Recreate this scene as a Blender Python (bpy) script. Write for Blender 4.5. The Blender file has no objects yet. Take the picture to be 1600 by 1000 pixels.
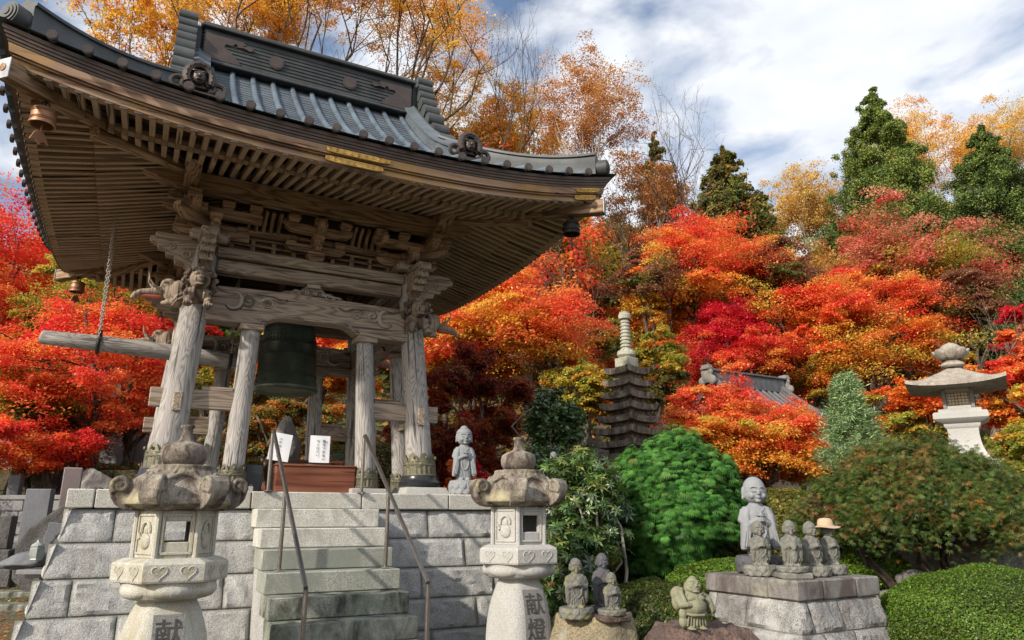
import bpy, bmesh, math, random
import numpy as np
from mathutils import Vector, Matrix, Euler

R = math.radians
scene = bpy.context.scene
COL = scene.collection

# ------------------------------------------------------------------ camera
EYE = 1.776; FPX = 1125.0; PITCH = 0.267
cam_d = bpy.data.cameras.new("camera"); cam = bpy.data.objects.new("camera", cam_d); COL.objects.link(cam)
cam.location = (0, 0, EYE); cam.rotation_euler = (math.pi/2 + PITCH, 0, 0)
cam_d.sensor_width = 36; cam_d.lens = FPX/1600*36; cam_d.clip_end = 2000; cam_d.clip_start = 0.05
scene.camera = cam

# ------------------------------------------------------------------ sun, sky, exposure
SUN_TO = Vector((-0.60, -0.66, 0.0)).normalized(); SUN_EL = R(29)
sd = bpy.data.lights.new("sun", 'SUN'); sd.energy = 3.15; sd.angle = R(1.4); sd.color = (1.0, 0.90, 0.76)
sun = bpy.data.objects.new("sun", sd); COL.objects.link(sun); sun.location = (-20, -20, 30)
SUN_DIR = Vector((SUN_TO.x*math.cos(SUN_EL), SUN_TO.y*math.cos(SUN_EL), math.sin(SUN_EL)))
sun.rotation_euler = (-SUN_DIR).to_track_quat('-Z', 'Y').to_euler()
w = bpy.data.worlds.new("World"); scene.world = w; w.use_nodes = True
nt = w.node_tree; nt.nodes.clear()
def wn(t, **k):
    n = nt.nodes.new(t)
    for a, b in k.items(): setattr(n, a, b)
    return n
sky = wn('ShaderNodeTexSky', sky_type='NISHITA', sun_disc=False)
sky.sun_elevation = SUN_EL; sky.sun_rotation = math.atan2(SUN_TO.x, SUN_TO.y); sky.altitude = 300; sky.air_density = 1.0; sky.dust_density = 3.0
tc = wn('ShaderNodeTexCoord'); mp = wn('ShaderNodeMapping'); mp.inputs['Scale'].default_value = (1.0, 1.0, 2.1)
mp.inputs['Rotation'].default_value = (0.2, 0.35, 0.5)
nz = wn('ShaderNodeTexNoise'); nz.inputs['Scale'].default_value = 5.2; nz.inputs['Detail'].default_value = 10; nz.inputs['Roughness'].default_value = 0.52; nz.inputs['Distortion'].default_value = 0.25
cr = wn('ShaderNodeValToRGB'); cr.color_ramp.elements[0].position = 0.43; cr.color_ramp.elements[1].position = 0.63
sx = wn('ShaderNodeSeparateXYZ')
# cloud cover thins towards the left of the sky (real cloud bank over the hill to the right)
ax = wn('ShaderNodeMath', operation='MULTIPLY_ADD'); ax.inputs[1].default_value = 0.13; ax.inputs[2].default_value = 0.075
ad = wn('ShaderNodeMath', operation='ADD')
nz2 = wn('ShaderNodeTexNoise'); nz2.inputs['Scale'].default_value = 9.0; nz2.inputs['Detail'].default_value = 8
cr2 = wn('ShaderNodeValToRGB'); cr2.color_ramp.elements[0].position = 0.3; cr2.color_ramp.elements[1].position = 0.7
cr2.color_ramp.elements[0].color = (4.3, 4.6, 5.15, 1); cr2.color_ramp.elements[1].color = (5.5, 5.58, 5.7, 1)
mx = wn('ShaderNodeMixRGB'); bg = wn('ShaderNodeBackground'); bg.inputs['Strength'].default_value = 0.112; wo = wn('ShaderNodeOutputWorld')
lk = nt.links.new
lk(tc.outputs['Generated'], mp.inputs['Vector']); lk(mp.outputs[0], nz.inputs['Vector']); lk(mp.outputs[0], nz2.inputs['Vector'])
lk(tc.outputs['Generated'], sx.inputs[0]); lk(sx.outputs['X'], ax.inputs[0]); lk(ax.outputs[0], ad.inputs[0]); lk(nz.outputs['Fac'], ad.inputs[1])
lk(ad.outputs[0], cr.inputs['Fac']); lk(cr.outputs['Color'], mx.inputs['Fac']); lk(sky.outputs[0], mx.inputs[1]); lk(nz2.outputs['Fac'], cr2.inputs['Fac']); lk(cr2.outputs['Color'], mx.inputs[2])
lk(mx.outputs[0], bg.inputs['Color']); lk(bg.outputs[0], wo.inputs['Surface'])
scene.view_settings.view_transform = 'Standard'; scene.view_settings.look = 'None'; scene.view_settings.gamma = 1
scene.view_settings.exposure = 0.78
scene.render.engine = 'CYCLES'
scene.cycles.max_bounces = 7; scene.cycles.diffuse_bounces = 4; scene.cycles.glossy_bounces = 2; scene.cycles.transmission_bounces = 3
scene.cycles.transparent_max_bounces = 4; scene.cycles.caustics_reflective = False; scene.cycles.caustics_refractive = False
scene.cycles.use_denoising = True; scene.cycles.sample_clamp_indirect = 4.0

# ------------------------------------------------------------------ helpers
def px_ray(px, py):
    u = (px-800)/FPX; v = (500-py)/FPX; c = math.cos(PITCH); s = math.sin(PITCH)
    return (u, c-v*s, s+v*c)
def at(px, py, Y):
    d = px_ray(px, py); t = Y/d[1]
    return Vector((d[0]*t, Y, EYE+d[2]*t))
def mpp(Y, py=500):                              # metres per photo pixel at distance Y
    d = px_ray(800, py); return Y/d[1]/FPX

def tag(o, label=None, cat=None, group=None, kind=None):
    if label: o['label'] = label
    if cat: o['category'] = cat
    if group: o['group'] = group
    if kind: o['kind'] = kind
    return o
def empty(name, loc, rz=0, label=None, cat=None, group=None):
    o = bpy.data.objects.new(name, None); COL.objects.link(o); o.location = loc; o.rotation_euler = (0, 0, rz)
    o.empty_display_size = 0.1
    return tag(o, label, cat, group)

class MB:
    """collects shapes of ONE mesh; every vertex also gets a grain coordinate (z along the piece)"""
    def __init__(s): s.v = []; s.f = []; s.g = []
    def add(s, verts, faces, g=None):
        b = len(s.v); s.v += [tuple(p) for p in verts]; s.f += [tuple(b+i for i in f) for f in faces]
        if g is None: g = verts
        s.g += [tuple(p) for p in g]
    def box(s, c, size, rot=None, bev=0.0, axis=None, taper=None):
        """chamfered box; grain along its longest side (or axis)"""
        hx, hy, hz = size[0]/2, size[1]/2, size[2]/2
        b = min(bev, hx*.45, hy*.45, hz*.45)
        off = Vector((random.uniform(-9, 9), random.uniform(-9, 9), random.uniform(-9, 9)))
        ax_ = axis if axis is not None else max(range(3), key=lambda i: size[i])
        def gc(p):
            q = (p[1], p[2], p[0]) if ax_ == 0 else ((p[0], p[2], p[1]) if ax_ == 1 else (p[0], p[1], p[2]))
            return (q[0]+off.x, q[1]+off.y, q[2]+off.z)
        vs = []; fs = []
        if b <= 0:
            for z in (-hz, hz):
                for x, y in ((-hx, -hy), (hx, -hy), (hx, hy), (-hx, hy)): vs.append(Vector((x, y, z)))
            fs = [(3, 2, 1, 0), (4, 5, 6, 7), (0, 1, 5, 4), (1, 2, 6, 5), (2, 3, 7, 6), (3, 0, 4, 7)]
        else:
            idx = {}
            for sx_ in (-1, 1):
                for sy_ in (-1, 1):
                    for sz_ in (-1, 1):
                        for k in range(3):
                            p = [sx_*hx, sy_*hy, sz_*hz]
                            for j in range(3):
                                if j != k: p[j] -= (sx_, sy_, sz_)[j]*b
                            idx[(sx_, sy_, sz_, k)] = len(vs); vs.append(Vector(p))
            S = (-1, 1)
            for k in range(3):
                a, c_ = [j for j in range(3) if j != k]
                for sg in S:
                    loop = []
                    for (p, q) in ((-1, -1), (1, -1), (1, 1), (-1, 1)):
                        t = [0, 0, 0]; t[k] = sg; t[a] = p; t[c_] = q; loop.append(idx[(t[0], t[1], t[2], k)])
                    nrm = (k == 1)
                    fs.append(tuple(loop if (sg > 0) != nrm else loop[::-1]))
            for k in range(3):                     # edges along axis k
                a, c_ = [j for j in range(3) if j != k]
                for p in S:
                    for q in S:
                        t0 = [0, 0, 0]; t0[a] = p; t0[c_] = q; t1 = list(t0); t0[k] = -1; t1[k] = 1
                        fs.append((idx[(*t0, a)], idx[(*t1, a)], idx[(*t1, c_)], idx[(*t0, c_)]))
            for sx_ in S:
                for sy_ in S:
                    for sz_ in S: fs.append(tuple(idx[(sx_, sy_, sz_, k)] for k in range(3)))
        if taper:                                  # scale of the top relative to the bottom
            for p in vs:
                t = (p.z+hz)/(2*hz); p.x *= 1+(taper-1)*t; p.y *= 1+(taper-1)*t
        g = [gc(p) for p in vs]
        M = rot if rot is not None else Matrix.Identity(3)
        c = Vector(c)
        s.add([M @ p + c for p in vs], fs, g)
    def beam(s, p0, p1, w_, h, bev=0.0, up=(0, 0, 1)):
        """square bar from p0 to p1, w_ across, h along up"""
        p0 = Vector(p0); p1 = Vector(p1); d = p1-p0; L_ = d.length; z = d.normalized(); u = Vector(up)
        x = u.cross(z).normalized(); y = z.cross(x)
        s.box((p0+p1)/2, (w_, h, L_), Matrix((x, y, z)).transposed(), bev, axis=2)
    def tube(s, path, rad, n=8, cap=True, flat=1.0):
        path = [Vector(p) for p in path]
        if not hasattr(rad, '__len__'): rad = [rad]*len(path)
        vs = []; g = []; off = (random.uniform(-9, 9), random.uniform(-9, 9)); acc = 0
        prev = None
        for i, p in enumerate(path):
            if i == 0: t = path[1]-path[0]
            elif i == len(path)-1: t = path[-1]-path[-2]
            else: t = path[i+1]-path[i-1]
            t = t.normalized() if t.length > 1e-9 else Vector((0, 0, 1))
            if prev is None:
                a = Vector((1, 0, 0)) if abs(t.x) < .9 else Vector((0, 1, 0)); x = (a - t*a.dot(t)).normalized()
            else: x = (prev - t*prev.dot(t)).normalized()
            prev = x; y = t.cross(x)
            if i: acc += (path[i]-path[i-1]).length
            for k in range(n):
                an = 2*math.pi*k/n; ca, sa = math.cos(an)*rad[i], math.sin(an)*rad[i]*flat
                vs.append(p + x*ca + y*sa); g.append((ca+off[0], sa+off[1], acc+off[0]))
        fs = []
        for i in range(len(path)-1):
            for k in range(n): fs.append((i*n+k, i*n+(k+1) % n, (i+1)*n+(k+1) % n, (i+1)*n+k))
        if cap: fs.append(tuple(range(n))[::-1]); fs.append(tuple((len(path)-1)*n+k for k in range(n)))
        s.add(vs, fs, g)
    def lathe(s, prof, n=24, c=(0, 0, 0), a0=0.0, sx=1, sy=1, cap=True):
        """profile of (r, z) turned round z (n = 6 gives a hexagonal solid)"""
        vs = []; c = Vector(c)
        for r, z in prof:
            for k in range(n):
                an = a0+2*math.pi*k/n; vs.append(c+Vector((r*math.cos(an)*sx, r*math.sin(an)*sy, z)))
        fs = []
        for i in range(len(prof)-1):
            for k in range(n): fs.append((i*n+k, i*n+(k+1) % n, (i+1)*n+(k+1) % n, (i+1)*n+k))
        if cap: fs.append(tuple(range(n))[::-1]); fs.append(tuple((len(prof)-1)*n+k for k in range(n)))
        s.add(vs, fs)
    def loft(s, secs, n=20, cap=True):
        """elliptical sections (cx, cy, z, rx, ry)"""
        vs = []
        for cx_, cy_, z, rx, ry in secs:
            for k in range(n): an = 2*math.pi*k/n; vs.append((cx_+rx*math.cos(an), cy_+ry*math.sin(an), z))
        fs = []
        for i in range(len(secs)-1):
            for k in range(n): fs.append((i*n+k, i*n+(k+1) % n, (i+1)*n+(k+1) % n, (i+1)*n+k))
        if cap: fs.append(tuple(range(n))[::-1]); fs.append(tuple((len(secs)-1)*n+k for k in range(n)))
        s.add(vs, fs)
    def ell(s, c, r, rot=None, nu=18, nv=11):
        c = Vector(c); M = rot if rot is not None else Matrix.Identity(3); vs = [c+M @ Vector((0, 0, -r[2]))]
        for i in range(1, nv):
            ph = -math.pi/2+math.pi*i/nv
            for k in range(nu):
                an = 2*math.pi*k/nu; vs.append(c+M @ Vector((r[0]*math.cos(ph)*math.cos(an), r[1]*math.cos(ph)*math.sin(an), r[2]*math.sin(ph))))
        vs.append(c+M @ Vector((0, 0, r[2]))); fs = []
        for k in range(nu): fs.append((0, 1+(k+1) % nu, 1+k)); fs.append((len(vs)-1, len(vs)-1-nu+k, len(vs)-1-nu+(k+1) % nu))
        for i in range(nv-2):
            for k in range(nu): fs.append((1+i*nu+k, 1+i*nu+(k+1) % nu, 1+(i+1)*nu+(k+1) % nu, 1+(i+1)*nu+k))
        s.add(vs, fs)
    def prism(s, outline, depth, M=None, c=(0, 0, 0)):
        """outline in local x,z extruded along local y, centred"""
        n = len(outline); M = M if M is not None else Matrix.Identity(3); c = Vector(c); vs = []; g = []
        o = random.uniform(-9, 9)
        for y in (-depth/2, depth/2):
            for x, z in outline: vs.append(c+M @ Vector((x, y, z))); g.append((z+o, y, x+o))
        area = sum(outline[i][0]*outline[(i+1) % n][1]-outline[(i+1) % n][0]*outline[i][1] for i in range(n))
        fs = [tuple(range(n)), tuple(range(2*n-1, n-1, -1))]
        fs += [(i, i+n, (i+1) % n+n, (i+1) % n) for i in range(n)]
        if area < 0: fs = [f[::-1] for f in fs]
        s.add(vs, fs, g)
    def grid(s, fn, nu, nv, closed=False):
        vs = [fn(i/nu, j/nv) for i in range(nu+1) for j in range(nv+1)]
        s.add(vs, [(i*(nv+1)+j, (i+1)*(nv+1)+j, (i+1)*(nv+1)+j+1, i*(nv+1)+j+1) for i in range(nu) for j in range(nv)])
    def xform(s, M):
        s.v = [tuple(M @ Vector(p)) for p in s.v]; return s
    def merge(s, o):
        b = len(s.v); s.v += o.v; s.g += o.g; s.f += [tuple(b+i for i in f) for f in o.f]; return s
    def mesh(s, name, off=(0, 0, 0), smooth=38):
        me = bpy.data.meshes.new(name)
        me.from_pydata([(p[0]+off[0], p[1]+off[1], p[2]+off[2]) for p in s.v], [], s.f)
        a = me.attributes.new('gc', 'FLOAT_VECTOR', 'POINT'); a.data.foreach_set('vector', np.array(s.g, dtype=np.float32).ravel())
        me.validate()
        if smooth: me.shade_smooth(); me.set_sharp_from_angle(angle=R(smooth))
        else: me.shade_flat()
        return me

def part(name, mb, mat, parent=None, off=(0, 0, 0), smooth=38, label=None):
    me = mb if isinstance(mb, bpy.types.Mesh) else mb.mesh(name, off, smooth)
    if 'gc' not in me.attributes:
        n = len(me.vertices); p = np.zeros(n*3, np.float32); me.vertices.foreach_get('co', p); a = me.attributes.new('gc', 'FLOAT_VECTOR', 'POINT'); a.data.foreach_set('vector', p)
    me.materials.clear(); me.materials.append(mat)
    o = bpy.data.objects.new(name, me); COL.objects.link(o)
    if parent is not None: o.parent = parent
    if label: o['label'] = label
    return o

def remesh(mb, voxel, smooth=3, name='body'):
    """fuse overlapping closed shapes of mb into one continuous surface"""
    me = bpy.data.meshes.new('tmp'); me.from_pydata(mb.v, [], mb.f)
    o = bpy.data.objects.new('tmp', me); COL.objects.link(o)
    m = o.modifiers.new('r', 'REMESH'); m.mode = 'VOXEL'; m.voxel_size = voxel; m.use_smooth_shade = True
    if smooth:
        m2 = o.modifiers.new('s', 'SMOOTH'); m2.factor = 0.5; m2.iterations = smooth
    dg = bpy.context.evaluated_depsgraph_get(); dg.update()
    out = bpy.data.meshes.new_from_object(o.evaluated_get(dg)); out.name = name
    bpy.data.objects.remove(o); bpy.data.meshes.remove(me)
    out.shade_smooth()
    return out

def np_mesh(name, V, F, col=None):
    """V (n,3), F (m,k) arrays -> mesh, with a colour attribute"""
    me = bpy.data.meshes.new(name); n, m, k = len(V), len(F), F.shape[1]
    me.vertices.add(n); me.vertices.foreach_set('co', V.astype(np.float32).ravel())
    me.loops.add(m*k); me.loops.foreach_set('vertex_index', F.astype(np.int32).ravel())
    me.polygons.add(m); me.polygons.foreach_set('loop_start', np.arange(0, m*k, k, dtype=np.int32))
    if col is not None:
        a = me.attributes.new('col', 'FLOAT_COLOR', 'POINT'); c4 = np.ones((n, 4), np.float32); c4[:, :3] = col
        a.data.foreach_set('color', c4.ravel())
    me.update(calc_edges=True)
    return me

# ------------------------------------------------------------------ materials
class NT:
    def __init__(s, name):
        s.m = bpy.data.materials.new(name); s.m.use_nodes = True; s.t = s.m.node_tree; s.t.nodes.clear()
        s.out = s.n('ShaderNodeOutputMaterial')
    def n(s, t, inp=None, **k):
        n = s.t.nodes.new(t)
        for a, b in k.items(): setattr(n, a, b)
        for a, b in (inp or {}).items():
            if isinstance(b, bpy.types.NodeSocket): s.t.links.new(b, n.inputs[a])
            else: n.inputs[a].default_value = b
        return n
    def obj(s): return s.n('ShaderNodeTexCoord').outputs['Object']
    def geo(s): return s.n('ShaderNodeNewGeometry').outputs['Position']
    def attr(s, a, o='Vector'): return s.n('ShaderNodeAttribute', attribute_name=a).outputs[o]
    def scale(s, v, sc): return s.n('ShaderNodeMapping', {'Vector': v, 'Scale': sc}).outputs[0]
    def noise(s, v, sc, det=5, ro=.55, dist=0): return s.n('ShaderNodeTexNoise', {'Vector': v, 'Scale': sc, 'Detail': det, 'Roughness': ro, 'Distortion': dist}).outputs['Fac']
    def ramp(s, fac, stops):
        r = s.n('ShaderNodeValToRGB', {'Fac': fac}); e = r.color_ramp.elements
        while len(e) < len(stops): e.new(0.5)
        for i, (p, c) in enumerate(stops): e[i].position = p; e[i].color = (*c, 1) if len(c) == 3 else c
        return r.outputs['Color']
    def mix(s, f, a, b, mode='MIX'):
        n = s.n('ShaderNodeMixRGB', blend_type=mode)
        for i, x in ((0, f), (1, a), (2, b)):
            if isinstance(x, bpy.types.NodeSocket): s.t.links.new(x, n.inputs[i])
            else: n.inputs[i].default_value = x if i == 0 else ((*x, 1) if len(x) == 3 else x)
        return n.outputs[0]
    def math(s, op, a, b=0.0):
        n = s.n('ShaderNodeMath', operation=op)
        for i, x in ((0, a), (1, b)):
            if isinstance(x, bpy.types.NodeSocket): s.t.links.new(x, n.inputs[i])
            else: n.inputs[i].default_value = x
        return n.outputs[0]
    def bump(s, h, st=.4, d=.01): return s.n('ShaderNodeBump', {'Height': h, 'Strength': st, 'Distance': d}).outputs[0]
    def finish(s, color, rough=.8, bump=None, metal=0.0, spec=.3):
        b = s.n('ShaderNodeBsdfPrincipled')
        for k, x in (('Base Color', color), ('Roughness', rough), ('Metallic', metal), ('Specular IOR Level', spec)):
            if isinstance(x, bpy.types.NodeSocket): s.t.links.new(x, b.inputs[k])
            else: b.inputs[k].default_value = (*x, 1) if k == 'Base Color' else x
        if bump is not None: s.t.links.new(bump, b.inputs['Normal'])
        s.t.links.new(b.outputs[0], s.out.inputs['Surface']); return s.m

G1 = (1, 1, 1); G0 = (0, 0, 0)
def stone(name, base, dark, speck=220, dirt=None, dirt_amt=.45, moss=None, moss_pos=.62, bump=.35, bd=.006, rough=.85, dscale=2.2, up_moss=False):
    t = NT(name); o = t.obj()
    sp = t.noise(o, speck, 2, .7); c = t.ramp(sp, [(.36, dark), (.5, base), (.66, tuple(min(1, x*1.22) for x in base))])
    big = t.noise(o, 1.3, 6, .6); c = t.mix(.5, c, t.ramp(big, [(.3, (.7, .7, .7)), (.7, (1.15, 1.15, 1.13))]), 'MULTIPLY')
    if dirt:
        d = t.noise(t.scale(o, (dscale, dscale, dscale*.45)), 1.6, 8, .68, .4)
        c = t.mix(t.ramp(d, [(1-dirt_amt-.12, G0), (1-dirt_amt+.12, G1)]), c, dirt)
    if moss:
        d = t.noise(o, 3.1, 8, .65, .3)
        if up_moss:
            nz_ = t.n('ShaderNodeSeparateXYZ', {0: t.n('ShaderNodeNewGeometry').outputs['Normal']}).outputs['Z']
            d = t.math('ADD', d, t.math('MULTIPLY', nz_, .12))
        c = t.mix(t.ramp(d, [(moss_pos-.05, G0), (moss_pos+.1, G1)]), c, moss)
    h = t.math('ADD', t.math('MULTIPLY', t.noise(o, speck*.35, 3), .5), t.noise(o, 22, 8, .65))
    return t.finish(c, rough, t.bump(h, bump, bd), 0, .25)
def wood(name, c_lo, c_mid, c_hi, freq=9.0, stretch=.16, bump=.35, rough=.75, rings=True, stain=None):
    t = NT(name); g = t.attr('gc')
    crk = t.noise(t.scale(g, (26, 26, .9)), 1.0, 2, .5)
    a = t.noise(t.scale(g, (2.4, 2.4, 2.4*stretch)), 1.7, 3, .5, .3)
    rg = t.math('MULTIPLY', t.math('ADD', t.math('SINE', t.math('MULTIPLY', a, freq*6.28)), 1.0), .5)
    fine = t.noise(t.scale(g, (60, 60, 2.2)), 1.0, 3, .6)
    v = t.math('ADD', t.math('MULTIPLY', rg, .6 if rings else .15), t.math('MULTIPLY', fine, .5 if rings else .9))
    c = t.ramp(v, [(.18, c_lo), (.42, c_mid), (.85, c_hi)])
    b = t.noise(g, .9, 5, .6); c = t.mix(.6, c, t.ramp(b, [(.3, (.62, .6, .58)), (.7, (1.2, 1.18, 1.15))]), 'MULTIPLY')
    c = t.mix(t.ramp(crk, [(.33, (1, 1, 1)), (.375, G0)]), c, tuple(x*.45 for x in c_lo))
    if stain:
        s_ = t.noise(t.obj(), 1.4, 6, .6); c = t.mix(t.ramp(s_, [(.5, G0), (.68, G1)]), c, stain)
    return t.finish(c, rough, t.bump(v, bump, .006), 0, .2)
def leafm(name, trans=.38, gloss=.06, tint=(1, 1, 1)):
    t = NT(name); c = t.attr('col', 'Color')
    c = t.mix(1.0, c, tint, 'MULTIPLY')
    d = t.n('ShaderNodeBsdfDiffuse', {'Color': c}); tr = t.n('ShaderNodeBsdfTranslucent', {'Color': c})
    m = t.n('ShaderNodeMixShader', {0: trans, 1: d.outputs[0], 2: tr.outputs[0]})
    gl = t.n('ShaderNodeBsdfGlossy', {'Roughness': .45}); m2 = t.n('ShaderNodeMixShader', {0: gloss, 1: m.outputs[0], 2: gl.outputs[0]})
    t.t.links.new(m2.outputs[0], t.out.inputs['Surface']); return t.m
def plain(name, c, rough=.6, metal=0.0, var=.25, bump=.1, sc=8, spec=.35):
    t = NT(name); o = t.obj(); n_ = t.noise(o, sc, 6, .6)
    col = t.mix(1.0, c, t.ramp(n_, [(.3, (1-var,)*3), (.7, (1+var,)*3)]), 'MULTIPLY')
    return t.finish(col, t.n('ShaderNodeMapRange', {'Value': n_, 'To Min': max(0, rough-.12), 'To Max': min(1, rough+.12)}).outputs[0], t.bump(n_, bump, .01), metal, spec)

M = {}
M['granite'] = stone('rock_faced_granite', (.385, .39, .39), (.17, .17, .172), 140, (.28, .28, .272), .36, (.17, .165, .15), .70, bump=1.0, bd=.016)
def block_stone():
    t = NT('rock_faced_block'); o = t.obj(); b = t.attr('gc'); bx_ = t.n('ShaderNodeSeparateXYZ', {0: b}); r_ = bx_.outputs['X']
    c = t.ramp(t.noise(o, 150, 2, .7), [(.36, (.165, .165, .168)), (.5, (.375, .38, .382)), (.66, (.47, .475, .475))])
    c = t.mix(1.0, c, t.ramp(r_, [(0, (.80, .80, .79)), (.5, (1.0, .995, .98)), (1, (1.13, 1.13, 1.13))]), 'MULTIPLY')
    c = t.mix(.5, c, t.ramp(t.noise(o, 5, 6, .65), [(.3, (.74, .74, .73)), (.7, (1.12, 1.12, 1.11))]), 'MULTIPLY')
    s_ = t.noise(t.scale(o, (7, 7, .7)), 1.0, 6, .6); c = t.mix(t.ramp(s_, [(.54, G0), (.72, (.55, .55, .55))]), c, (.16, .155, .135))
    c = t.mix(t.ramp(bx_.outputs['Y'], [(.0, (.7, .7, .7)), (.35, G0)]), c, (.13, .135, .10))
    h = t.math('ADD', t.math('MULTIPLY', t.noise(o, 60, 3), .5), t.noise(o, 24, 9, .7))
    return t.finish(c, .9, t.bump(h, .75, .014), 0, .2)
M['granite_cap'] = stone('sawn_granite', (.46, .455, .42), (.20, .19, .175), 170, (.33, .31, .26), .38, bump=.15)
M['granite_pale'] = stone('pale_granite', (.38, .38, .372), (.21, .21, .205), 190, (.30, .29, .26), .36, bump=.2, dscale=4)
M['lantern_pale'] = stone('lantern_stone', (.44, .435, .40), (.22, .215, .19), 180, (.29, .265, .18), .44, (.32, .32, .20), .68, bump=.4, dscale=5)
M['lantern_roof'] = stone('weathered_lantern_stone', (.36, .33, .275), (.14, .125, .105), 150, (.06, .043, .037), .52, (.34, .31, .17), .62, bump=.8, dscale=5)
M['step'] = stone('step_stone', (.50, .495, .46), (.24, .24, .22), 130, (.27, .27, .235), .42, (.12, .12, .11), .70, bump=.3, dscale=3)
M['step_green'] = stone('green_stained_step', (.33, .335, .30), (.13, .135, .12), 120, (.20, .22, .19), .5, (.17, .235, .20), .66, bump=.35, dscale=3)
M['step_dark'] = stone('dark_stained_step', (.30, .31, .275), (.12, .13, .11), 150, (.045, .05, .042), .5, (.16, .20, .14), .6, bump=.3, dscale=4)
M['jizo'] = stone('statue_granite', (.245, .26, .28), (.145, .155, .17), 220, (.22, .23, .24), .34, bump=.15)
M['jizo_old'] = stone('weathered_statue_stone', (.225, .225, .205), (.10, .10, .09), 140, (.12, .12, .105), .5, bump=.8, bd=.01, dscale=6)
M['jizo_mossy'] = stone('mossy_statue_stone', (.19, .19, .165), (.08, .08, .07), 140, (.10, .10, .10), .5, (.20, .20, .06), .57, bump=.8, bd=.01, dscale=6)
M['jizo_dark'] = stone('dark_statue_stone', (.10, .105, .125), (.05, .05, .06), 140, (.07, .065, .06), .5, (.16, .15, .06), .66, bump=.7, bd=.01)
M['hotei'] = stone('olive_statue_stone', (.235, .24, .165), (.115, .115, .08), 160, (.14, .135, .09), .45, (.27, .28, .13), .64, bump=.4)
M['altar'] = stone('altar_stone', (.30, .302, .30), (.10, .10, .10), 110, (.10, .09, .088), .45, (.40, .40, .39), .60, bump=1.0, bd=.014, dscale=4)
M['altar_cap'] = stone('altar_slab_stone', (.24, .235, .228), (.10, .096, .094), 140, (.088, .073, .070), .52, (.30, .29, .23), .62, bump=.4, dscale=4)
M['rock_brown'] = stone('brown_boulder', (.17, .115, .095), (.065, .045, .04), 60, (.055, .04, .037), .5, (.40, .38, .34), .74, bump=1.0, bd=.02)
M['rock_tan'] = stone('tan_boulder', (.27, .23, .145), (.12, .10, .07), 70, (.13, .12, .09), .48, (.34, .34, .31), .62, bump=1.0, bd=.02)
M['rock_grey'] = stone('grey_boulder', (.25, .25, .24), (.10, .10, .10), 70, (.10, .09, .085), .5, bump=1.0, bd=.02)
M['grave_dark'] = stone('dark_gravestone', (.16, .17, .19), (.07, .07, .08), 160, (.09, .09, .10), .4, bump=.2)
M['grave_red'] = stone('reddish_gravestone', (.24, .20, .20), (.13, .105, .105), 160, (.22, .17, .17), .4, bump=.2)
M['grave_grey'] = stone('grey_gravestone', (.20, .205, .215), (.10, .10, .11), 160, (.17, .17, .17), .4, bump=.2)
M['pagoda'] = stone('pagoda_stone', (.34, .30, .245), (.12, .10, .08), 90, (.075, .06, .05), .52, (.40, .41, .30), .63, bump=.9, bd=.02, dscale=4)
M['pagoda_top'] = stone('pagoda_finial_stone', (.42, .42, .34), (.2, .2, .16), 90, (.20, .20, .13), .4, bump=.7, bd=.02, dscale=5)
M['lantern_white'] = stone('white_granite', (.40, .405, .40), (.28, .28, .28), 150, (.36, .36, .34), .35, bump=.12)
M['lantern_cap'] = stone('weathered_granite_roof', (.37, .345, .305), (.18, .165, .14), 110, (.19, .155, .125), .45, (.32, .32, .25), .66, bump=.6, dscale=5)
M['ink'] = plain('ink', (.05, .05, .05), .9)
M['carved'] = stone('carved_dark_stone', (.20, .20, .195), (.10, .10, .10), 160, bump=.3)
M['heart_shade1'] = stone('shaded_heart_stone', (.33, .315, .255), (.17, .16, .13), 160, bump=.5)  # darker lantern stone: recess shade of the hearts put into the colour
M['heart_shade2'] = stone('shaded_heart_stone_pale', (.34, .34, .325), (.20, .20, .19), 160, bump=.5)  # same painted recess shade for the paler lantern
M['wood_grey'] = wood('weathered_pillar_wood', (.175, .166, .160), (.285, .274, .267), (.355, .345, .338), 22, .20, .4)
M['wood_beam'] = wood('weathered_beam_wood', (.155, .12, .094), (.265, .21, .165), (.34, .28, .228), 17, .12)
M['wood_brown'] = wood('brown_beam_wood', (.115, .072, .046), (.265, .175, .112), (.36, .255, .17), 14, .10)
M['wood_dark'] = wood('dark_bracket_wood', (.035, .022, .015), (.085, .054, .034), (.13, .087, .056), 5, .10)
M['wood_rafter'] = wood('rafter_wood', (.15, .105, .072), (.36, .262, .185), (.48, .37, .275), 4, .08, rings=False)
M['wood_end'] = plain('painted_rafter_end', (.095, .08, .07), .7)
M['wood_gold'] = wood('golden_fascia_wood', (.16, .10, .07), (.33, .215, .15), (.44, .31, .22), 5, .06, stain=(.46, .29, .12))  # brown board wood with golden patches mixed in by noise
M['carving'] = wood('carved_wood', (.09, .075, .06), (.24, .205, .175), (.36, .32, .28), 5, .2)
M['lion'] = wood('lion_wood', (.05, .038, .03), (.16, .125, .10), (.27, .22, .175), 6, .3, stain=(.075, .055, .045))
M['red_wood'] = wood('varnished_red_wood', (.085, .028, .016), (.165, .058, .032), (.22, .09, .055), 4, .06, rough=.45, bump=.1)
def copper(name, c, hi, rough=.42, metal=.55):
    t = NT(name); o = t.obj(); a = t.noise(o, 2.2, 7, .65); b = t.noise(t.scale(o, (1, 1, 6)), 8, 5, .6)
    col = t.mix(t.ramp(a, [(.35, G0), (.7, G1)]), c, hi); col = t.mix(.5, col, t.ramp(b, [(.3, (.7,)*3), (.7, (1.25,)*3)]), 'MULTIPLY')
    return t.finish(col, rough, t.bump(b, .12, .01), metal, .4)
M['copper'] = copper('patinated_copper_roof', (.070, .085, .102), (.12, .148, .172), .68, .12)
M['copper_ridge'] = copper('dark_copper_ridge', (.050, .055, .059), (.09, .10, .105), .58, .25)
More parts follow.
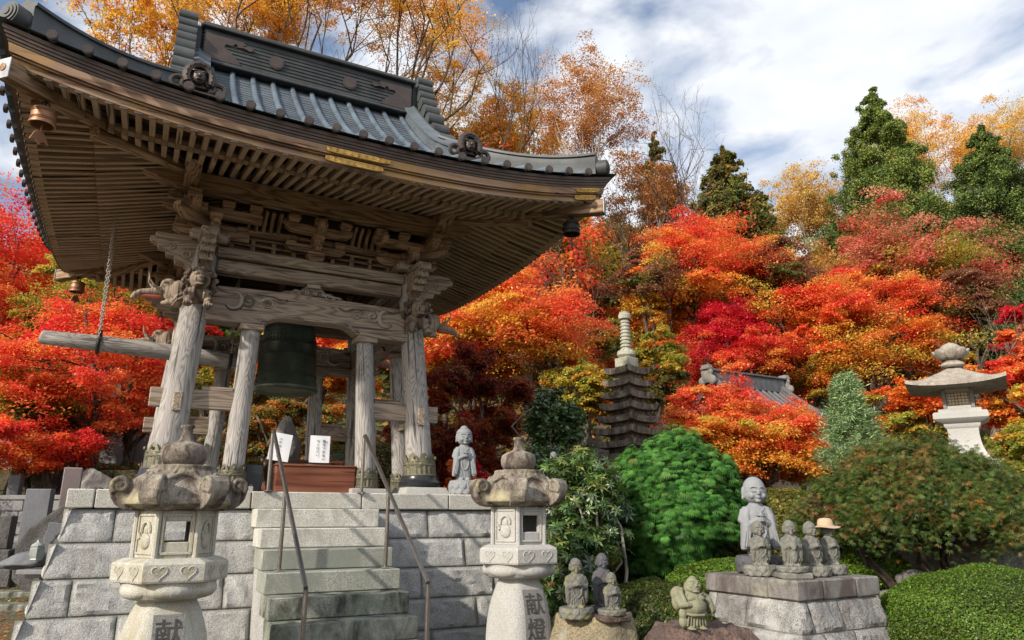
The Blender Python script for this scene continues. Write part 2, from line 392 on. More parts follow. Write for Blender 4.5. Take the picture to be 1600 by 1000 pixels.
M['copper_rib'] = copper('blue_copper_rib', (.10, .13, .17), (.19, .25, .31), .42, .4)
M['copper_red'] = copper('reddish_copper_fascia', (.075, .060, .055), (.15, .105, .085), .5, .4)
M['bronze'] = copper('bell_bronze', (.055, .068, .052), (.10, .13, .09), .42, .55)
M['shoe'] = copper('green_bronze_shoe', (.085, .078, .055), (.165, .155, .10), .55, .3)
M['wind_bell'] = copper('rusty_bronze', (.20, .095, .05), (.42, .23, .13), .5, .45)
M['gold'] = copper('gilded_fitting', (.44, .25, .06), (.62, .39, .11), .35, .6)
M['steel'] = plain('brushed_steel', (.22, .20, .185), .32, .85, .15, .02, 30)
M['black'] = plain('black_lacquer', (.02, .022, .026), .25, 0, .2, .03)
M['paper'] = plain('white_paper', (.80, .82, .86), .9, 0, .04, .02, 3)
M['rope'] = plain('grey_rope', (.36, .33, .30), .9, 0, .3, .4, 60)
M['iron'] = plain('dark_iron', (.03, .028, .026), .6, .5, .3, .2, 20)
M['white_plate'] = plain('pale_metal_plate', (.34, .35, .37), .5, .2, .3, .05)
M['red_paint'] = plain('faded_red_paint', (.36, .09, .06), .7, 0, .3, .1)
M['bark'] = wood('tree_bark', (.035, .026, .02), (.085, .065, .05), (.15, .12, .095), 8, .25, .8, .9)
M['bark_pale'] = wood('pale_tree_bark', (.16, .14, .12), (.30, .27, .235), (.42, .39, .35), 6, .3, .5, .9)
M['bark_dark'] = wood('wet_dark_bark', (.016, .012, .01), (.04, .031, .025), (.075, .06, .048), 8, .25, .8, .9)
M['cloth'] = plain('beige_cotton', (.43, .33, .225), .95, 0, .12, .5, 90)
M['plaster'] = plain('cream_plaster', (.72, .62, .47), .9, 0, .1, .05, 3)
M['rock_dark'] = stone('dark_monument_stone', (.13, .13, .13), (.05, .05, .05), 70, (.055, .05, .05), .5, bump=1.0, bd=.02)
M['tile'] = plain('grey_roof_tile', (.095, .098, .108), .6, 0, .35, .15, 6)
M['temple_wood'] = wood('temple_wall_wood', (.05, .035, .025), (.12, .085, .06), (.19, .14, .10), 5, .08)
M['blue_glaze'] = plain('celadon_glaze', (.30, .34, .32), .35, 0, .2, .02)
M['leaf'] = leafm('foliage', .55, .025)
M['leaf_gloss'] = leafm('glossy_foliage', .25, .10)
M['leaf_dense'] = leafm('conifer_foliage', .30, .012)

# ------------------------------------------------------------------ ground
def _interp(x, xs, ys): return float(np.interp(x, xs, ys))
def sstep(a, b, x):
    t = min(1, max(0, (x-a)/(b-a))); return t*t*(3-2*t)
def terr(X, Y):
    lf = _interp(Y, [0, 8, 10.5, 12, 13.5, 15.2, 15.9, 19, 23, 32, 60, 110], [0, .25, .42, .8, .95, 1.15, 2.6, 3.0, 4.6, 8.5, 17, 22])
    md = _interp(Y, [0, 6, 10, 12, 16, 22, 30, 60, 110], [0, .1, .5, 1.2, 1.9, 3.2, 6.5, 17, 22])
    rt = _interp(Y, [0, 4, 6.5, 8, 10, 12, 16, 22, 26, 32, 60, 110], [0, .1, .5, .9, 1.3, 1.5, 1.7, 2.0, 3.2, 6.2, 17, 22])
    a = sstep(-6.2, -3.5, X); b = sstep(0.8, 3.0, X)
    z = lf*(1-a)+md*a*(1-b)+rt*b
    return z + .05*math.sin(X*1.3+Y*.7)*min(1, Y/20) + .7*math.sin(X*.11+1)*sstep(25, 60, Y)
mb = MB()
xs = sorted(set(list(np.linspace(-14, 16, 61))+list(np.linspace(-60, 70, 66))+[-900, -400, -150, 150, 400, 900]))
ys = sorted(set(list(np.linspace(-6, 20, 53))+list(np.linspace(20, 110, 46))+[-900, -300, -80, -25, 160, 300, 900]))
gv = [(x, y, terr(x, y) if 0 < y <= 110 else (terr(x, 110)*max(0, 1-(y-110)/500) if y > 110 else 0)) for x in xs for y in ys]
ny = len(ys)
mb.add(gv, [(i*ny+j, (i+1)*ny+j, (i+1)*ny+j+1, i*ny+j+1) for i in range(len(xs)-1) for j in range(ny-1)])
t = NT('leaf_strewn_soil'); g = t.geo()
c = t.ramp(t.noise(g, 28, 6, .7), [(.35, (.05, .04, .03)), (.5, (.12, .10, .075)), (.62, (.20, .17, .14))])
c = t.mix(t.ramp(t.noise(g, .8, 5, .6), [(.45, G0), (.6, G1)]), c, (.045, .06, .02))
c = t.mix(t.ramp(t.noise(g, 14, 4, .8), [(.55, G0), (.63, G1)]), c, (.26, .085, .03))
M['soil'] = t.finish(c, .95, t.bump(t.noise(g, 30, 6, .7), .8, .03))
tag(part('ground', mb, M['soil'], smooth=80), kind='structure')

# ------------------------------------------------------------------ frame of the bell tower
TH = 0.48; CX, CY, ZP = -2.969, 9.352, 2.016
E1 = Vector((math.cos(TH), math.sin(TH), 0)); E2 = Vector((-math.sin(TH), math.cos(TH), 0))
def LW(u, v, z): return Vector((CX, CY, 0)) + E1*u + E2*v + Vector((0, 0, z))
OFF = (0, 0, -ZP)
def side(k): return Matrix.Rotation(-math.pi/2*k, 3, 'Z')     # 0 front, 1 left, 2 back, 3 right
def SP(k, s, d, z):                                            # s along the eave, d outward
    return side(k) @ Vector((s, -d, z))

# ---------------- masonry platform
pf = empty('stone_platform', LW(0, 0, 0), TH, 'grey granite block platform with battered rough faces carrying the wooden bell tower', 'stone platform')
ZC = [1.85, 1.56, 1.27, .975, .68, .385, .09, -.2]
def face_at(z): return 2.09 + (1.85-z)*.235
rng = random.Random(4)
def rough_block(mb, k, s0, s1, z0, z1, seed):
    """one rock-faced block: pitched face inside a dressed margin"""
    rr = random.Random(seed); nu = max(4, int((s1-s0)/.035)); nv = max(4, int((z1-z0)/.035))
    fx = [rr.uniform(3, 9) for _ in range(6)]; ph = [rr.uniform(0, 6) for _ in range(8)]; tilt = rr.uniform(-.012, .012)
    vs = []
    for i in range(nu+1):
        for j in range(nv+1):
            a, b = i/nu, j/nv; s = s0+(s1-s0)*a; z = z0+(z1-z0)*b
            m = min(a*(s1-s0), (1-a)*(s1-s0), b*(z1-z0), (1-b)*(z1-z0))
            e = 1 if m > .022 else 0
            h = .017*e + e*(.006*math.sin(s*fx[0]*4+ph[0]+3*b)+.005*math.sin(z*fx[1]*9+ph[1]+s*13)+.004*math.sin(s*37+ph[2]+z*29)+rr.uniform(-.007, .007)+tilt*(b-.5)*1.5)
            vs.append(SP(k, s, face_at(z)+max(h, 0), z))
    tone = rr.random(); g = [(tone, min(1, min(i/nu, 1-i/nu)*(s1-s0)/.06, min(j/nv, 1-j/nv)*(z1-z0)/.05), 0) for i in range(nu+1) for j in range(nv+1)]
    mb.add(vs, [(i*(nv+1)+j, (i+1)*(nv+1)+j, (i+1)*(nv+1)+j+1, i*(nv+1)+j+1) for i in range(nu) for j in range(nv)], g)
for k in (0, 1, 3):
    mb = MB(); joints_front = {0: [-1.75, -.95, .05, 1.22, 2.0], 1: [-1.52, -.5, .75, 1.63], 2: [-2.0, -.8, .2, 1.12, 1.95], 3: [-1.63, -.55, .7, 1.72], 4: [-1.1, .2, 1.2], 5: [-1.7, -.3, .8, 1.7], 6: [-1, 0, 1]}
    for r_ in range(7):
        z1, z0 = ZC[r_]-.006, ZC[r_+1]+.006
        J = joints_front[r_] if k == 0 else [x+rng.uniform(-.3, .3) for x in (-1.4, -.5, .5, 1.4)]
        ends = (face_at(z0))
        J = [-ends]+J+[ends]
        for i in range(len(J)-1):
            rough_block(mb, k, J[i]+.005, J[i+1]-.005, z0, z1, k*100+r_*10+i)
    part('rubble_face', mb, M.setdefault('block', None) or M.update(block=block_stone()) or M['block'], pf, smooth=25)
core = MB()                                         # mortar-coloured core just behind the blocks
core.lathe([((face_at(z)-.012)*math.sqrt(2), z) for z in (-.2, .5, 1.0, 1.5, 1.845)], 4, a0=math.pi/4)
M['mortar'] = plain('grey_mortar', (.20, .195, .185), .95, 0, .3, .2, 30)
part('core', core, M['mortar'], pf)
mb = MB()
for k, cuts in ((0, [-2.15, -1.93, -.61, .48, 1.45, 2.15]), (1, [-1.74, -.6, .6, 1.74]), (2, [-2.15, -.7, .7, 2.15]), (3, [-1.74, -.6, .6, 1.74])):
    for i in range(len(cuts)-1):
        a, b = cuts[i]+.004, cuts[i+1]-.004
        p = SP(k, (a+b)/2, 2.15-.205, (2.016+1.853)/2)
        mb.box(p, (b-a, .41, 2.016-1.853) if k in (0, 2) else (.41, b-a, 2.016-1.853), None, .010)
part('cap_stone', mb, M['granite_cap'], pf)
mb = MB()
for i in range(4):
    for j in range(4):
        mb.box((-1.305+.87*i, -1.305+.87*j, 1.97), (.862, .862, .08), None, .006)
part('paving', mb, M['granite_pale'], pf)

# ---------------- stone stairs
st = empty('stone_stairs', LW(0, -2.2, 0), TH, 'pale granite steps with green and black stains climbing to the bell platform', 'steps')
TR, RI = .237, .174
for k in range(1, 11):
    top = 1.85-(k-1)*RI; mb = MB(); o_ = random.Random(k).uniform(-.008, .008)
    mb.box((o_, -(TR*k)+.15+.055, top-RI/2+.002), (1.17, .42, RI-.004), None, .008)
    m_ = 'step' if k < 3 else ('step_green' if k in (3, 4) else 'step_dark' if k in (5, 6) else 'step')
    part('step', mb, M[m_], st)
mb = MB()
for k in range(1, 10):
    top = 1.85-k*RI-.003; mb.box((0, -(TR*k)/2+.06-.02, top/2-.1), (1.09, TR*k+.02, top+.2), None, .004)
# one stringer wall, its blocks butted step by step
mb = MB(); lo = -.2
for k in range(1, 10):
    top = 1.85-k*RI-.004; y1 = -(TR*(k-1))-.002 if k > 1 else .06; y0 = -TR*k+.002
    mb.box((0, (y0+y1)/2, (top+lo)/2), (1.08, y1-y0, top-lo), None, .004)
part('stringer', mb, M['granite'], st)

# ---------------- handrails
def handrail(u, label):
    e = empty('handrail', LW(u, -2.15, ZP), TH, label, 'handrail', 'handrails beside the stone steps'); r = .0185
    def q(v, z): return (0, v+2.15, z-ZP)
    mb = MB(); a = q(-2.2, 2.60); b = q(-4.13, 1.285)
    path = [q(-2.17, 2.59), a]+[Vector(a).lerp(Vector(b), i/6) for i in range(1, 7)]
    mb.tube(path, r, 12); part('rail', mb, M['steel'], e)
    for p0, p1 in ((q(-2.165, 2.018), q(-2.165, 2.585)), (q(-3.06, 1.34), q(-3.06, 1.985)), (q(-4.135, .12), q(-4.135, 1.275))):
        mb = MB(); mb.tube([p0, p1], r*.95, 12); mb.lathe([(.045, 0), (.045, .006), (.024, .012)], 14, c=p0); part('post', mb, M['steel'], e)
handrail(-.465, 'left steel handrail of the stone steps, its top below the tilted paper sign')
handrail(.465, 'right steel handrail of the stone steps, beside the right inner tower post')

# ------------------------------------------------------------------ bell tower
bt = empty('bell_tower', LW(0, 0, ZP), TH, 'wooden temple bell tower with hipped copper roof on leaning grey pillars', 'bell tower')
def tp(name, mb, mat, parent=bt, smooth=38): return part(name, mb, mat, parent, OFF, smooth)
def lean(z): return 1.39 - (z-2.2)*.0695
def pil_r(z): return .160-(z-2.2)*.010
def shoe(mb, c, r, z0, h, axis_lean=(0, 0)):
    n = 48
    def fn(a, b):
        an = 2*math.pi*a; top = z0+h*.62+h*.38*abs(math.cos(an*4))**.7
        z = z0+(top-z0)*b; rr = r+.013+(.006*math.cos(an*20) if b < .55 else 0)+(.008 if .55 < b < .68 else 0)
        k = (z-z0)
        return Vector((c[0]+axis_lean[0]*k+rr*math.cos(an), c[1]+axis_lean[1]*k+rr*math.sin(an), z))
    mb.grid(fn, n*2, 12)
    for zz, tr in ((z0+.012, .014), (z0+h*.5, .011), (z0+h*.64, .009)):
        mb.tube([(c[0]+axis_lean[0]*(zz-z0)+(r+.014)*math.cos(a*math.pi/16), c[1]+axis_lean[1]*(zz-z0)+(r+.014)*math.sin(a*math.pi/16), zz) for a in range(33)], tr, 6)
    for k in range(8):                                # pierced bosses under each cusp
        an = 2*math.pi*k/8; mb.ell((c[0]+(r+.016)*math.cos(an), c[1]+(r+.016)*math.sin(an), z0+h*.80), (.016, .016, .02), nu=8, nv=5)
for sx_ in (-1, 1):
    for sy_ in (-1, 1):
        mb = MB(); n = 9
        path = [(sx_*lean(z), sy_*lean(z), z) for z in np.linspace(2.2, 4.95, n)]
        mb.tube(path, [pil_r(p[2]) for p in path], 28); pl = tp('main_pillar', mb, M['wood_grey'])
        mb = MB(); c = (sx_*1.39, sy_*1.39); shoe(mb, c, .172, 2.235, .27, (-sx_*.07, -sy_*.07)); tp('pillar_shoe', mb, M['shoe'], pl)
        mb = MB(); mb.lathe([(.20, 2.105), (.245, 2.13), (.25, 2.165), (.22, 2.2), (.215, 2.236), (.15, 2.24)], 32, c=(*c, 0)); tp('cushion_stone', mb, M['black'], pl)
        mb = MB(); mb.box((*c, 2.062), (.56, .56, .092), None, .006, taper=.86); tp('pedestal', mb, M['granite_pale'], pl)
IN = .72
def inner_posts():
    for k in range(4):
        for s in (-1, 1):
            yield k, s
for k, s in inner_posts():
    mb = MB(); path = [SP(k, s*(IN-(z-2.1)*.035), 1.39-(z-2.1)*.062, z) for z in np.linspace(2.1, 3.80, 6)]
    mb.tube(path, [.113-.011*i/5 for i in range(6)], 24); p_ = tp('inner_post', mb, M['wood_grey'])
    c = path[0]; mb = MB(); shoe(mb, (c.x, c.y), .124, 2.085, .23); tp('pillar_shoe', mb, M['shoe'], p_)
    mb = MB(); mb.box((c.x, c.y, 2.05), (.40, .40, .066), None, .006); tp('pedestal', mb, M['granite_pale'], p_)
    t_ = path[-1]; mb = MB(); mb.box((t_.x, t_.y, 3.835), (.26, .26, .065), None, .012); tp('capital', mb, M['wood_beam'], p_)
    # tie beam between the post and its main pillar, pierced through both
    zt = 2.985 if k in (0, 2) else 2.93; mb = MB()
    d = 1.39-(zt-2.1)*.065
    mb.beam(SP(k, s*(.62), d, zt), SP(k, s*(1.60 if k in (0, 2) else 1.53), d, zt), .085, .20, .008)
    tp('tie_beam', mb, M['wood_beam'])
    mb = MB(); mb.box(SP(k, s*.95, d, zt+.125), (.32, .07, .045) if k in (0, 2) else (.07, .32, .045), None, .006); tp('wedge', mb, M['wood_beam'])

def scroll(mb, M3, c, r0, turns, thick, mirror=1, start=0.0, n=40, y=0.0):
    """relief spiral in local x,z"""
    pts = []
    for i in range(n+1):
        t = i/n; an = start+turns*2*math.pi*t; r = r0*(1-.86*t)
        pts.append(Vector(c)+M3 @ Vector((mirror*r*math.cos(an), y, r*math.sin(an))))
    mb.tube(pts, [thick*(1-.35*i/n) for i in range(n+1)], 6)
def vine(mb, M3, pts, thick):
    pts = [Vector(p) for p in pts]; out = []
    for i in range(len(pts)-1):                       # Catmull-Rom through the points
        p0 = pts[max(i-1, 0)]; p1 = pts[i]; p2 = pts[i+1]; p3 = pts[min(i+2, len(pts)-1)]
        for j in range(6):
            t = j/6; out.append(.5*((2*p1)+(p2-p0)*t+(2*p0-5*p1+4*p2-p3)*t*t+(3*p1-p0-3*p2+p3)*t**3))
    out.append(pts[-1]); n = len(out)
    mb.tube([M3 @ p for p in out], [thick*(.45+.55*math.sin(math.pi*min(1, .15+i/n))) for i in range(n)], 6)

RB = 1.275                                            # wall plane of the upper beams
for k in range(4):
    S3 = side(k)
    dd = 1.39-(4.05-2.2)*.0695
    # lower plank and arched rainbow beam
    ol = [(-1.13, 3.87), (-.60, 3.87), (-.52, 3.90), (-.45, 3.95), (-.36, 3.985), (.36, 3.985), (.45, 3.95), (.52, 3.90), (.60, 3.87), (1.13, 3.87), (1.13, 4.22), (1.05, 4.27), (.5, 4.285), (-.5, 4.285), (-1.05, 4.27), (-1.13, 4.22)]
    mb = MB(); mb.prism(ol, .20, S3, S3 @ Vector((0, -dd, 0))); rb = tp('rainbow_beam', mb, M['wood_beam'])
    for s in (-.87, .87):
        mb = MB(); mb.box(SP(k, s, dd, 3.92), (.62, .235, .10) if k in (0, 2) else (.235, .62, .10), None, .01, axis=0 if k in (0, 2) else 1); tp('bracket_plank', mb, M['wood_beam'])
    mb = MB()
    for fy in (-1, 1):
        for m in (-1, 1):
            Y_ = -dd+fy*.103
            scroll(mb, S3, S3 @ Vector((m*.52, Y_, 4.125)), .066, 1.5, .020, m, .3)
            scroll(mb, S3, S3 @ Vector((m*.72, Y_, 4.135)), .080, 1.5, .021, -m, 2.0)
            vine(mb, S3, [(m*.95, Y_, 4.07), (m*.90, Y_, 4.03), (m*.82, Y_, 4.06), (m*.80, Y_, 4.16), (m*.86, Y_, 4.22), (m*.96, Y_, 4.21), (m*1.06, Y_, 4.24)], .034)
            vine(mb, S3, [(m*.30, Y_, 4.20), (m*.38, Y_, 4.17), (m*.45, Y_, 4.20), (m*.62, Y_, 4.215), (m*.74, Y_, 4.21)], .026)
            vine(mb, S3, [(m*.62, Y_, 3.89), (m*.55, Y_, 3.925), (m*.50, Y_, 3.93), (m*.45, Y_, 3.975), (m*.38, Y_, 4.0), (m*.1, Y_, 4.0)], .018)
    tp('beam_carving', mb, M['carving'], rb)
    # frog-leg strut
    mb = MB(); Y_ = -dd
    for m in (-1, 1):
        ol = [(m*x, z) for x, z in ((.0, 4.285), (.0, 4.42), (.07, 4.42), (.12, 4.40), (.15, 4.365), (.21, 4.375), (.25, 4.345), (.32, 4.34), (.40, 4.298), (.42, 4.285))]
        mb.prism(ol, .05, S3, S3 @ Vector((0, Y_, 0)))
        for (x, z, r) in ((.08, 4.345, .03), (.17, 4.325, .025), (.25, 4.315, .02), (.32, 4.305, .016)): scroll(mb, S3, S3 @ Vector((m*x, Y_-.03, z)), r, 1.4, .009, m, 1.0, 24)
    mb.box(SP(k, 0, dd, 4.43), (.16, .13, .05) if k in (0, 2) else (.13, .16, .05), None, .01)
    tp('frog_leg_strut', mb, M['carving'])
    d2 = 1.39-(4.55-2.2)*.0695
    mb = MB(); mb.beam(SP(k, -1.10, d2, 4.53), SP(k, 1.10, d2, 4.53), .17, .155, .02); tp('head_tie_beam', mb, M['wood_beam'])
    mb = MB(); mb.beam(SP(k, -1.12, d2-.03, 4.685), SP(k, 1.12, d2-.03, 4.685), .30, .125, .02); tp('plate_beam', mb, M['wood_beam'])
    # dark board wall behind the brackets, with struts and battens
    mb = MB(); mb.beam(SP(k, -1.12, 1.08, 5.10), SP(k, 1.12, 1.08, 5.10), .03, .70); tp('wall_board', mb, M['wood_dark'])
    mb = MB()
    for s in np.linspace(-.95, .95, 9): mb.box(SP(k, s, 1.12, 4.86), (.05, .06, .20) if k in (0, 2) else (.06, .05, .20), None, .006)
    for z in (4.80, 4.88, 4.955): mb.beam(SP(k, -1.05, 1.13, z), SP(k, 1.05, 1.13, z), .05, .028, .004)
    mb.beam(SP(k, -1.1, 1.16, 5.03), SP(k, 1.1, 1.16, 5.03), .10, .09, .012)
    tp('wall_strut', mb, M['wood_brown'])
    # rolled vertical slats between clusters
    for b in (-.62, .62):
        mb = MB()
        for i in range(-2, 3):
            s = b+i*.085
            mb.tube([SP(k, s, 1.20, 5.04), SP(k, s, 1.22, 5.10), SP(k, s, 1.28, 5.18), SP(k, s, 1.38, 5.25)], [.024]*4, 8)
        for m in (-1, 1):
            for q in range(3): mb.ell(SP(k, b+m*(.23+.03*q), 1.30+.02*q, 5.20-.05*q), (.045, .04, .04), nu=8, nv=6)
        tp('rolled_slats', mb, M['wood_brown'])
    # bracket clusters
    def blk(mb, s, d, z, w_=.13, h=.085):
        mb.box(SP(k, s, d, z+h*.68), (w_, w_, h*.64), None, .006)
        mb.box(SP(k, s, d, z+h*.18), (w_*.98, w_*.98, h*.36), Matrix.Rotation(math.pi, 3, 'X'), .004, taper=.72)
    def arm(mb, s0, s1, d, z, h=.10, w_=.09):
        ol = [(s0, z+h), (s0, z+h*.55), (s0+.05, z+.012), (s0+.10, z), (s1-.10, z), (s1-.05, z+.012), (s1, z+h*.55), (s1, z+h)]
        mb.prism(ol, w_, S3, S3 @ Vector((0, -d, 0)))
    def arm_out(mb, s, d0, d1, z, h=.10, w_=.09):
        MM = S3 @ Matrix.Rotation(-math.pi/2, 3, 'Z')
        ol = [(d0, z+h), (d0, z), (d1-.10, z), (d1-.05, z+.012), (d1, z+h*.5), (d1, z+h)]
        mb.prism(ol, w_, MM, S3 @ Vector((s, 0, 0)))
    for s in (0.0,):
        mb = MB(); blk(mb, s, 1.22, 4.75, .20, .12); arm(mb, s-.36, s+.36, 1.20, 4.87); arm_out(mb, s, 1.0, 1.42, 4.87)
        for q in (-.29, 0, .29): blk(mb, s+q, 1.20, 4.97)
        blk(mb, s, 1.36, 4.97); arm(mb, s-.40, s+.40, 1.37, 5.055); arm_out(mb, s, 1.0, 1.62, 5.05)
        for q in (-.31, 0, .31): blk(mb, s+q, 1.40, 5.16, .14, .09)
        mb.ell(SP(k, s, 1.60, 5.12), (.055, .055, .06), nu=10, nv=6)
        tp('bracket_cluster', mb, M['wood_brown'])
    if k in (0, 1, 2, 3):
        mb = MB(); c_ = 1.17                           # corner cluster at the right end of this side
        for (kk, sg) in ((k, 1),):
            blk(mb, c_, c_, 4.75, .24, .13); arm(mb, c_-.40, c_+.42, c_, 4.88); arm_out(mb, c_, c_-.4, c_+.42, 4.88)
            for q in (-.32, .34): blk(mb, c_+q, c_, 4.98); blk(mb, c_, c_+q, 4.98)
            blk(mb, c_, c_, 4.98, .16, .09)
            arm(mb, c_-.5, c_+.55, c_+.22, 5.06); arm_out(mb, c_+.22, c_-.5, c_+.55, 5.06)
            D3 = S3 @ Matrix.Rotation(-math.pi/4, 3, 'Z')
            mb.prism([(c_*1.414-.2, 5.10), (c_*1.414-.2, 4.96), (c_*1.414+.45, 4.96), (c_*1.414+.58, 5.03), (c_*1.414+.58, 5.10)], .10, D3)
            for q in (-.42, -.12, .44): blk(mb, c_+q, c_+.25, 5.16, .14, .09); blk(mb, c_+.25, c_+q, 5.16, .14, .09)
            blk(mb, c_+.27, c_+.27, 5.12, .17, .12)
            for q in (-.44, .36): arm_out(mb, c_+q*.9, c_+.1, c_+.42, 5.07, .09, .07)
        tp('corner_bracket', mb, M['wood_brown'])
    # eave purlin with carved nose at both ends
    pz = 5.39; pd = 1.47
    ol = [(-1.95, pz+.10), (-1.98, pz+.04), (-1.90, pz-.0), (-1.82, pz-.015), (-1.76, pz-.06), (-1.66, pz-.07), (-1.60, pz-.105), (1.60, pz-.105), (1.66, pz-.07), (1.76, pz-.06), (1.82, pz-.015), (1.90, pz), (1.98, pz+.04), (1.95, pz+.10), (1.6, pz+.108), (-1.6, pz+.108)]
    zo = .004*k
    mb = MB(); mb.prism([(x, z+zo) for x, z in ol], .16, S3, S3 @ Vector((0, -pd, 0))); tp('eave_purlin', mb, M['wood_brown'])
    # noses of the plate beam, carved below
    for m in (-1, 1):
        ol = [(m*x, z) for x, z in ((1.25, 4.80), (1.60, 4.80), (1.74, 4.785), (1.80, 4.75), (1.785, 4.71), (1.72, 4.69), (1.70, 4.64), (1.63, 4.63), (1.62, 4.57), (1.54, 4.565), (1.52, 4.50), (1.44, 4.49), (1.38, 4.43), (1.25, 4.42))]
        mb = MB(); mb.prism(ol, .14, S3, S3 @ Vector((0, -d2, 0)))
        mb.box(SP(k, m*1.5, d2, 4.775), (.5, .19, .075) if k in (0, 2) else (.19, .5, .075), None, .02)
        for fy in (-1, 1):
            scroll(mb, S3, S3 @ Vector((m*1.42, -d2+fy*.072, 4.60)), .06, 1.5, .012, m, 1.0); scroll(mb, S3, S3 @ Vector((m*1.57, -d2+fy*.072, 4.66)), .04, 1.4, .010, m, 1.0)
        tp('beam_nose', mb, M['wood_beam'])

# rounded pillar head blocks
for sx_ in (-1, 1):
    for sy_ in (-1, 1):
        mb = MB(); mb.box((sx_*1.205, sy_*1.205, 4.835), (.42, .42, .13), None, .05); tp('pillar_head', mb, M['wood_beam'])

# ---- roof surface
EO = 3.15; ZE = 5.50; UG = 1.46
def g_(d): return ZE+.36*d+.118*d*d
def lift(s, d): return .30*(min(abs(s), 3.1)/3.05)**2.6*(min(1, max(0, d)/3.1))**2.0
def roof_z(u, v):
    du, dv = EO-abs(u), EO-abs(v)
    if abs(u) <= UG: z = g_(dv)
    else: z = g_(min(du, dv))
    return z+lift(min(abs(u), abs(v)), max(abs(u), abs(v)))
mb = MB()
for sgn in (-1, 1):
    mb.grid(lambda a, b: Vector((-UG+2*UG*a, sgn*EO*(1-b), roof_z((-UG+2*UG*a)*.999, sgn*EO*(1-b)))), 24, 22)
    mb.grid(lambda a, b: Vector((sgn*(UG+.001+(EO-UG)*a), -EO+2*EO*b, roof_z(sgn*(UG+.002+(EO-UG)*a), -EO+2*EO*b))), 18, 60)
rf = tp('roof', mb, M['copper'], smooth=50)
# step lines of the copper shingles: thin raised laps following the slope
mb = MB()
for sgn in (-1, 1):
    for i in range(1, 34):
        v = sgn*(EO-i*.09)
        e_ = abs(v) if abs(v) > UG else UG
        n = 12; pts = [Vector((-e_+2*e_*j/n, v, roof_z((-e_+2*e_*j/n)*.999, v)+.004)) for j in range(n+1)]
        mb.tube(pts, .006, 4, cap=False)
        if i < 19:
            pts = [Vector((p.y, p.x, roof_z(p.y, p.x*.999)+.004)) for p in pts] if abs(v) > UG else []
            if pts: mb.tube(pts, .006, 4, cap=False)
tp('shingle_lap', mb, M['copper_rib'], rf)
disc_m = M['copper_disc'] = copper('dark_copper_disc', (.055, .048, .048), (.11, .085, .075), .5, .4)
def roof_rib(pts, out):
    mb = MB(); mb.tube(pts, [.038+(.004 if j % 2 else 0) for j in range(len(pts))], 10); nf = len(mb.f); c = Vector(pts[0])
    mb.tube([c+out*.005, c+out*.032], .046, 16); mb.tube([c+out*.032, c+out*.037], .036, 14)
    me = mb.mesh('roof_rib', OFF); me.materials.append(M['copper_rib']); me.materials.append(disc_m)
    for i, p_ in enumerate(me.polygons): p_.material_index = 1 if i >= nf else 0
    o = bpy.data.objects.new('roof_rib', me); COL.objects.link(o); o.parent = rf
for sgn in (-1, 1):
    for i in range(-11, 12):
        s = i*.272
        if abs(s) > 2.95: continue
        dmax = EO if abs(s) < UG-.05 else EO-abs(s)
        n = max(3, int(dmax/.16))
        pts = [Vector((s, sgn*(EO+.01-(dmax)*j/n), roof_z(s*.999, sgn*(EO-dmax*j/n))+.012)) for j in range(n+1)]
        roof_rib(pts, Vector((0, sgn, 0)))
        dmax = EO-max(abs(s), UG)
        n = max(3, int(dmax/.16))
        pts = [Vector((sgn*(EO+.01-dmax*j/n), s, roof_z(sgn*(EO-dmax*j/n), s*.999)+.012)) for j in range(n+1)]
        roof_rib(pts, Vector((sgn, 0, 0)))
# gable walls
mb = MB()
for sgn in (-1, 1):
    ol = [(v, z) for v, z in [(-1.7, roof_z(sgn*(UG+.02), 1.7))]+[(-1.7+3.4*i/16, g_(EO-abs(-1.7+3.4*i/16))-.03) for i in range(17)]]
    ol = [(-1.55, 6.2)]+[(-1.55+3.1*i/16, g_(EO-abs(-1.55+3.1*i/16))-.02) for i in range(17)]+[(1.55, 6.2)]
    mb.prism(ol, .05, Matrix.Rotation(math.pi/2, 3, 'Z'), (sgn*(UG-.03), 0, 0))
tp('gable_wall', mb, M['wood_brown'], rf)

# ---- ridge, with mouldings and crests
rd_ = MB(); rd_.box((0, 0, 8.04), (3.02, .30, .52), None, .015)
for z in np.linspace(7.84, 8.22, 8): rd_.box((0, 0, z), (3.03, .325, .012), None, .003)
rg_ = tp('ridge', rd_, M['copper_ridge'], rf)
mb = MB(); mb.box((0, 0, 8.325), (3.1, .46, .06), None, .02); mb.tube([(-1.56, 0, 8.37), (1.56, 0, 8.37)], .075, 12); mb.box((0, 0, 7.775), (3.04, .44, .05), None, .015); tp('ridge_cap', mb, M['copper_ridge'], rg_)
mb = MB()
for y in (-1, 1):
    for x in (-.53, .53): mb.tube([(x, y*.155, 8.03), (x, y*.18, 8.03)], .105, 28); mb.tube([(x, y*.18, 8.03), (x, y*.187, 8.03)], .085, 28)
tp('ridge_crest', mb, M['copper_disc'], rg_)
for y in (-1, 1):
    for m in (-1, 1):
        mb = MB(); ol = [(m*x, z) for x, z in ((1.49, 7.83), (1.49, 8.21), (1.0, 8.21), (.96, 8.17), (1.02, 8.13), (1.10, 8.15), (1.14, 8.10), (1.22, 8.11), (1.24, 8.06), (1.15, 8.0), (1.08, 7.93), (1.02, 7.86), (1.0, 7.83))]
        mb.prism(ol, .012, None, (0, y*.172, 0))
        mb.prism([(m*x, z) for x, z in ((.84, 8.13), (.92, 8.15), (1.0, 8.13), (1.08, 8.14), (1.06, 8.10), (.98, 8.11), (.9, 8.08))], .02, None, (0, y*.18, 0))
        tp('ridge_plate', mb, M['copper_disc'], rg_)
M['oni'] = copper('dark_demon_tile', (.045, .038, .036), (.10, .075, .062), .45, .4)
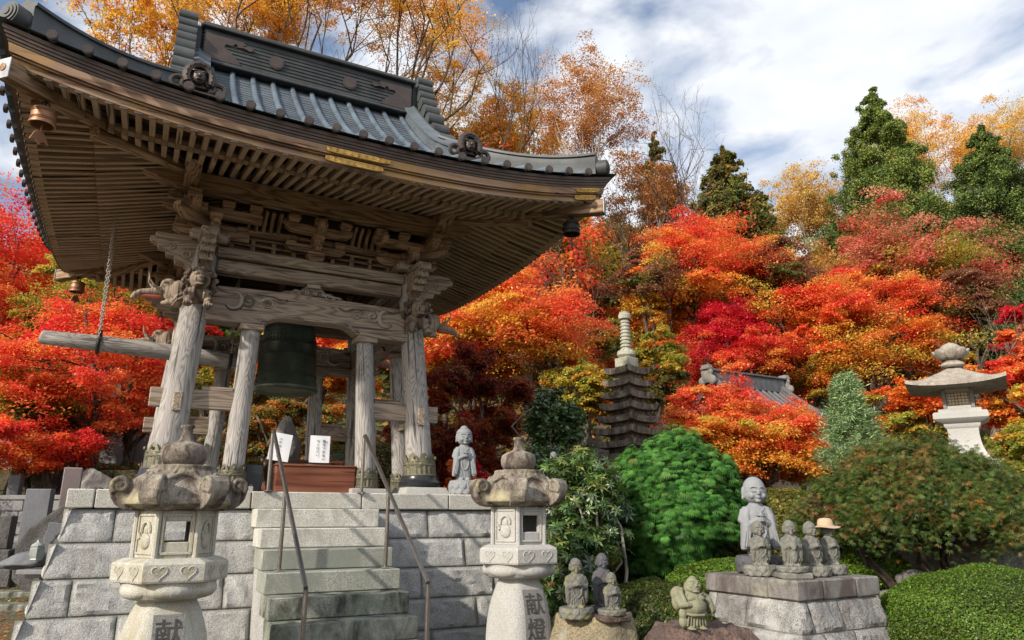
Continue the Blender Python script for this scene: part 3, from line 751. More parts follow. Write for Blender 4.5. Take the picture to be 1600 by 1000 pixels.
for sgn in (-1, 1):                                   # stacked rolls closing each ridge end
    mb = MB()
    mb.box((sgn*1.64, 0, 7.98), (.26, .20, .76), None, .03)
    for sv in (-1, 1):
        for i, (y, z, r) in enumerate(((.10, 8.42, .082), (.14, 8.27, .080), (.20, 8.11, .088), (.29, 7.93, .10), (.42, 7.72, .11), (.60, 7.48, .115), (.82, 7.20, .11), (1.06, 6.93, .10), (1.3, 6.7, .095), (1.55, 6.48, .09))):
            mb.tube([(sgn*1.60, sv*y, z), (sgn*1.84, sv*y, z)], r, 14); mb.box((sgn*1.72, sv*(y*.9-.05), z-.06), (.22, .14, .16), Matrix.Rotation(-.7*sv, 3, 'X'), .01)
    tp('verge_tiles', mb, M['copper_ridge'], rf)
# descending ridges down the gable edges, with demon tiles; hip ridges to the corners
def ridge_strip(pts, wd, ht):
    mb = MB(); n = len(pts)
    for i in range(n-1):
        a, b = Vector(pts[i]), Vector(pts[i+1])
    d = (Vector(pts[-1])-Vector(pts[0])); d.z = 0; d.normalize(); nx = Vector((-d.y, d.x, 0))
    prof = [(-wd, -.05), (-wd, ht*.3), (-wd*.97, ht*.32), (-wd*.97, ht*.52), (-wd*.94, ht*.54), (-wd*.94, ht*.80), (-wd*1.15, ht*.82), (-wd*1.15, ht*.92), (-wd*.55, ht), (0, ht*1.14), (wd*.55, ht), (wd*1.15, ht*.92), (wd*1.15, ht*.82), (wd*.94, ht*.80), (wd*.94, ht*.54), (wd*.97, ht*.52), (wd*.97, ht*.32), (wd, ht*.3), (wd, -.05)]
    vs = [Vector(p)+nx*x+Vector((0, 0, z)) for p in pts for x, z in prof]; m = len(prof)
    fs = [(i*m+j, (i+1)*m+j, (i+1)*m+(j+1) % m, i*m+(j+1) % m) for i in range(n-1) for j in range(m)]
    fs += [tuple(range(m)), tuple((n-1)*m+j for j in range(m))[::-1]]
    mb.add(vs, fs); return mb
def demon_tile(p, ang, sc, parent):
    """horse-shoe shaped end tile with a face, curling feet and studs, facing local -y"""
    mb = MB(); Mz = Matrix.Rotation(ang, 3, 'Z'); P = Vector(p)
    def w_(x, y, z): return P+Mz @ Vector((x*sc, y*sc, z*sc))
    arch = [w_(.115*math.cos(a), -.05, .17+.135*math.sin(a)) for a in np.linspace(-.5, math.pi+.5, 22)]
    mb.tube(arch, .042*sc, 8); mb.tube([q-Mz @ Vector((0, .02*sc, 0)) for q in arch], .018*sc, 6)
    for q in arch[1:-1:2]: mb.ell(q+Mz @ Vector((0, -.045*sc, 0)), (.010*sc,)*3, nu=6, nv=4)
    ol = [(.12*math.cos(a)*sc, (.17+.14*math.sin(a))*sc) for a in np.linspace(-.7, math.pi+.7, 22)]
    mb.prism(ol, .06*sc, Mz, P+Mz @ Vector((0, .0, 0)))
    for m in (-1, 1):
        for r0, dx in ((.075, .185), (.05, .11)):
            pts = [w_(m*(dx+r0*(1-.5*i/18)*math.cos(2.6-4.8*i/18)), -.04, .075+r0*(1-.5*i/18)*math.sin(2.6-4.8*i/18)) for i in range(19)]
            mb.tube(pts, [.03*sc*(1-.4*i/18) for i in range(19)], 7)
        mb.ell(w_(m*.035, -.085, .20), (.017*sc, .012*sc, .012*sc), nu=8, nv=5); mb.ell(w_(m*.04, -.08, .225), (.03*sc, .014*sc, .012*sc), nu=8, nv=5)
    mb.ell(w_(0, -.06, .175), (.062*sc, .04*sc, .075*sc)); mb.ell(w_(0, -.10, .175), (.018*sc, .022*sc, .022*sc), nu=8, nv=5)
    mb.ell(w_(0, -.095, .135), (.035*sc, .016*sc, .010*sc), nu=8, nv=5)
    mb.prism([(-.22*sc, -.03*sc), (.22*sc, -.03*sc), (.19*sc, .03*sc), (-.19*sc, .03*sc)], .10*sc, Mz, P)
    return part('demon_tile', mb, M['oni'], parent, OFF)
for sx_ in (-1, 1):
    for sy_ in (-1, 1):
        pts = [(sx_*1.54, sy_*v, max(g_(EO-v), roof_z(1.54, v)) if v < 1.6 else roof_z(1.54, v)) for v in np.linspace(.12, 2.22, 18)]
        kr = tp('descending_ridge', ridge_strip(pts, .13, .27), M['copper'], rf)
        demon_tile((sx_*1.54, sy_*2.30, g_(EO-2.3)+.10), 0 if sy_ < 0 else math.pi, 1.08, kr)
        pts = [(sx_*q, sy_*q, roof_z(q, q)-.02) for q in np.linspace(1.5, 2.98, 16)]
        hr = tp('hip_ridge', ridge_strip(pts, .115, .30), M['copper_ridge'], rf)
        mb = MB(); q = 3.0; zc = roof_z(q, q)+.09; dv = Vector((sx_, sy_, 0)).normalized()
        mb.tube([Vector((sx_*q, sy_*q, zc))-dv*.13, Vector((sx_*q, sy_*q, zc))+dv*.10], .105, 20)
        for rr, ex in ((.09, .112), (.065, .122), (.035, .130)): mb.tube([Vector((sx_*q, sy_*q, zc))+dv*.09, Vector((sx_*q, sy_*q, zc))+dv*ex], rr, 18)
        mb.ell(Vector((sx_*q, sy_*q, zc+.12))-dv*.1, (.07, .07, .06)); tp('hip_end_tile', mb, M['copper_ridge'], hr)

# ---- eaves: fascia layers, rafters, soffit
def eave_strip(k, d, z0, z1, th, mat, name, smax=None, parent=bt, n=36, lf=1.0):
    mb = MB(); e = smax if smax else d; vs = []
    for i in range(n+1):
        s = -e+2*e*i/n; l_ = lift(s, 3.05)*lf
        for (dd_, zz) in ((d, z0), (d+(z1-z0)*.18, z1), (d-th, z1), (d-th, z0)):
            e2 = s*(dd_/d if abs(s) > e*.97 else 1); vs.append(SP(k, e2, dd_, zz+l_))
    fs = [(i*4+j, (i+1)*4+j, (i+1)*4+(j+1) % 4, i*4+(j+1) % 4) for i in range(n) for j in range(4)]+[(0, 1, 2, 3), (n*4+3, n*4+2, n*4+1, n*4)]
    g = [(p.z*1.0, 0.3*k, (p.x+p.y)) for p in vs]
    mb.add(vs, fs, g); return tp(name, mb, mat, parent, 30)
for k in range(4):
    for i, (z0, z1, d) in enumerate(((5.375, 5.396, 3.045), (5.399, 5.422, 3.06), (5.425, 5.449, 3.075), (5.452, 5.487, 3.09))):
        eave_strip(k, d, z0, z1, .10, M['copper_red'], 'eave_fascia')
    eave_strip(k, 3.025, 5.298, 5.372, .12, M['wood_gold'], 'eave_board')
    eave_strip(k, 2.985, 5.212, 5.295, .10, M['wood_gold'], 'eave_board')
    eave_strip(k, 2.36, 5.345, 5.395, .10, M['wood_rafter'], 'kioi_strip', lf=.55)
    # soffit boards over the rafters
    mb = MB()
    def sof(a, b):
        d = 1.05+(3.02-1.05)*b; s = (-1+2*a)*d
        z = 5.355+(2.35-d)*.28+.105 if d < 2.2 else 5.497-(d-2.2)*.28
        return SP(k, s, d, z+lift(s, 3.05)*(d/3.02)**2)
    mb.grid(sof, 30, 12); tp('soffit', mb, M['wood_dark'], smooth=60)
def raf_flying(k, s):
    d0 = max(1.95, abs(s)+.02); d1 = 2.97; mb = MB()
    if d1-d0 < .08: return None
    l1 = lift(s, 3.05); l0 = l1*(d0/3.0)**2
    z0 = 5.395-(d0-2.3)*.21; z1 = 5.395-(d1-2.3)*.245
    mb.beam(SP(k, s, d0, z0+l0), SP(k, s, d1, z1+l1), .052, .078, .004); return mb
def raf_base(k, s):
    d0 = max(1.05, abs(s)+.02); d1 = 2.40; mb = MB()
    if d1-d0 < .08: return None
    l1 = lift(s, 3.05)*.55; l0 = l1*(d0/2.4)**2
    mb.beam(SP(k, s, d0, 5.31+(2.4-d0)*.275+l0), SP(k, s, d1, 5.31+l1), .052, .08, .004); return mb
rest = MB(); ends = MB(); NS = [(-2.84+.1186*i) for i in range(49)]
for k in range(4):
    for s in NS:
        m1 = raf_flying(k, s)
        if m1:
            ends = MB(); ends.box(SP(k, s, 2.975, 5.395-.675*.245+lift(s, 3.05)), (.066, .012, .08) if k in (0, 2) else (.012, .066, .08), None, .003)
            if k in (0, 1): tp('end_plate', ends, M['wood_end'], tp('flying_rafter', m1, M['wood_rafter']))
            else: rest.merge(m1); rest.merge(ends)
        m2 = raf_base(k, s)
        if m2: rest.merge(m2)
tag(tp('rafter', rest, M['wood_rafter']), kind='stuff')
for sx_ in (-1, 1):
    for sy_ in (-1, 1):
        mb = MB(); mb.beam((sx_*1.1, sy_*1.1, 5.66), (sx_*2.38, sy_*2.38, 5.345), .13, .17, .008); hp = tp('hip_rafter', mb, M['wood_brown'])
        mb = MB(); mb.beam((sx_*1.9, sy_*1.9, 5.53), (sx_*2.5, sy_*2.5, 5.43), .13, .15, .008); mb.beam((sx_*2.5, sy_*2.5, 5.43), (sx_*3.03, sy_*3.03, 5.40), .13, .17, .008); tp('hip_rafter_tip', mb, M['wood_brown'], hp)
        d_ = Vector((sx_, sy_, 0)).normalized(); mb = MB()
        mb.box(Vector((sx_*3.03, sy_*3.03, 5.40))+d_*.005, (.012, .15, .19), Matrix.Rotation(math.atan2(sy_, sx_), 3, 'Z'), .003); tp('rafter_nose_plate', mb, M['white_plate'], hp)
        mb = MB(); mb.tube([Vector((sx_*3.03, sy_*3.03, 5.41))+d_*.010, Vector((sx_*3.03, sy_*3.03, 5.41))+d_*.018], .035, 14); tp('nose_boss', mb, M['wood_gold'], hp)
# gilded fittings on the front boards
def gold_plate(k, s0, s1, d, z0, z1, name='gilded_fitting'):
    mb = MB(); n = 14; vs = []
    for i in range(n+1):
        a = i/n; s = s0+(s1-s0)*a; l_ = lift(s, 3.05); w_ = 1-.35*(2*abs(a-.5))**6
        h = (z1-z0)/2*w_; m_ = (z0+z1)/2+l_
        for dd_, zz in ((d, m_-h), (d+.012, m_-h*.85), (d+.012, m_+h*.85), (d, m_+h)): vs.append(SP(k, s, dd_+.006, zz))
    fs = [(i*4+j, (i+1)*4+j, (i+1)*4+j+1, i*4+j+1) for i in range(n) for j in range(3)]+[(0, 1, 2, 3), (n*4+3, n*4+2, n*4+1, n*4)]
    mb.add(vs, fs)
    for i in range(9):
        s = s0+(s1-s0)*(i+.5)/9; scroll(mb, side(k), SP(k, s, d+.02, (z0+z1)/2+lift(s, 3.05)), (z1-z0)*.32, 1.3, .004, 1, i, 18)
    return tp(name, mb, M['gold'])
for k in (0,):
    gold_plate(k, -.33, .33, 3.038, 5.303, 5.366); gold_plate(k, -.33, .27, 3.0, 5.220, 5.288)
    for m in (1,):
        gold_plate(k, m*2.62 if m > 0 else -2.90, 2.95 if m > 0 else -2.62, 3.038, 5.303, 5.366); gold_plate(k, m*2.62 if m > 0 else -2.88, 2.92 if m > 0 else -2.62, 3.0, 5.220, 5.288)

# ---- carved beasts on the pillar heads
def elephant_mesh():
    """carved elephant head looking to local +x, origin at the pillar face"""
    b = MB()
    b.ell((.14, 0, .02), (.17, .10, .15)); b.ell((.22, 0, .10), (.11, .085, .09)); b.ell((.10, 0, -.10), (.14, .085, .08))
    for m in (-1, 1):
        b.ell((.10, m*.105, .03), (.085, .03, .13)); b.ell((.27, m*.075, .12), (.035, .025, .02))
        b.tube([(.30, m*.055, .0), (.40, m*.085, .05), (.47, m*.10, .13), (.49, m*.105, .22)], [.024, .02, .015, .007], 8)
        for q in range(4): b.tube([(.02, m*(.09+.01*q), .12-.06*q), (.10, m*(.115+.008*q), .06-.06*q), (.16, m*.10, -.01-.06*q)], [.016, .018, .01], 6)
    b.tube([(.24, 0, .03), (.36, 0, .0), (.47, 0, -.015), (.56, 0, -.03), (.63, 0, -.075), (.66, 0, -.13)], [.075, .058, .045, .04, .036, .028], 10)
    b.ell((.20, 0, -.14), (.10, .06, .04))
    return remesh(b, .009, 2, 'elephant_head')
def lion_mesh():
    """carved lion leaning out to local +x"""
    b = MB(); rr = random.Random(8)
    b.ell((.03, 0, .0), (.13, .13, .17)); b.ell((.15, 0, .08), (.11, .11, .115)); b.ell((.24, 0, .05), (.07, .075, .055)); b.ell((.23, 0, .005), (.06, .06, .03))
    b.ell((.31, 0, .075), (.022, .03, .02))
    for m in (-1, 1):
        b.ell((.235, m*.045, .125), (.03, .028, .022)); b.ell((.14, m*.105, .16), (.025, .03, .045))
        b.tube([(.05, m*.09, -.06), (.14, m*.105, -.12), (.20, m*.10, -.20)], [.055, .05, .04], 10); b.ell((.215, m*.10, -.21), (.055, .05, .035))
        for q in range(4): b.ell((.262, m*.10+(q-1.5)*.024, -.215), (.022, .011, .02))
    for i in range(70):
        a = rr.uniform(0, 6.28); q = rr.uniform(.85, 1.15)
        b.ell((.05+rr.uniform(-.06, .10), .15*q*math.cos(a), .06+.165*q*math.sin(a)), (.034, .030, .030), nu=7, nv=5)
    for m in (-1, 1):
        for q in range(3): b.tube([(.16, m*(.05+.03*q), -.02-.01*q), (.20, m*(.06+.035*q), -.08), (.17, m*(.05+.04*q), -.14)], [.02, .022, .01], 6)
    b.ell((.28, 0, -.005), (.03, .05, .012))
    return remesh(b, .0065, 0, 'lion_head')
em, lm = elephant_mesh(), lion_mesh()
for sx_ in (-1, 1):
    for sy_ in (-1, 1):
        zc = 4.08; q = lean(zc)
        e_ = part('elephant_carving', em.copy(), M['wood_beam'], bt); e_.location = (sx_*(q+.12), sy_*q, zc-ZP+.06); e_.rotation_euler = (0, 0, 0 if sx_ > 0 else math.pi); e_.scale = (.78, .85, .85)
        mb = MB(); mb.tube([(.30, 0, -.055), (.40, 0, -.068), (.50, 0, -.072), (.58, 0, -.095)], [.035, .032, .026, .014], 8)
        r_ = part('trunk_lining', mb, M['red_paint'], e_)
        l_ = part('lion_carving', lm.copy(), M['lion'], bt); l_.location = (sx_*q, sy_*(q+.10), zc-ZP+.10); l_.rotation_euler = (0, 0, math.pi/2*sy_)
        # scrolled noses that point forward above the lions
        mb = MB(); z0 = 4.62; q2 = lean(z0)
        ol = [(0, .22), (.20, .22), (.30, .16), (.31, .08), (.24, .04), (.20, -.04), (.13, -.10), (.10, -.2), (0, -.24)]
        mb.prism([(q2+x, z0+z) for x, z in ol], .15, Matrix.Rotation(math.pi/2*sy_, 3, 'Z'), (sx_*q2, 0, 0)); tp('scroll_nose', mb, M['lion'])

# ------------------------------------------------------------------ writing
def glyph_mesh(txt, size, ext=.004):
    cu = bpy.data.curves.new('txt', 'FONT'); cu.body = txt; cu.size = size; cu.extrude = ext; cu.align_x = 'CENTER'; cu.align_y = 'CENTER'
    o = bpy.data.objects.new('txt', cu); COL.objects.link(o)
    dg = bpy.context.evaluated_depsgraph_get(); dg.update()
    me = bpy.data.meshes.new_from_object(o.evaluated_get(dg)); bpy.data.objects.remove(o); bpy.data.curves.remove(cu)
    vs = [v.co.copy() for v in me.vertices]
    if vs:
        cx_ = (min(v.x for v in vs)+max(v.x for v in vs))/2; cy_ = (min(v.y for v in vs)+max(v.y for v in vs))/2
        vs = [Vector((v.x-cx_, v.y-cy_, v.z)) for v in vs]
    fs = [tuple(p.vertices) for p in me.polygons]; bpy.data.meshes.remove(me)
    return vs, fs
def add_glyph(mb, txt, size, M4, ext=.004):
    vs, fs = glyph_mesh(txt, size, ext); mb.add([M4 @ v for v in vs], fs)
FACE = Matrix(((1, 0, 0, 0), (0, 0, -1, 0), (0, 1, 0, 0), (0, 0, 0, 1)))    # text lying in xy -> upright, facing -y

# ------------------------------------------------------------------ hexagonal stone lanterns
POST = [(.34, .0), (.34, .22), (.30, .24), (.315, .5), (.318, .75), (.305, .95), (.283, 1.06), (.255, 1.14), (.225, 1.21), (.20, 1.255), (.185, 1.275)]
def post_r(z): return .885*float(np.interp(z, [p[1] for p in POST], [p[0] for p in POST]))
def stone_lantern(loc, rz, label, seed):
    e = empty('stone_lantern', loc, rz, label, 'stone lantern', 'hexagonal stone lanterns beside the steps')
    rr = random.Random(seed)
    # barrel post with six soft faces
    mb = MB(); n = 48
    def hexr(an): a = (an+math.pi/6) % (math.pi/3)-math.pi/6; return 1/max(.0001, math.cos(a))
    vs = []
    for (r, z) in [(post_r(z), z) for z in np.linspace(0, 1.275, 30)]:
        for k in range(n):
            an = 2*math.pi*k/n+math.pi/6; f_ = min(hexr(an+math.pi/6), 1.10)*.935
            vs.append((r*f_*math.cos(an), r*f_*math.sin(an), z))
    fs = [(i*n+k, i*n+(k+1) % n, (i+1)*n+(k+1) % n, (i+1)*n+k) for i in range(29) for k in range(n)]+[tuple(29*n+k for k in range(n))]
    mb.add(vs, fs); ps = part('post', mb, M['lantern_pale'] if seed == 1 else M['granite_pale'], e, smooth=60)
    mb = MB(); pm = MB()
    for ch, z in (('献', 1.095), ('燈', .915), ('献', .735)):
        if z < .8: break
        r = post_r(z)*.935+.0015; sl = math.atan2(post_r(z+.06)-post_r(z-.06), .12)
        M4 = Matrix.Translation((0.012, -r, z)) @ Matrix.Rotation(sl, 4, 'X') @ FACE
        add_glyph(mb, ch, .165, M4, .004)
    nz_ = 14; vs = []
    for i in range(nz_+1):
        z = .62+(1.195-.62)*i/nz_
        for x in (-.092, .092): vs.append((x+.012, -(post_r(z)*.935+.0012), z))
    pm.add(vs, [(2*i, 2*i+1, 2*i+3, 2*i+2) for i in range(nz_)])
    part('inscription_panel', pm, M['carved'], e); part('inscription', mb, M['ink'], e)
    # lotus collar and hexagonal middle platform with hearts
    mb = MB(); mb.lathe([(.20, 1.268), (.27, 1.285), (.30, 1.32), (.31, 1.385)], 24)
    for k in range(6):
        an = math.pi/2+k*math.pi/3; mb.ell((.245*math.cos(an), .245*math.sin(an), 1.335), (.075, .145, .055), Matrix.Rotation(an, 3, 'Z'), 16, 10)
    ST_ = M['lantern_pale'] if seed == 1 else M['granite_pale']
    part('lotus_collar', remesh(mb, .008, 1), ST_, e).scale = (.94, .94, 1)
    mb = MB(); mb.lathe([(.30, 1.376), (.368, 1.388), (.374, 1.40), (.374, 1.498), (.366, 1.508), (.30, 1.532)], 6, a0=0); mid = part('middle_platform', mb, ST_, e, smooth=20)
    for k in range(6):
        an = -math.pi/2+k*math.pi/3; Mz = Matrix.Rotation(an+math.pi/2, 3, 'Z')
        for m in (-1, 1):
            pts = []
            for i in range(25):
                t_ = 2*math.pi*i/24; x = 16*math.sin(t_)**3; z = 13*math.cos(t_)-5*math.cos(2*t_)-2*math.cos(3*t_)-math.cos(4*t_); pts.append((x*.0030, z*.0028))
            c = Mz @ Vector((m*.088, -.3245, 1.452))
            hh = MB(); hh.tube([c+Mz @ Vector((x, -.001, z)) for x, z in pts], .005, 6, cap=False)
            nf = len(hh.f); hh.prism(pts[:-1], .004, Mz, c); ho_ = part('heart', hh, ST_, mid); ho_.data.materials.append(M['heart_shade1' if seed == 1 else 'heart_shade2'])
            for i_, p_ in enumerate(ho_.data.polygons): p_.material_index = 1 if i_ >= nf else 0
    mid.scale = (.945, .945, 1)
    # fire box: six faces, the front and back ones pierced
    mb = MB(); z0, z1 = 1.53, 1.828; W = .245; ap = .205
    for k in range(6):
        an = -math.pi/2+k*math.pi/3; Mz = Matrix.Rotation(an+math.pi/2, 3, 'Z')
        def bx(x, z, w_, h, y=-ap+.02, th=.04): mb.box(Mz @ Vector((x, y, z)), (w_, th, h), Mz, .005)
        if k in (0, 3):
            bx(-.0975, (z0+z1)/2, .05, z1-z0); bx(.0975, (z0+z1)/2, .05, z1-z0); bx(0, z1-.035, .146, .07); bx(0, z0+.05, .146, .10)
            for (x, z, w_, h) in ((0, z1-.03, .19, .016), (0, z0+.03, .19, .016), (-.09, .5*(z0+z1), .016, .24), (.09, .5*(z0+z1), .016, .24)): bx(x, z, w_, h, -ap-.004, .012)
        else:
            bx(0, (z0+z1)/2, W, z1-z0)
            for (x, z, w_, h) in ((0, z1-.03, .18, .014), (0, z0+.03, .18, .014), (-.088, .5*(z0+z1), .014, .24), (.088, .5*(z0+z1), .014, .24)): bx(x, z, w_, h, -ap-.003, .012)
            c = Mz @ Vector((0, -ap, 1.635)); mb.ell(c, (.052, .022, .052), Mz)
            mb.tube([Mz @ Vector((.05*math.cos(a)*.9, -ap-.006, 1.70+.055*math.sin(a))) for a in np.linspace(-.2, math.pi+.2, 12)], .010, 6)
            mb.ell(Mz @ Vector((0, -ap, 1.70)), (.026, .014, .034), Mz); mb.tube([Mz @ Vector((-.05, -ap-.008, 1.65)), Mz @ Vector((-.072, -ap-.010, 1.69))], [.014, .008], 6)
        v_ = an+math.pi/6; mb.tube([(.238*math.cos(v_), .238*math.sin(v_), z0), (.238*math.cos(v_), .238*math.sin(v_), z1)], .02, 8)
    part('fire_box', mb, ST_, e)
    # roof with six curled corners
    mb = MB(); n = 12
    vs = []
    prof = [(.205, 2.105, 0), (.235, 2.06, .1), (.285, 1.985, .5), (.335, 1.925, .9), (.36, 1.895, 1), (.36, 1.868, 1), (.30, 1.838, 1), (.20, 1.826, 1)]
    for (r, z, h) in prof:
        for k in range(72):
            an = 2*math.pi*k/72; f_ = (1-h)+h*min(hexr(an+math.pi/6), 1.155)*.94
            vs.append((r*f_*math.cos(an), r*f_*math.sin(an), z))
    m = len(prof); fs = [(i*72+k, (i+1)*72+k, (i+1)*72+(k+1) % 72, i*72+(k+1) % 72) for i in range(m-1) for k in range(72)]+[tuple(range(72)), tuple((m-1)*72+k for k in range(72))[::-1]]
    mb.add(vs, fs); mb.lathe([(.19, 2.09), (.215, 2.10), (.215, 2.118), (.19, 2.125)], 32)
    for k in range(6):                                # arched ridges between the horns
        an = -math.pi/2+k*math.pi/3; Mz = Matrix.Rotation(an+math.pi/2, 3, 'Z')
        pts = [Mz @ Vector((.17*t_, -.245-.055*abs(t_)**1.3, 2.065-.085*abs(t_)**1.4)) for t_ in np.linspace(-1, 1, 15)]
        mb.tube(pts, .016, 6)
    horn = [(.20, 1.828), (.30, 1.826), (.35, 1.834), (.40, 1.862), (.432, 1.905), (.445, 1.96), (.438, 2.01), (.414, 2.04), (.38, 2.05), (.35, 2.04), (.33, 2.015), (.31, 2.0), (.285, 2.02), (.25, 2.06), (.205, 2.10), (.16, 2.10), (.16, 1.84)]
    for k in range(6):
        an = k*math.pi/3; Mz = Matrix.Rotation(an, 3, 'Z')
        mb.prism(horn, .13, Mz)
        for m_ in (-1, 1):
            pts = [Mz @ Vector((.380+.056*(1-.8*i/26)*math.cos(-.9+9.6*i/26), m_*.066, 1.985+.058*(1-.8*i/26)*math.sin(-.9+9.6*i/26))) for i in range(27)]
            mb.tube(pts, [.019*(1-.35*i/26) for i in range(27)], 6)
            mb.ell(Mz @ Vector((.380, m_*.068, 1.985)), (.017, .014, .017), Mz, 8, 6)
    part('lantern_roof', remesh(mb, .006, 1), M['lantern_roof'], e).scale = (.955, .955, 1)
    mb = MB(); mb.lathe([(.09, 2.118), (.125, 2.13), (.147, 2.17), (.15, 2.215), (.138, 2.25), (.10, 2.272), (.06, 2.285), (.045, 2.30), (.036, 2.34), (.034, 2.375), (.046, 2.385), (.046, 2.398), (.02, 2.402)], 28)
    part('finial', mb, M['lantern_roof'] if seed == 2 else M['lantern_roof'], e, smooth=60)
    return e
stone_lantern((-2.25, 5.02, -.01), TH, 'mossy stone lantern with curled horns, left of the stone steps', 1)
stone_lantern((.055, 6.2, .03), TH+.02, 'cleaner stone lantern with curled horns, right of the steps before the dark bushes', 2)

# ------------------------------------------------------------------ bell, striker, wind bells, signs, boxes
b = empty('temple_bell', LW(0, .02, 3.36), TH, 'large dark green bronze bell hanging between the tower pillars', 'bell')
mb = MB(); mb.lathe([(.30, .10), (.355, -.005), (.385, -.012), (.40, .005), (.40, .045), (.385, .06), (.383, .17), (.375, .18), (.365, .45), (.352, .60), (.35, .64), (.33, .80), (.30, .90), (.24, .965), (.14, .99), (.05, 1.0)], 56)
mb.lathe([(.395, .015), (.412, .02), (.412, .04), (.395, .045)], 56)
for z, r in ((.185, .383), (.205, .382), (.46, .369), (.48, .368), (.62, .357), (.64, .355), (.86, .322)): mb.tube([(r*math.cos(a*math.pi/20), r*math.sin(a*math.pi/20), z) for a in range(41)], .007, 6)
bd_ = part('bell_body', mb, M['bronze'], b, smooth=50)
for k in range(4):
    mb = MB()
    for j in range(-3, 4):
        for i in range(4): an = k*math.pi/2+math.pi/4+j*.14; r = .352-.018*i*.6; mb.ell((r*math.cos(an), r*math.sin(an), .665+.045*i), (.013, .013, .013), nu=7, nv=5)
    for an in (k*math.pi/2, k*math.pi/2+.06, k*math.pi/2-.06): mb.tube([(.372*math.cos(an), .372*math.sin(an), .22), (.356*math.cos(an), .356*math.sin(an), .6)], .006, 5)
    part('bell_boss_field', mb, M['bronze'], bd_)
mb = MB()
for k in range(12):
    an = k*math.pi/6
    for q in range(12): t_ = q/11; mb.ell(((.386)*math.cos(an+.2*t_), .386*math.sin(an+.2*t_), .115+.022*math.sin(6.28*t_)), (.010, .010, .010), nu=6, nv=4)
part('bell_scroll_band', mb, M['bronze'], bd_)
mb = MB(); mb.tube([(.09*math.cos(a), 0, 1.0+.11*math.sin(a)) for a in np.linspace(0, math.pi, 14)], .03, 8); mb.tube([(0, 0, 1.10), (0, 0, 1.40)], .02, 8); part('crown_loop', mb, M['bronze'], b)

s_ = empty('striker_log', LW(-1.7, 0, 3.78), TH, 'long grey log hung on chains for striking the bell', 'bell striker')
mb = MB(); mb.tube([(-1.09, 0, .005), (-1.07, 0, .0), (-.5, 0, -.01), (.2, 0, -.035), (1.0, 0, -.075), (1.13, 0, -.085)], [.065, .082, .095, .10, .10, .085], 20); part('log', mb, M['wood_grey'], s_)
def chain(mb, p0, p1, r=.019, wire=.006):
    p0 = Vector(p0); p1 = Vector(p1); n = int((p1-p0).length/(r*1.9)); d = (p1-p0).normalized()
    a = Vector((1, 0, 0)) if abs(d.x) < .8 else Vector((0, 1, 0)); x = (a-d*a.dot(d)).normalized(); y = d.cross(x)
    for i in range(n):
        c = p0.lerp(p1, (i+.5)/n); u_ = x if i % 2 else y
        mb.tube([c+d*(r*1.3*math.sin(t_))+u_*(r*.62*math.cos(t_)) for t_ in np.linspace(0, 2*math.pi, 9)], wire, 5, cap=False)
for v_ in (-.16, .16):
    mb = MB(); chain(mb, (-.50, math.copysign(.09, v_), -.02), (-.52, v_*2.2, 1.80)); part('chain', mb, M['rope'], s_)
for v_ in (-.10, .10):
    mb = MB(); chain(mb, (.98, v_*.9, -.06), (.98, v_*1.2, 1.0)); part('chain', mb, M['rope'], s_)
for x in (-.50, .98):
    mb = MB(); mb.tube([(x+.03*0, .10*math.cos(a), -.02-.05*(x > 0)+.104*math.sin(a)) for a in np.linspace(0, 2*math.pi, 22)], .022, 8, cap=False); mb.tube([(x, .0, .085), (x, .0, .15)], .03, 8); part('iron_band', mb, M['iron'], s_)

def wind_bell(sx_, sy_, label, mat='wind_bell'):
    q = 2.74; e = empty('wind_bell', LW(sx_*q, sy_*q, 5.10), TH+.5, label, 'wind bell', 'wind bells under the eave corners')
    mb = MB(); mb.lathe([(.060, .16), (.088, .15), (.098, .12), (.098, .02), (.106, .012), (.106, -.004), (.09, -.004), (.085, .05), (.05, .14)], 24)
    for z in (.035, .05, .11, .125): mb.tube([(.100*math.cos(a*math.pi/12), .100*math.sin(a*math.pi/12), z) for a in range(25)], .004, 5)
    part('bell_cup', mb, M[mat], e)
    mb = MB(); mb.tube([(0, 0, .15), (0, 0, .29)], .010, 6); mb.tube([(.03*math.cos(a), 0, .20+.03*math.sin(a)) for a in np.linspace(0, 6.28, 12)], .007, 5); part('hook', mb, M['iron'], e)
    mb = MB(); mb.tube([(0, 0, .14), (0, 0, -.06)], .006, 5); mb.prism([(-.10, -.18), (-.06, -.09), (-.03, -.06), (.03, -.06), (.06, -.09), (.10, -.16), (.04, -.14), (0, -.19), (-.04, -.15)], .008, Matrix.Rotation(.4, 3, 'Z'))
    part('wind_plate', mb, M[mat], e)
wind_bell(-1, -1, 'rusty bronze wind bell under the near left eave corner')
wind_bell(1, -1, 'dark wind bell under the right eave corner before the trees', 'iron')
wind_bell(-1, 1, 'brown wind bell under the far left eave corner')

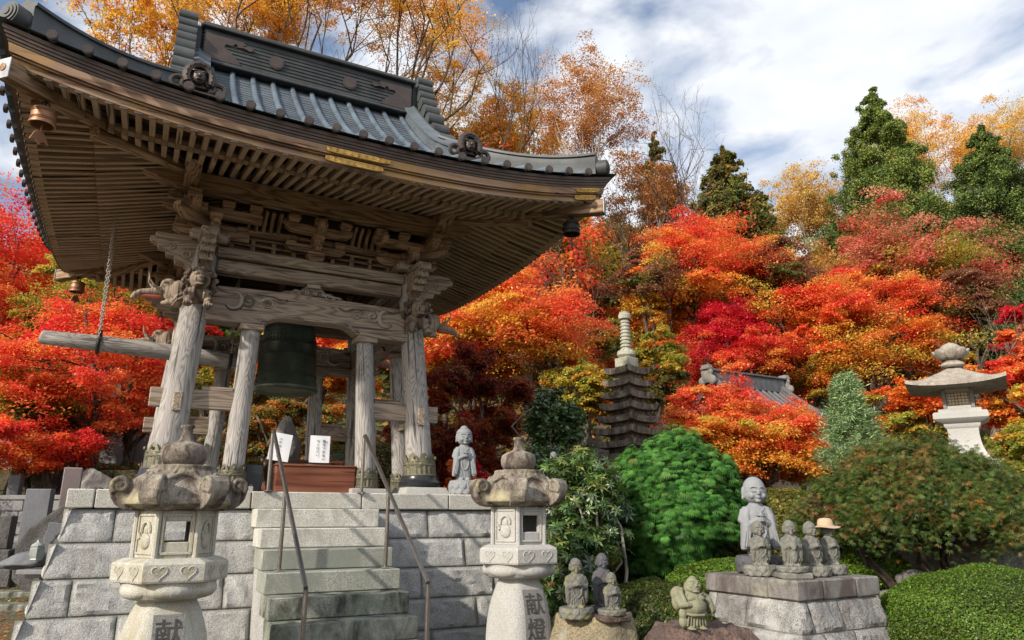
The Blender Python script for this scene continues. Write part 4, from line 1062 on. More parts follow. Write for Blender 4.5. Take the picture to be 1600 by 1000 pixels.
e = empty('offering_step', LW(.15, -1.30, ZP), TH, 'reddish brown wooden box standing at the top of the steps', 'wooden box')
mb = MB(); mb.box((0, 0, .15), (.87, .34, .30), None, .008); mb.box((0, -.005, .308), (.89, .36, .018), None, .004); part('box_body', mb, M['red_wood'], e)
e = empty('wooden_shelf', LW(.10, -1.02, ZP), TH, 'low varnished wooden shelf behind the reddish box, below the signs', 'shelf')
mb = MB(); mb.box((0, 0, .375), (.86, .22, .03), None, .004); part('shelf_board', mb, M['red_wood'], e)
for x in (-.36, .36): mb = MB(); mb.box((x, 0, .18), (.05, .18, .36), None, .004); part('leg', mb, M['red_wood'], e)
mb = MB(); mb.box((0, .03, .27), (.68, .03, .12), None, .004); part('apron', mb, M['red_wood'], e)
def sign(u, v, z, tilt, w_, h, cols, label, curl=0):
    e = empty('paper_sign', LW(u, v, z), TH, label, 'paper sign'); Rt = Matrix.Rotation(tilt, 4, 'Y')
    mb = MB(); mb.grid(lambda a, b: Vector(((a-.5)*w_, .004*math.sin(a*5+b*3), (b-.5)*h)), 6, 8)
    o = part('sheet', mb, M['paper'], e, smooth=60); o.rotation_euler = (0, tilt, 0)
    tm = MB()
    for x, txt, z0, step, sz in cols:
        for i, ch in enumerate(txt): add_glyph(tm, ch, sz, Rt @ Matrix.Translation((x, -.009, z0-i*step)) @ FACE, .001)
    part('lettering', tm, M['ink'], e)
sign(.19, -1.36, 2.515, 0, .225, .30, [(.042, '鐘をつかない', .092, .040, .036), (-.026, 'でください', .085, .038, .034)], 'white paper sign with two columns of writing, hanging straight above the box')
sign(-.245, -1.36, 2.52, R(7), .225, .30, [(-.012, 'ハチがいます', .088, .038, .034)], 'tilted white paper sign with one column of writing, behind the left handrail')
mb = MB(); mb.tube([LW(-.66, -1.345, 2.66), LW(-.2, -1.35, 2.655), LW(.2, -1.35, 2.655), LW(.66, -1.345, 2.665)], .003, 5); o = part('sign_string', mb, M['iron']); tag(o, 'thin dark string stretched between two inner posts carrying the paper signs', 'string')
e = empty('black_box', LW(-.50, -1.35, ZP), TH, 'small black lacquered box on the platform edge beside the left inner post', 'black box')
mb = MB(); mb.box((0, 0, .15), (.17, .14, .30), None, .006); part('box_body', mb, M['black'], e)
for i, x in enumerate((-.03, .10)):
    mb = MB(); mb.prism([(-.02, 0), (.02, 0), (.022, .06), (.012, .095), (-.012, .095), (-.022, .06)], .008); o = part('wooden_tag', mb, M['red_wood']); o.location = LW(-.50+x, -1.46, ZP); o.rotation_euler = (0, 0, TH); tag(o, 'small pointed wooden tag before the black box, ' + ('nearer the left inner post' if i == 0 else 'nearer the handrail'), 'wooden tag', 'wooden tags by the black box')

# ------------------------------------------------------------------ statues
def monk_mesh(hd=.36, hands='pray', vox=.008, rough=0, sleeves=True, seed=0, wide=1.0, hair=False):
    """standing monk of height 1, facing -y; hd = share of the height taken by the head"""
    b = MB(); H = 1-hd; rr = random.Random(seed); W = .25*wide
    b.loft([(0, 0, 0, .66*W, .56*W), (0, 0, .08*H, .70*W, .58*W), (0, 0, .35*H, .74*W, .60*W), (0, -.005, .62*H, .84*W, .62*W), (0, -.005, .80*H, .90*W, .58*W), (0, 0, .92*H, .72*W, .48*W), (0, 0, .99*H, .42*W, .38*W), (0, 0, 1.03*H, .34*W, .34*W)], 24)
    hr = hd*.5; hc = H+hr*.93
    b.ell((0, 0, hc+.02*hd), (hr*.80, hr*.86, hr*.97), nu=22, nv=14); b.ell((0, -hr*.12, hc-.28*hr), (hr*.76, hr*.76, hr*.66), nu=20, nv=12)
    for m in (-1, 1):
        b.ell((m*hr*.82, .03*hr, hc-.12*hr), (hr*.10, hr*.18, hr*.40)); b.ell((m*hr*.84, 0, hc-.45*hr), (hr*.10, hr*.13, hr*.18))
        b.tube([(m*hr*(.30+.26*math.cos(a)), -hr*(.90-.06*abs(math.cos(a))), hc+hr*(.02-.09*math.sin(a))) for a in np.linspace(.1, math.pi-.1, 8)], hr*.035, 5)   # closed lid
        b.tube([(m*hr*.12, -hr*.90, hc+hr*.20), (m*hr*.32, -hr*.87, hc+hr*.26), (m*hr*.55, -hr*.74, hc+hr*.18)], hr*.04, 5)
        b.ell((m*hr*.40, -hr*.62, hc-hr*.36), (hr*.22, hr*.24, hr*.22))
    b.ell((0, -hr*.93, hc-hr*.16), (hr*.10, hr*.14, hr*.16)); b.ell((0, -hr*.96, hc-hr*.22), (hr*.14, hr*.09, hr*.07))
    b.ell((0, -hr*.86, hc-hr*.43), (hr*.17, hr*.09, hr*.045)); b.ell((0, -hr*.83, hc-hr*.52), (hr*.14, hr*.09, hr*.05)); b.ell((0, -hr*.74, hc-hr*.72), (hr*.20, hr*.14, hr*.12))
    hz = .70*H; hy = -.74*W
    for m in (-1, 1):                                  # arms, sleeves, hands with five fingers
        af = 1.0 if sleeves else .80
        b.tube([(m*.70*W*af, 0, .88*H), (m*.92*W*af, -.10*W, .68*H), (m*.78*W*af, -.40*W, .58*H), (m*.20*W, hy, hz-.02*H)], [.25*W, .25*W, .22*W, .14*W], 12)
        if not sleeves: b.loft([(m*.62*W, -.28*W, .64*H, .26*W, .26*W), (m*.66*W, -.26*W, .40*H, .24*W, .24*W), (m*.64*W, -.22*W, .18*H, .20*W, .22*W), (m*.6*W, -.2*W, .10*H, .1*W, .12*W)], 14)
        if sleeves:
            b.loft([(m*.52*W, -.02*W, .95*H, .26*W, .34*W), (m*.70*W, -.10*W, .78*H, .32*W, .46*W), (m*.76*W, -.24*W, .58*H, .28*W, .46*W), (m*.82*W, -.28*W, .36*H, .28*W, .42*W), (m*.90*W, -.30*W, .20*H, .26*W, .36*W), (m*.95*W, -.30*W, .13*H, .20*W, .26*W), (m*.97*W, -.30*W, .11*H, .1*W, .12*W)], 18)
            for q in range(3): b.tube([(m*(.58+.10*q)*W, -.60*W, .66*H), (m*(.66+.14*q)*W, -.70*W, .40*H), (m*(.80+.14*q)*W, -.66*W, .17*H)], .030*W, 5)
        b.ell((m*.14*W, hy-.02*W, hz), (.15*W, .16*W, .19*W))
        for f in range(4): b.tube([(m*(.20-.02*f)*W, hy-.10*W, hz-.10*W+.07*W*f), (m*(.06)*W, hy-.19*W, hz-.09*W+.075*W*f), (m*.0*W, hy-.16*W, hz-.08*W+.08*W*f)], .045*W, 6)
        b.tube([(m*.15*W, hy-.06*W, hz+.14*W), (m*.05*W, hy-.10*W, hz+.28*W)], .05*W, 6)
        b.ell((m*.30*W, -.50*W, .03*H), (.22*W, .34*W, .06*H))      # toes under the hem
    if hair:
        b.ell((0, .06*hr, hc+.36*hr), (hr*.84, hr*.84, hr*.62), nu=20, nv=10); b.ell((0, .05*hr, hc+.95*hr), (hr*.40, hr*.40, hr*.26)); b.tube([(hr*.80*math.cos(a), .04*hr+hr*.82*math.sin(a), hc+.40*hr) for a in np.linspace(-math.pi, 0, 16)], hr*.05, 6)
    # robe folds and collar
    for q in range(-3, 4): b.tube([(q*.11*W, -.60*W, .50*H), (q*.14*W, -.61*W, .30*H), (q*.17*W, -.57*W, .06*H)], .035*W, 5)
    b.tube([(-.5*W, -.30*W, .96*H), (-.18*W, -.55*W, .84*H), (.15*W, -.62*W, .72*H)], .05*W, 6); b.tube([(.5*W, -.30*W, .96*H), (.2*W, -.54*W, .86*H), (-.05*W, -.62*W, .76*H)], .05*W, 6)
    for i in range(22): a = math.pi*(i+.5)/22; b.ell((.36*W*math.cos(a), -.66*W, (.60-.30*math.sin(a))*H), (.045*W,)*3, nu=6, nv=5)     # prayer beads
    if hands == 'jewel': b.tube([(0, hy-.15*W, hz+.22*W), (0, hy-.15*W, hz+.62*W)], [.09*W, .04*W], 8); b.box((0, hy-.15*W, hz+.22*W), (.55*W, .26*W, .06*W))
    if hands == 'child': b.ell((0, -.72*W, .34*H), (.26*W, .20*W, .22*H)); b.ell((0, -.78*W, .62*H), (.22*W, .2*W, .13*H))
    me = remesh(b, vox, 1)
    if rough:
        n = len(me.vertices); p = np.zeros(n*3, np.float32); q = np.zeros(n*3, np.float32); me.vertices.foreach_get('co', p); me.vertices.foreach_get('normal', q); p = p.reshape(-1, 3); q = q.reshape(-1, 3)
        k = rough*.6*(np.sin(p[:, 0]*31+seed)*np.sin(p[:, 1]*33)*np.sin(p[:, 2]*27+seed)+.5*np.sin(p[:, 0]*71)*np.sin(p[:, 2]*67)); me.vertices.foreach_set('co', (p+q*k[:, None]).ravel()); me.update()
    return me
def lotus_mesh(r, h, n=12, layers=2):
    mb = MB(); mb.lathe([(r*.72, 0), (r*.98, h*.10), (r*.90, h*.32), (r*.86, h*.55), (r*1.0, h*.82), (r*.95, h), (r*.5, h)], 32)
    for l in range(layers):
        for k in range(n):
            an = 2*math.pi*(k+.5*l)/n; z = h*(.30+.36*l); rr_ = r*(.90+.03*l); Mz = Matrix.Rotation(an, 3, 'Z') @ Matrix.Rotation(-.35, 3, 'Y')
            mb.ell((rr_*math.cos(an), rr_*math.sin(an), z), (r*.13, r*.27, h*.30), Mz, 10, 7)
            mb.tube([Vector((rr_*math.cos(an), rr_*math.sin(an), z))+Mz @ Vector((r*.12, r*.22*math.cos(a), h*.27*math.sin(a))) for a in np.linspace(-.2, math.pi+.2, 9)], r*.025, 5)
    return remesh(mb, r*.045, 1)
def statue(loc, rz, total, ped_h, ped_r, label, mat, hd=.36, hands='pray', rough=0, seed=0, sleeves=True, vox=.008, ped='lotus', pedmat=None, wide=1.0, tilt=0, hair=False):
    e = empty('monk_statue', loc, rz, label, 'statue', 'stone monk statues'); hb = total-ped_h
    o = part('body', monk_mesh(hd, hands, vox, rough, sleeves, seed, wide, hair), M[mat], e); o.scale = (hb, hb, hb); o.location = (0, 0, ped_h-.004); o.rotation_euler = (tilt, 0, 0)
    pm = M[pedmat or mat]
    if ped == 'lotus': part('lotus_base', lotus_mesh(ped_r, ped_h), pm, e)
    if ped == 'block' or ped == 'lotus_block':
        mb = MB(); hh = ped_h if ped == 'block' else ped_h*.5; mb.box((0, 0, hh/2), (ped_r*2, ped_r*1.7, hh), None, .012); part('base_block', mb, M['rock_brown'] if ped == 'lotus_block' else pm, e)
        if ped == 'lotus_block': o2 = part('lotus_base', lotus_mesh(ped_r*.95, ped_h*.5), pm, e); o2.location = (0, 0, hh-.003)
    return e
p = LW(1.79, -1.76, ZP)
statue(p, .30, .80, .17, .165, 'smooth pale grey monk statue praying on the platform corner beside the tower', 'jizo', .35, 'jewel', sleeves=True, vox=.0075, wide=.80, hair=True)
AL = (2.19, 5.88); AA = R(29); ZT = 1.30; a1 = Vector((math.cos(AA), math.sin(AA), 0)); a2 = Vector((-math.sin(AA), math.cos(AA), 0))
def ALP(r, bk, z): return Vector((AL[0], AL[1], z))+a1*r+a2*bk
def on_alt(px, Y):
    X = (px-800)/FPX*(Y*math.cos(PITCH)+(ZT-EYE)*math.sin(PITCH)); return Vector((X, Y, ZT))
statue(on_alt(1189, 6.66), .02, .84, .15, .20, 'tallest pale child-faced monk statue praying at the back of the altar slab', 'jizo', .36, 'jewel', sleeves=True, vox=.0065, pedmat='jizo_dark', wide=.86)
statue(on_alt(1190, 6.36), .05, .455, .09, .135, 'small grey monk statue with a cap and bead strings in front of the tallest one', 'jizo_old', .36, rough=.012, seed=3, sleeves=False, vox=.012, wide=1.05)
statue(on_alt(1240, 6.10), .0, .46, .10, .125, 'small monk statue holding a child on a square base at the altar corner', 'jizo_old', .34, 'child', rough=.012, seed=5, sleeves=False, vox=.012, ped='lotus_block', wide=1.05)
statue(on_alt(1272, 6.33), .35, .45, .085, .135, 'bare-headed small monk statue standing next to the one with a hat', 'jizo_old', .35, rough=.012, seed=7, sleeves=False, vox=.012, wide=1.05)
hs = statue(on_alt(1300, 6.52), .25, .44, .085, .12, 'small monk statue wearing a beige cloth hat at the altar right', 'jizo_old', .35, rough=.012, seed=9, sleeves=False, vox=.012, wide=1.0)
for o_ in list(bpy.data.objects):
    if o_.name.startswith('base_block'): o_.data.materials.clear(); o_.data.materials.append(M['jizo_old'])
hp_ = on_alt(1298, 6.50)
e = empty('cloth_hat', hp_+Vector((0, 0, .395)), .3, 'beige cotton sun hat on the head of a small statue', 'hat')
mb = MB(); mb.grid(lambda a, b_: Vector((math.cos(6.2832*a)*(.066+.062*b_**1.2), math.sin(6.2832*a)*(.060+.055*b_**1.2), -.014*b_-.006*math.sin(6.2832*a*3)*b_+.004)), 40, 6); o = part('brim', mb, M['cloth'], e, smooth=80); sm = o.modifiers.new('t', 'SOLIDIFY'); sm.thickness = .006
mb = MB(); mb.lathe([(.070, -.004), (.069, .012), (.066, .035), (.058, .058), (.04, .070), (.0, .074)], 28, sy=.94); part('hat_crown', mb, M['cloth'], e, smooth=70)

# altar of rock-faced stone
SL = 1.0
al = empty('stone_altar', ALP(SL/2, SL/2, .1), AA, 'stepped rough stone altar with a dark stained slab under the statues', 'altar')
def alp(x, y, z): return (x-SL/2, y-SL/2, z-.1)
mb = MB()
for (x0, x1, y0, y1) in ((0, .30, 0, .30), (.304, .70, 0, .30), (.704, SL, 0, .30), (0, .30, .304, SL), (.304, SL, .304, SL)): mb.box(alp((x0+x1)/2, (y0+y1)/2, ZT-.075), (x1-x0, y1-y0, .15), None, .012)
part('slab', mb, M['altar_cap'], al)
def alt_face(z): return .03-(1.15-z)*.30 if z < 1.15 else .03
def rough_alt(mb, fc, s0, s1, z0, z1, seed):
    rr = random.Random(seed); nu = max(3, int((s1-s0)/.03)); nv = max(3, int((z1-z0)/.03)); ph = [rr.uniform(0, 6) for _ in range(6)]
    vs = []
    for i in range(nu+1):
        for j in range(nv+1):
            a, b_ = i/nu, j/nv; z = z0+(z1-z0)*b_; d = alt_face(z); s = s0+(s1-s0)*a
            # stretch with the batter
            s = s if (s0 > .0 and s1 < SL) else (d if (s0 <= .0 and i == 0) else (SL-d if s1 >= SL and i == nu else s))
            m = min(a*(s1-s0), (1-a)*(s1-s0), b_*(z1-z0), (1-b_)*(z1-z0)); h = 0 if m < .012 else .018+.012*math.sin(s*17+ph[0]+z*9)+.010*math.sin(z*31+ph[1]+s*11)+rr.uniform(-.008, .008)
            q = d-max(h, 0)
            vs.append({0: alp(s, q, z), 1: alp(q, SL-s, z), 3: alp(SL-q, s, z)}[fc])
    mb.add(vs, [(i*(nv+1)+j, (i+1)*(nv+1)+j, (i+1)*(nv+1)+j+1, i*(nv+1)+j+1) for i in range(nu) for j in range(nv)])
for fc in (0, 1, 3):
    mb = MB()
    for r_, (z1, z0) in enumerate(((1.146, .92), (.914, .68), (.674, .44), (.434, .1))):
        cuts = {0: [.0, .12, .47, SL], 1: [.0, .2, .55, SL], 2: [0, .1, .5, SL], 3: [0, .3, SL]}[r_]
        for i in range(len(cuts)-1): rough_alt(mb, fc, cuts[i]+(.004 if i else 0), cuts[i+1]-(.004 if i < len(cuts)-2 else 0), z0+.003, z1-.003, r_*10+i+fc*100)
    part('rubble_face', mb, M['altar'], al, smooth=25)
mb = MB(); zz = [.1, .44, .68, .92, 1.146]
mb.lathe([((SL/2-alt_face(z)-.008)*math.sqrt(2), z-.1) for z in zz], 4, a0=math.pi/4); part('core', mb, M['mortar'], al)

# ------------------------------------------------------------------ boulders and the statues on them
def boulder(name, c, r, label, mat, seed, flat=None, rz=0, cat='boulder', top=None):
    e_ = MB(); rr = random.Random(seed); f = [(Vector((rr.uniform(-1, 1), rr.uniform(-1, 1), rr.uniform(-1, 1))).normalized(), rr.uniform(.60, .92)) for _ in range(16)]
    if top: f.append((Vector((0, 0, 1)), top))
    nu, nv = 64, 40; vs = []
    for i in range(nv+1):
        ph = -math.pi/2+math.pi*i/nv
        for k in range(nu):
            an = 2*math.pi*k/nu; d = Vector((math.cos(ph)*math.cos(an), math.cos(ph)*math.sin(an), math.sin(ph))); t_ = 1.0
            for n_, h in f:
                q = d.dot(n_)
                if q > 1e-4: t_ = min(t_, h/q)
            t_ *= 1+.025*math.sin(d.x*9+seed)*math.sin(d.y*11)*math.sin(d.z*8+2)+.012*math.sin(d.x*31+d.z*23+seed)
            vs.append((d.x*t_*r[0], d.y*t_*r[1], d.z*t_*r[2]))
    e_.add(vs, [(i*nu+k, i*nu+(k+1) % nu, (i+1)*nu+(k+1) % nu, (i+1)*nu+k) for i in range(nv) for k in range(nu)])
    o = part(name, e_, M[mat], smooth=50); o.location = c; o.rotation_euler = (0, 0, rz); return tag(o, label, cat)
boulder('boulder', (.72, 6.10, .42), (.50, .46, .98), 'tan flat-topped boulder carrying three small statues near the right stone lantern', 'rock_tan', 3, top=.62)
boulder('boulder', (1.44, 5.35, .42), (.66, .50, .90), 'large brown boulder with lichen in front of the altar', 'rock_brown', 5, top=.70)
zb_ = .42+.98*.62
def at_z(px, Y, z): return Vector(((px-800)/FPX*(Y*math.cos(PITCH)+(z-EYE)*math.sin(PITCH)), Y, z))
statue(at_z(901, 5.98, zb_-.01), .12, .455, .085, .13, 'yellow-green mossy monk statue on the tan boulder, left of the other two', 'jizo_mossy', .32, rough=.012, seed=11, sleeves=False, vox=.012, wide=1.1)
statue(at_z(943, 6.26, zb_-.02), .25, .49, .07, .11, 'blackened monk statue standing behind the crouched one on the tan boulder', 'jizo_dark', .30, rough=.01, seed=13, sleeves=False, vox=.012, wide=.95)
statue(at_z(957, 5.88, zb_-.015), .35, .36, .09, .11, 'shortest mossy monk statue on a square rusty base, on the tan boulder', 'jizo_mossy', .36, rough=.012, seed=15, sleeves=False, vox=.013, ped='lotus_block', wide=1.15)
# laughing monk with a sack
def hotei_mesh():
    b = MB()
    b.loft([(0, 0, .02, .17, .15), (0, 0, .10, .20, .17), (0, -.01, .26, .235, .18), (0, -.03, .33, .245, .21)], 22)      # skirt
    b.ell((0, -.085, .42), (.245, .235, .185)); b.ell((0, -.03, .55), (.235, .17, .16)); b.ell((0, .02, .60), (.25, .13, .11))
    b.ell((.01, -.05, .815), (.135, .135, .15)); b.ell((.01, -.08, .755), (.15, .12, .095)); b.ell((.02, -.20, .815), (.028, .03, .03)); b.ell((0, -.03, .685), (.13, .11, .07))
    b.ell((.02, -.185, .70), (.075, .03, .02)); b.tube([(-.05, -.175, .755), (.02, -.195, .735), (.09, -.17, .76)], .014, 6); b.tube([(-.045, -.172, .752), (.02, -.188, .775), (.085, -.168, .758)], .012, 6)
    for m in (-1, 1):
        b.ell((.01+m*.14, -.02, .77), (.028, .04, .095)); b.ell((.015+m*.08, -.145, .795), (.05, .04, .038))
        b.tube([(.015+m*.03, -.178, .845), (.015+m*.06, -.172, .86), (.015+m*.10, -.14, .845)], .014, 5); b.tube([(.015+m*.03, -.172, .88), (.015+m*.07, -.165, .90), (.015+m*.11, -.12, .88)], .014, 5)
        b.ell((m*.10, -.20, .575), (.085, .045, .05)); b.ell((m*.12, -.14, .035), (.065, .12, .04))
        for q in range(4): b.ell((m*.12+(q-1.5)*.024, -.255, .03), (.014, .024, .018), nu=6, nv=5)
    b.ell((.03, -.02, .955), (.045, .045, .03)); b.ell((.08, -.03, .945), (.02, .02, .03))
    b.tube([(-.21, 0, .62), (-.31, -.06, .53), (-.30, -.17, .46), (-.22, -.24, .47)], [.085, .085, .07, .05], 12)
    b.tube([(.21, 0, .62), (.33, -.03, .52), (.38, -.06, .40), (.385, -.10, .30)], [.085, .09, .075, .045], 12)
    for q in range(4):
        b.tube([(-.25+.026*q, -.27, .50), (-.24+.026*q, -.295, .465), (-.235+.026*q, -.275, .435)], .016, 5); b.tube([(.365+.014*q, -.12, .29-.008*q), (.37+.014*q, -.125, .235)], .016, 5)
    b.tube([(-.22, -.25, .50), (-.20, -.29, .53)], .016, 5); b.tube([(.36, -.12, .30), (.34, -.14, .27)], .016, 5)
    b.ell((-.27, .05, .64), (.14, .13, .15)); b.ell((-.30, .03, .50), (.10, .12, .16)); b.tube([(-.20, .0, .74), (-.26, -.10, .66), (-.24, -.22, .50)], .045, 8)
    b.ell((-.26, -.12, .30), (.085, .07, .11)); b.ell((-.25, -.10, .16), (.09, .08, .12))                                   # hanging sleeve
    for k in range(3): b.tube([(.19-.02*k, -.14, .665-.03*k), (.0, -.215-.012*k, .615-.035*k), (-.19+.02*k, -.14, .665-.03*k)], .018, 6)
    b.tube([(.24, -.12, .31), (.12, -.25, .275), (-.12, -.25, .275), (-.24, -.12, .31)], .024, 6)
    for q in range(-3, 4): b.tube([(q*.055, -.205+.01*abs(q), .25), (q*.065, -.18+.008*abs(q), .07)], .016, 5)
    return remesh(b, .0085, 1)
hz_ = at(1083, 979, 5.22)
bo = [o_ for o_ in bpy.data.objects if o_.get('label', '').startswith('large brown boulder')][0]
bz = [v.co+bo.location for v in bo.data.vertices]; hz_.z = max(v.z for v in bz if (v.x-hz_.x)**2+(v.y-hz_.y)**2 < .09**2)
e = empty('laughing_statue', (hz_.x, hz_.y, hz_.z-.012), .25, 'olive laughing fat-bellied monk statue with a sack, on the brown boulder', 'statue')
o = part('body', hotei_mesh(), M['hotei'], e); o.scale = (.345,)*3

# ------------------------------------------------------------------ tall white granite lantern
g0 = at(1515, 718, 10.0); gz = terr(g0.x, 10.0)
e = empty('granite_lantern', (g0.x-.02, 10.0, g0.z-.10), R(-33), 'tall white granite lantern with a swooping brown roof behind the green maple', 'stone lantern'); e.scale = (.77, .77, .77)
def sq(mb, prof, cv=None): mb.lathe([(r*math.sqrt(2), z) for r, z in prof], 4, a0=math.pi/4)
mb = MB(); sq(mb, [(.47, -1.3), (.47, .06), (.43, .10)]); part('plinth', mb, M['lantern_white'], e, smooth=20)
mb = MB(); sq(mb, [(.38, .10), (.345, .14), (.30, .22), (.265, .32), (.245, .43), (.235, .56), (.24, .66), (.27, .69), (.28, .73), (.28, .745)]); part('stem', mb, M['lantern_white'], e, smooth=40)
mb = MB(); sq(mb, [(.28, .747), (.40, .81), (.42, .83), (.42, .92), (.40, .945), (.33, .955), (.33, 1.0), (.27, 1.012)]); part('middle_platform', mb, M['lantern_white'], e, smooth=20)
mb = MB(); fb = .245
for i in range(4):
    Mz = Matrix.Rotation(i*math.pi/2, 3, 'Z')
    for x in (-1, 1): mb.box(Mz @ Vector((x*(fb-.03), -(fb-.03), 1.19)), (.06, .06, .36), Mz, .006)
    mb.box(Mz @ Vector((0, -(fb-.03), 1.035)), (fb*2-.124, .055, .055), Mz, .004); mb.box(Mz @ Vector((0, -(fb-.03), 1.345)), (fb*2-.124, .055, .055), Mz, .004)
fbx = part('fire_box', mb, M['lantern_white'], e)
for i in range(4):
    Mz = Matrix.Rotation(i*math.pi/2, 3, 'Z'); mb = MB()
    for q in range(-3, 4): mb.box(Mz @ Vector((q*.052, -(fb-.045), 1.19)), (.016, .016, .26), Mz)
    for q in range(-2, 3): mb.box(Mz @ Vector((0, -(fb-.047), 1.19+q*.052)), (.36, .014, .016), Mz)
    part('lattice', mb, M['wood_beam'], fbx)
mb = MB(); mb.box((0, 0, 1.19), (.36, .36, .30), None, .01); part('paper_lining', mb, M['plaster'], fbx)
mb = MB(); n = 20
def lroof(a, b_):
    x, y = (a*2-1), (b_*2-1); m = max(abs(x), abs(y)); k = min(abs(x), abs(y)); z = 1.40+.36*(1-m)**1.25+.02+.10*(k**3)*(m**2)+(.05*(1-m)); return Vector((x*.76, y*.76, z))
mb.grid(lroof, 28, 28)
nb = len(mb.v); mb.grid(lambda a, b_: Vector(((a*2-1)*.76, (b_*2-1)*.76, 1.375+.075*min(abs(a*2-1), abs(b_*2-1))**3*max(abs(a*2-1), abs(b_*2-1))**2)), 28, 28)
for i in range(28):                                   # rim
    for (ia, ib) in (((i, 0), (i+1, 0)), ((i+1, 28), (i, 28)), ((0, i+1), (0, i)), ((28, i), (28, i+1))):
        f0 = ia[0]*29+ia[1]; f1 = ib[0]*29+ib[1]; mb.f.append((f0, f1, nb+f1, nb+f0))
part('lantern_roof', mb, M['lantern_cap'], e, smooth=35)
mb = MB(); mb.lathe([(.13, 1.80), (.16, 1.83), (.14, 1.87), (.10, 1.89), (.08, 1.92), (.12, 1.95), (.16, 1.98), (.15, 2.0), (.155, 2.04), (.145, 2.10), (.10, 2.15), (.03, 2.185), (.0, 2.20)], 24)
for k in range(8):
    an = k*math.pi/4; Mz = Matrix.Rotation(an, 3, 'Z') @ Matrix.Rotation(.6, 3, 'Y'); mb.ell((.18*math.cos(an), .18*math.sin(an), 2.0), (.035, .085, .095), Mz, 10, 7)
lj = part('lotus_jewel', remesh(mb, .010, 1), M['lantern_cap'], e); lj.scale = (1.28, 1.28, 1.2); lj.location = (0, 0, -.37)

# ------------------------------------------------------------------ stone pagoda
pgY = 15.0; pg0 = at(985, 705, pgY)
e = empty('stone_pagoda', (pg0.x, pgY, terr(pg0.x, pgY)), R(40), 'dark many-tiered stone pagoda with a pale ringed spire', 'pagoda')
zg = terr(pg0.x, pgY)
ztier = [at(985, y, pgY).z-zg for y in (578, 597, 616, 634, 653, 672, 692, 712, 733)]; wt = [.36, .385, .41, .445, .475, .51, .545, .575, .60]
def pag_roof(z, w_):
    mb = MB(); N = 16; nb = 0
    def top(a, b_):
        x, y = a*2-1, b_*2-1; m = max(abs(x), abs(y)); k = min(abs(x), abs(y)); return Vector((x*w_, y*w_, z+.085*(1-m)+.05*k**3*m))
    mb.grid(top, N, N); nb = len(mb.v)
    mb.grid(lambda a, b_: top(a, b_)+Vector((-(a*2-1)*.03, -(b_*2-1)*.03, -.12-.085*(1-max(abs(a*2-1), abs(b_*2-1)))*.6)), N, N)
    W1 = N+1
    for i in range(N):
        for (ia, ib) in (((i, 0), (i+1, 0)), ((i+1, N), (i, N)), ((0, i+1), (0, i)), ((N, i), (N, i+1))):
            f0 = ia[0]*W1+ia[1]; f1 = ib[0]*W1+ib[1]; mb.f.append((f0, f1, nb+f1, nb+f0))
    return mb
for z, w_ in zip(ztier, wt):
    part('tier_roof', pag_roof(z, w_), M['pagoda'], e, smooth=35)
    mb = MB(); mb.box((0, 0, z-.17), (w_*1.15, w_*1.15, .17), None, .01); part('tier_body', mb, M['pagoda'], e)
mb = MB(); mb.box((0, 0, (ztier[-1]-.25)/2), (.75, .75, ztier[-1]-.25), None, .02); part('pagoda_base', mb, M['pagoda'], e)
mb = MB(); z0 = ztier[0]+.07; mb.box((0, 0, z0+.08), (.36, .36, .20), None, .015)
mb.lathe([(.15, z0+.18), (.20, z0+.24), (.19, z0+.30), (.13, z0+.34)], 20)
for k in range(8): an = k*math.pi/4; mb.ell((.15*math.cos(an), .15*math.sin(an), z0+.29), (.04, .07, .06), Matrix.Rotation(an, 3, 'Z'))
zt_ = at(977, 487, pgY).z-zg; z1 = z0+.32
mb.lathe([(.10, z1), (.085, zt_-.20), (.08, zt_-.19)], 16)
for i in range(9): z = z1+.04+(zt_-.24-z1-.04)*i/8; mb.lathe([(.095, z-.022), (.125-.003*i, z-.018), (.13-.003*i, z), (.125-.003*i, z+.018), (.095, z+.022)], 18)
mb.lathe([(.09, zt_-.20), (.135, zt_-.17), (.14, zt_-.08), (.11, zt_-.05), (.12, zt_-.02), (.06, zt_)], 18)
part('spire', mb, M['pagoda_top'], e)

# ------------------------------------------------------------------ small background stones
def lantern_top(px, py, Y, label):
    p = at(px, py, Y); zg = terr(p.x, Y)-.02; h = p.z-zg
    e = empty('small_stone_lantern', (p.x, Y, zg), .4, label, 'stone lantern')
    mb = MB(); mb.lathe([(.16, 0), (.12, .1), (.10, h-.75), (.16, h-.68)], 12); part('post', mb, M['grave_grey'], e)
    mb = MB(); mb.lathe([(.13, h-.68), (.13, h-.42)], 6); part('fire_box', mb, M['grave_grey'], e)
    mb = MB(); mb.lathe([(.12, h-.44), (.30, h-.42), (.31, h-.38), (.20, h-.30), (.07, h-.24)], 6); part('lantern_roof', mb, M['grave_grey'], e)
    mb = MB(); mb.lathe([(.05, h-.24), (.075, h-.18), (.05, h-.12), (.04, h-.02), (.02, h)], 14); part('finial', mb, M['grave_grey'], e)
lantern_top(865, 706, 8.9, 'small grey stone lantern whose roof peeps out of the bushes behind the right lantern')

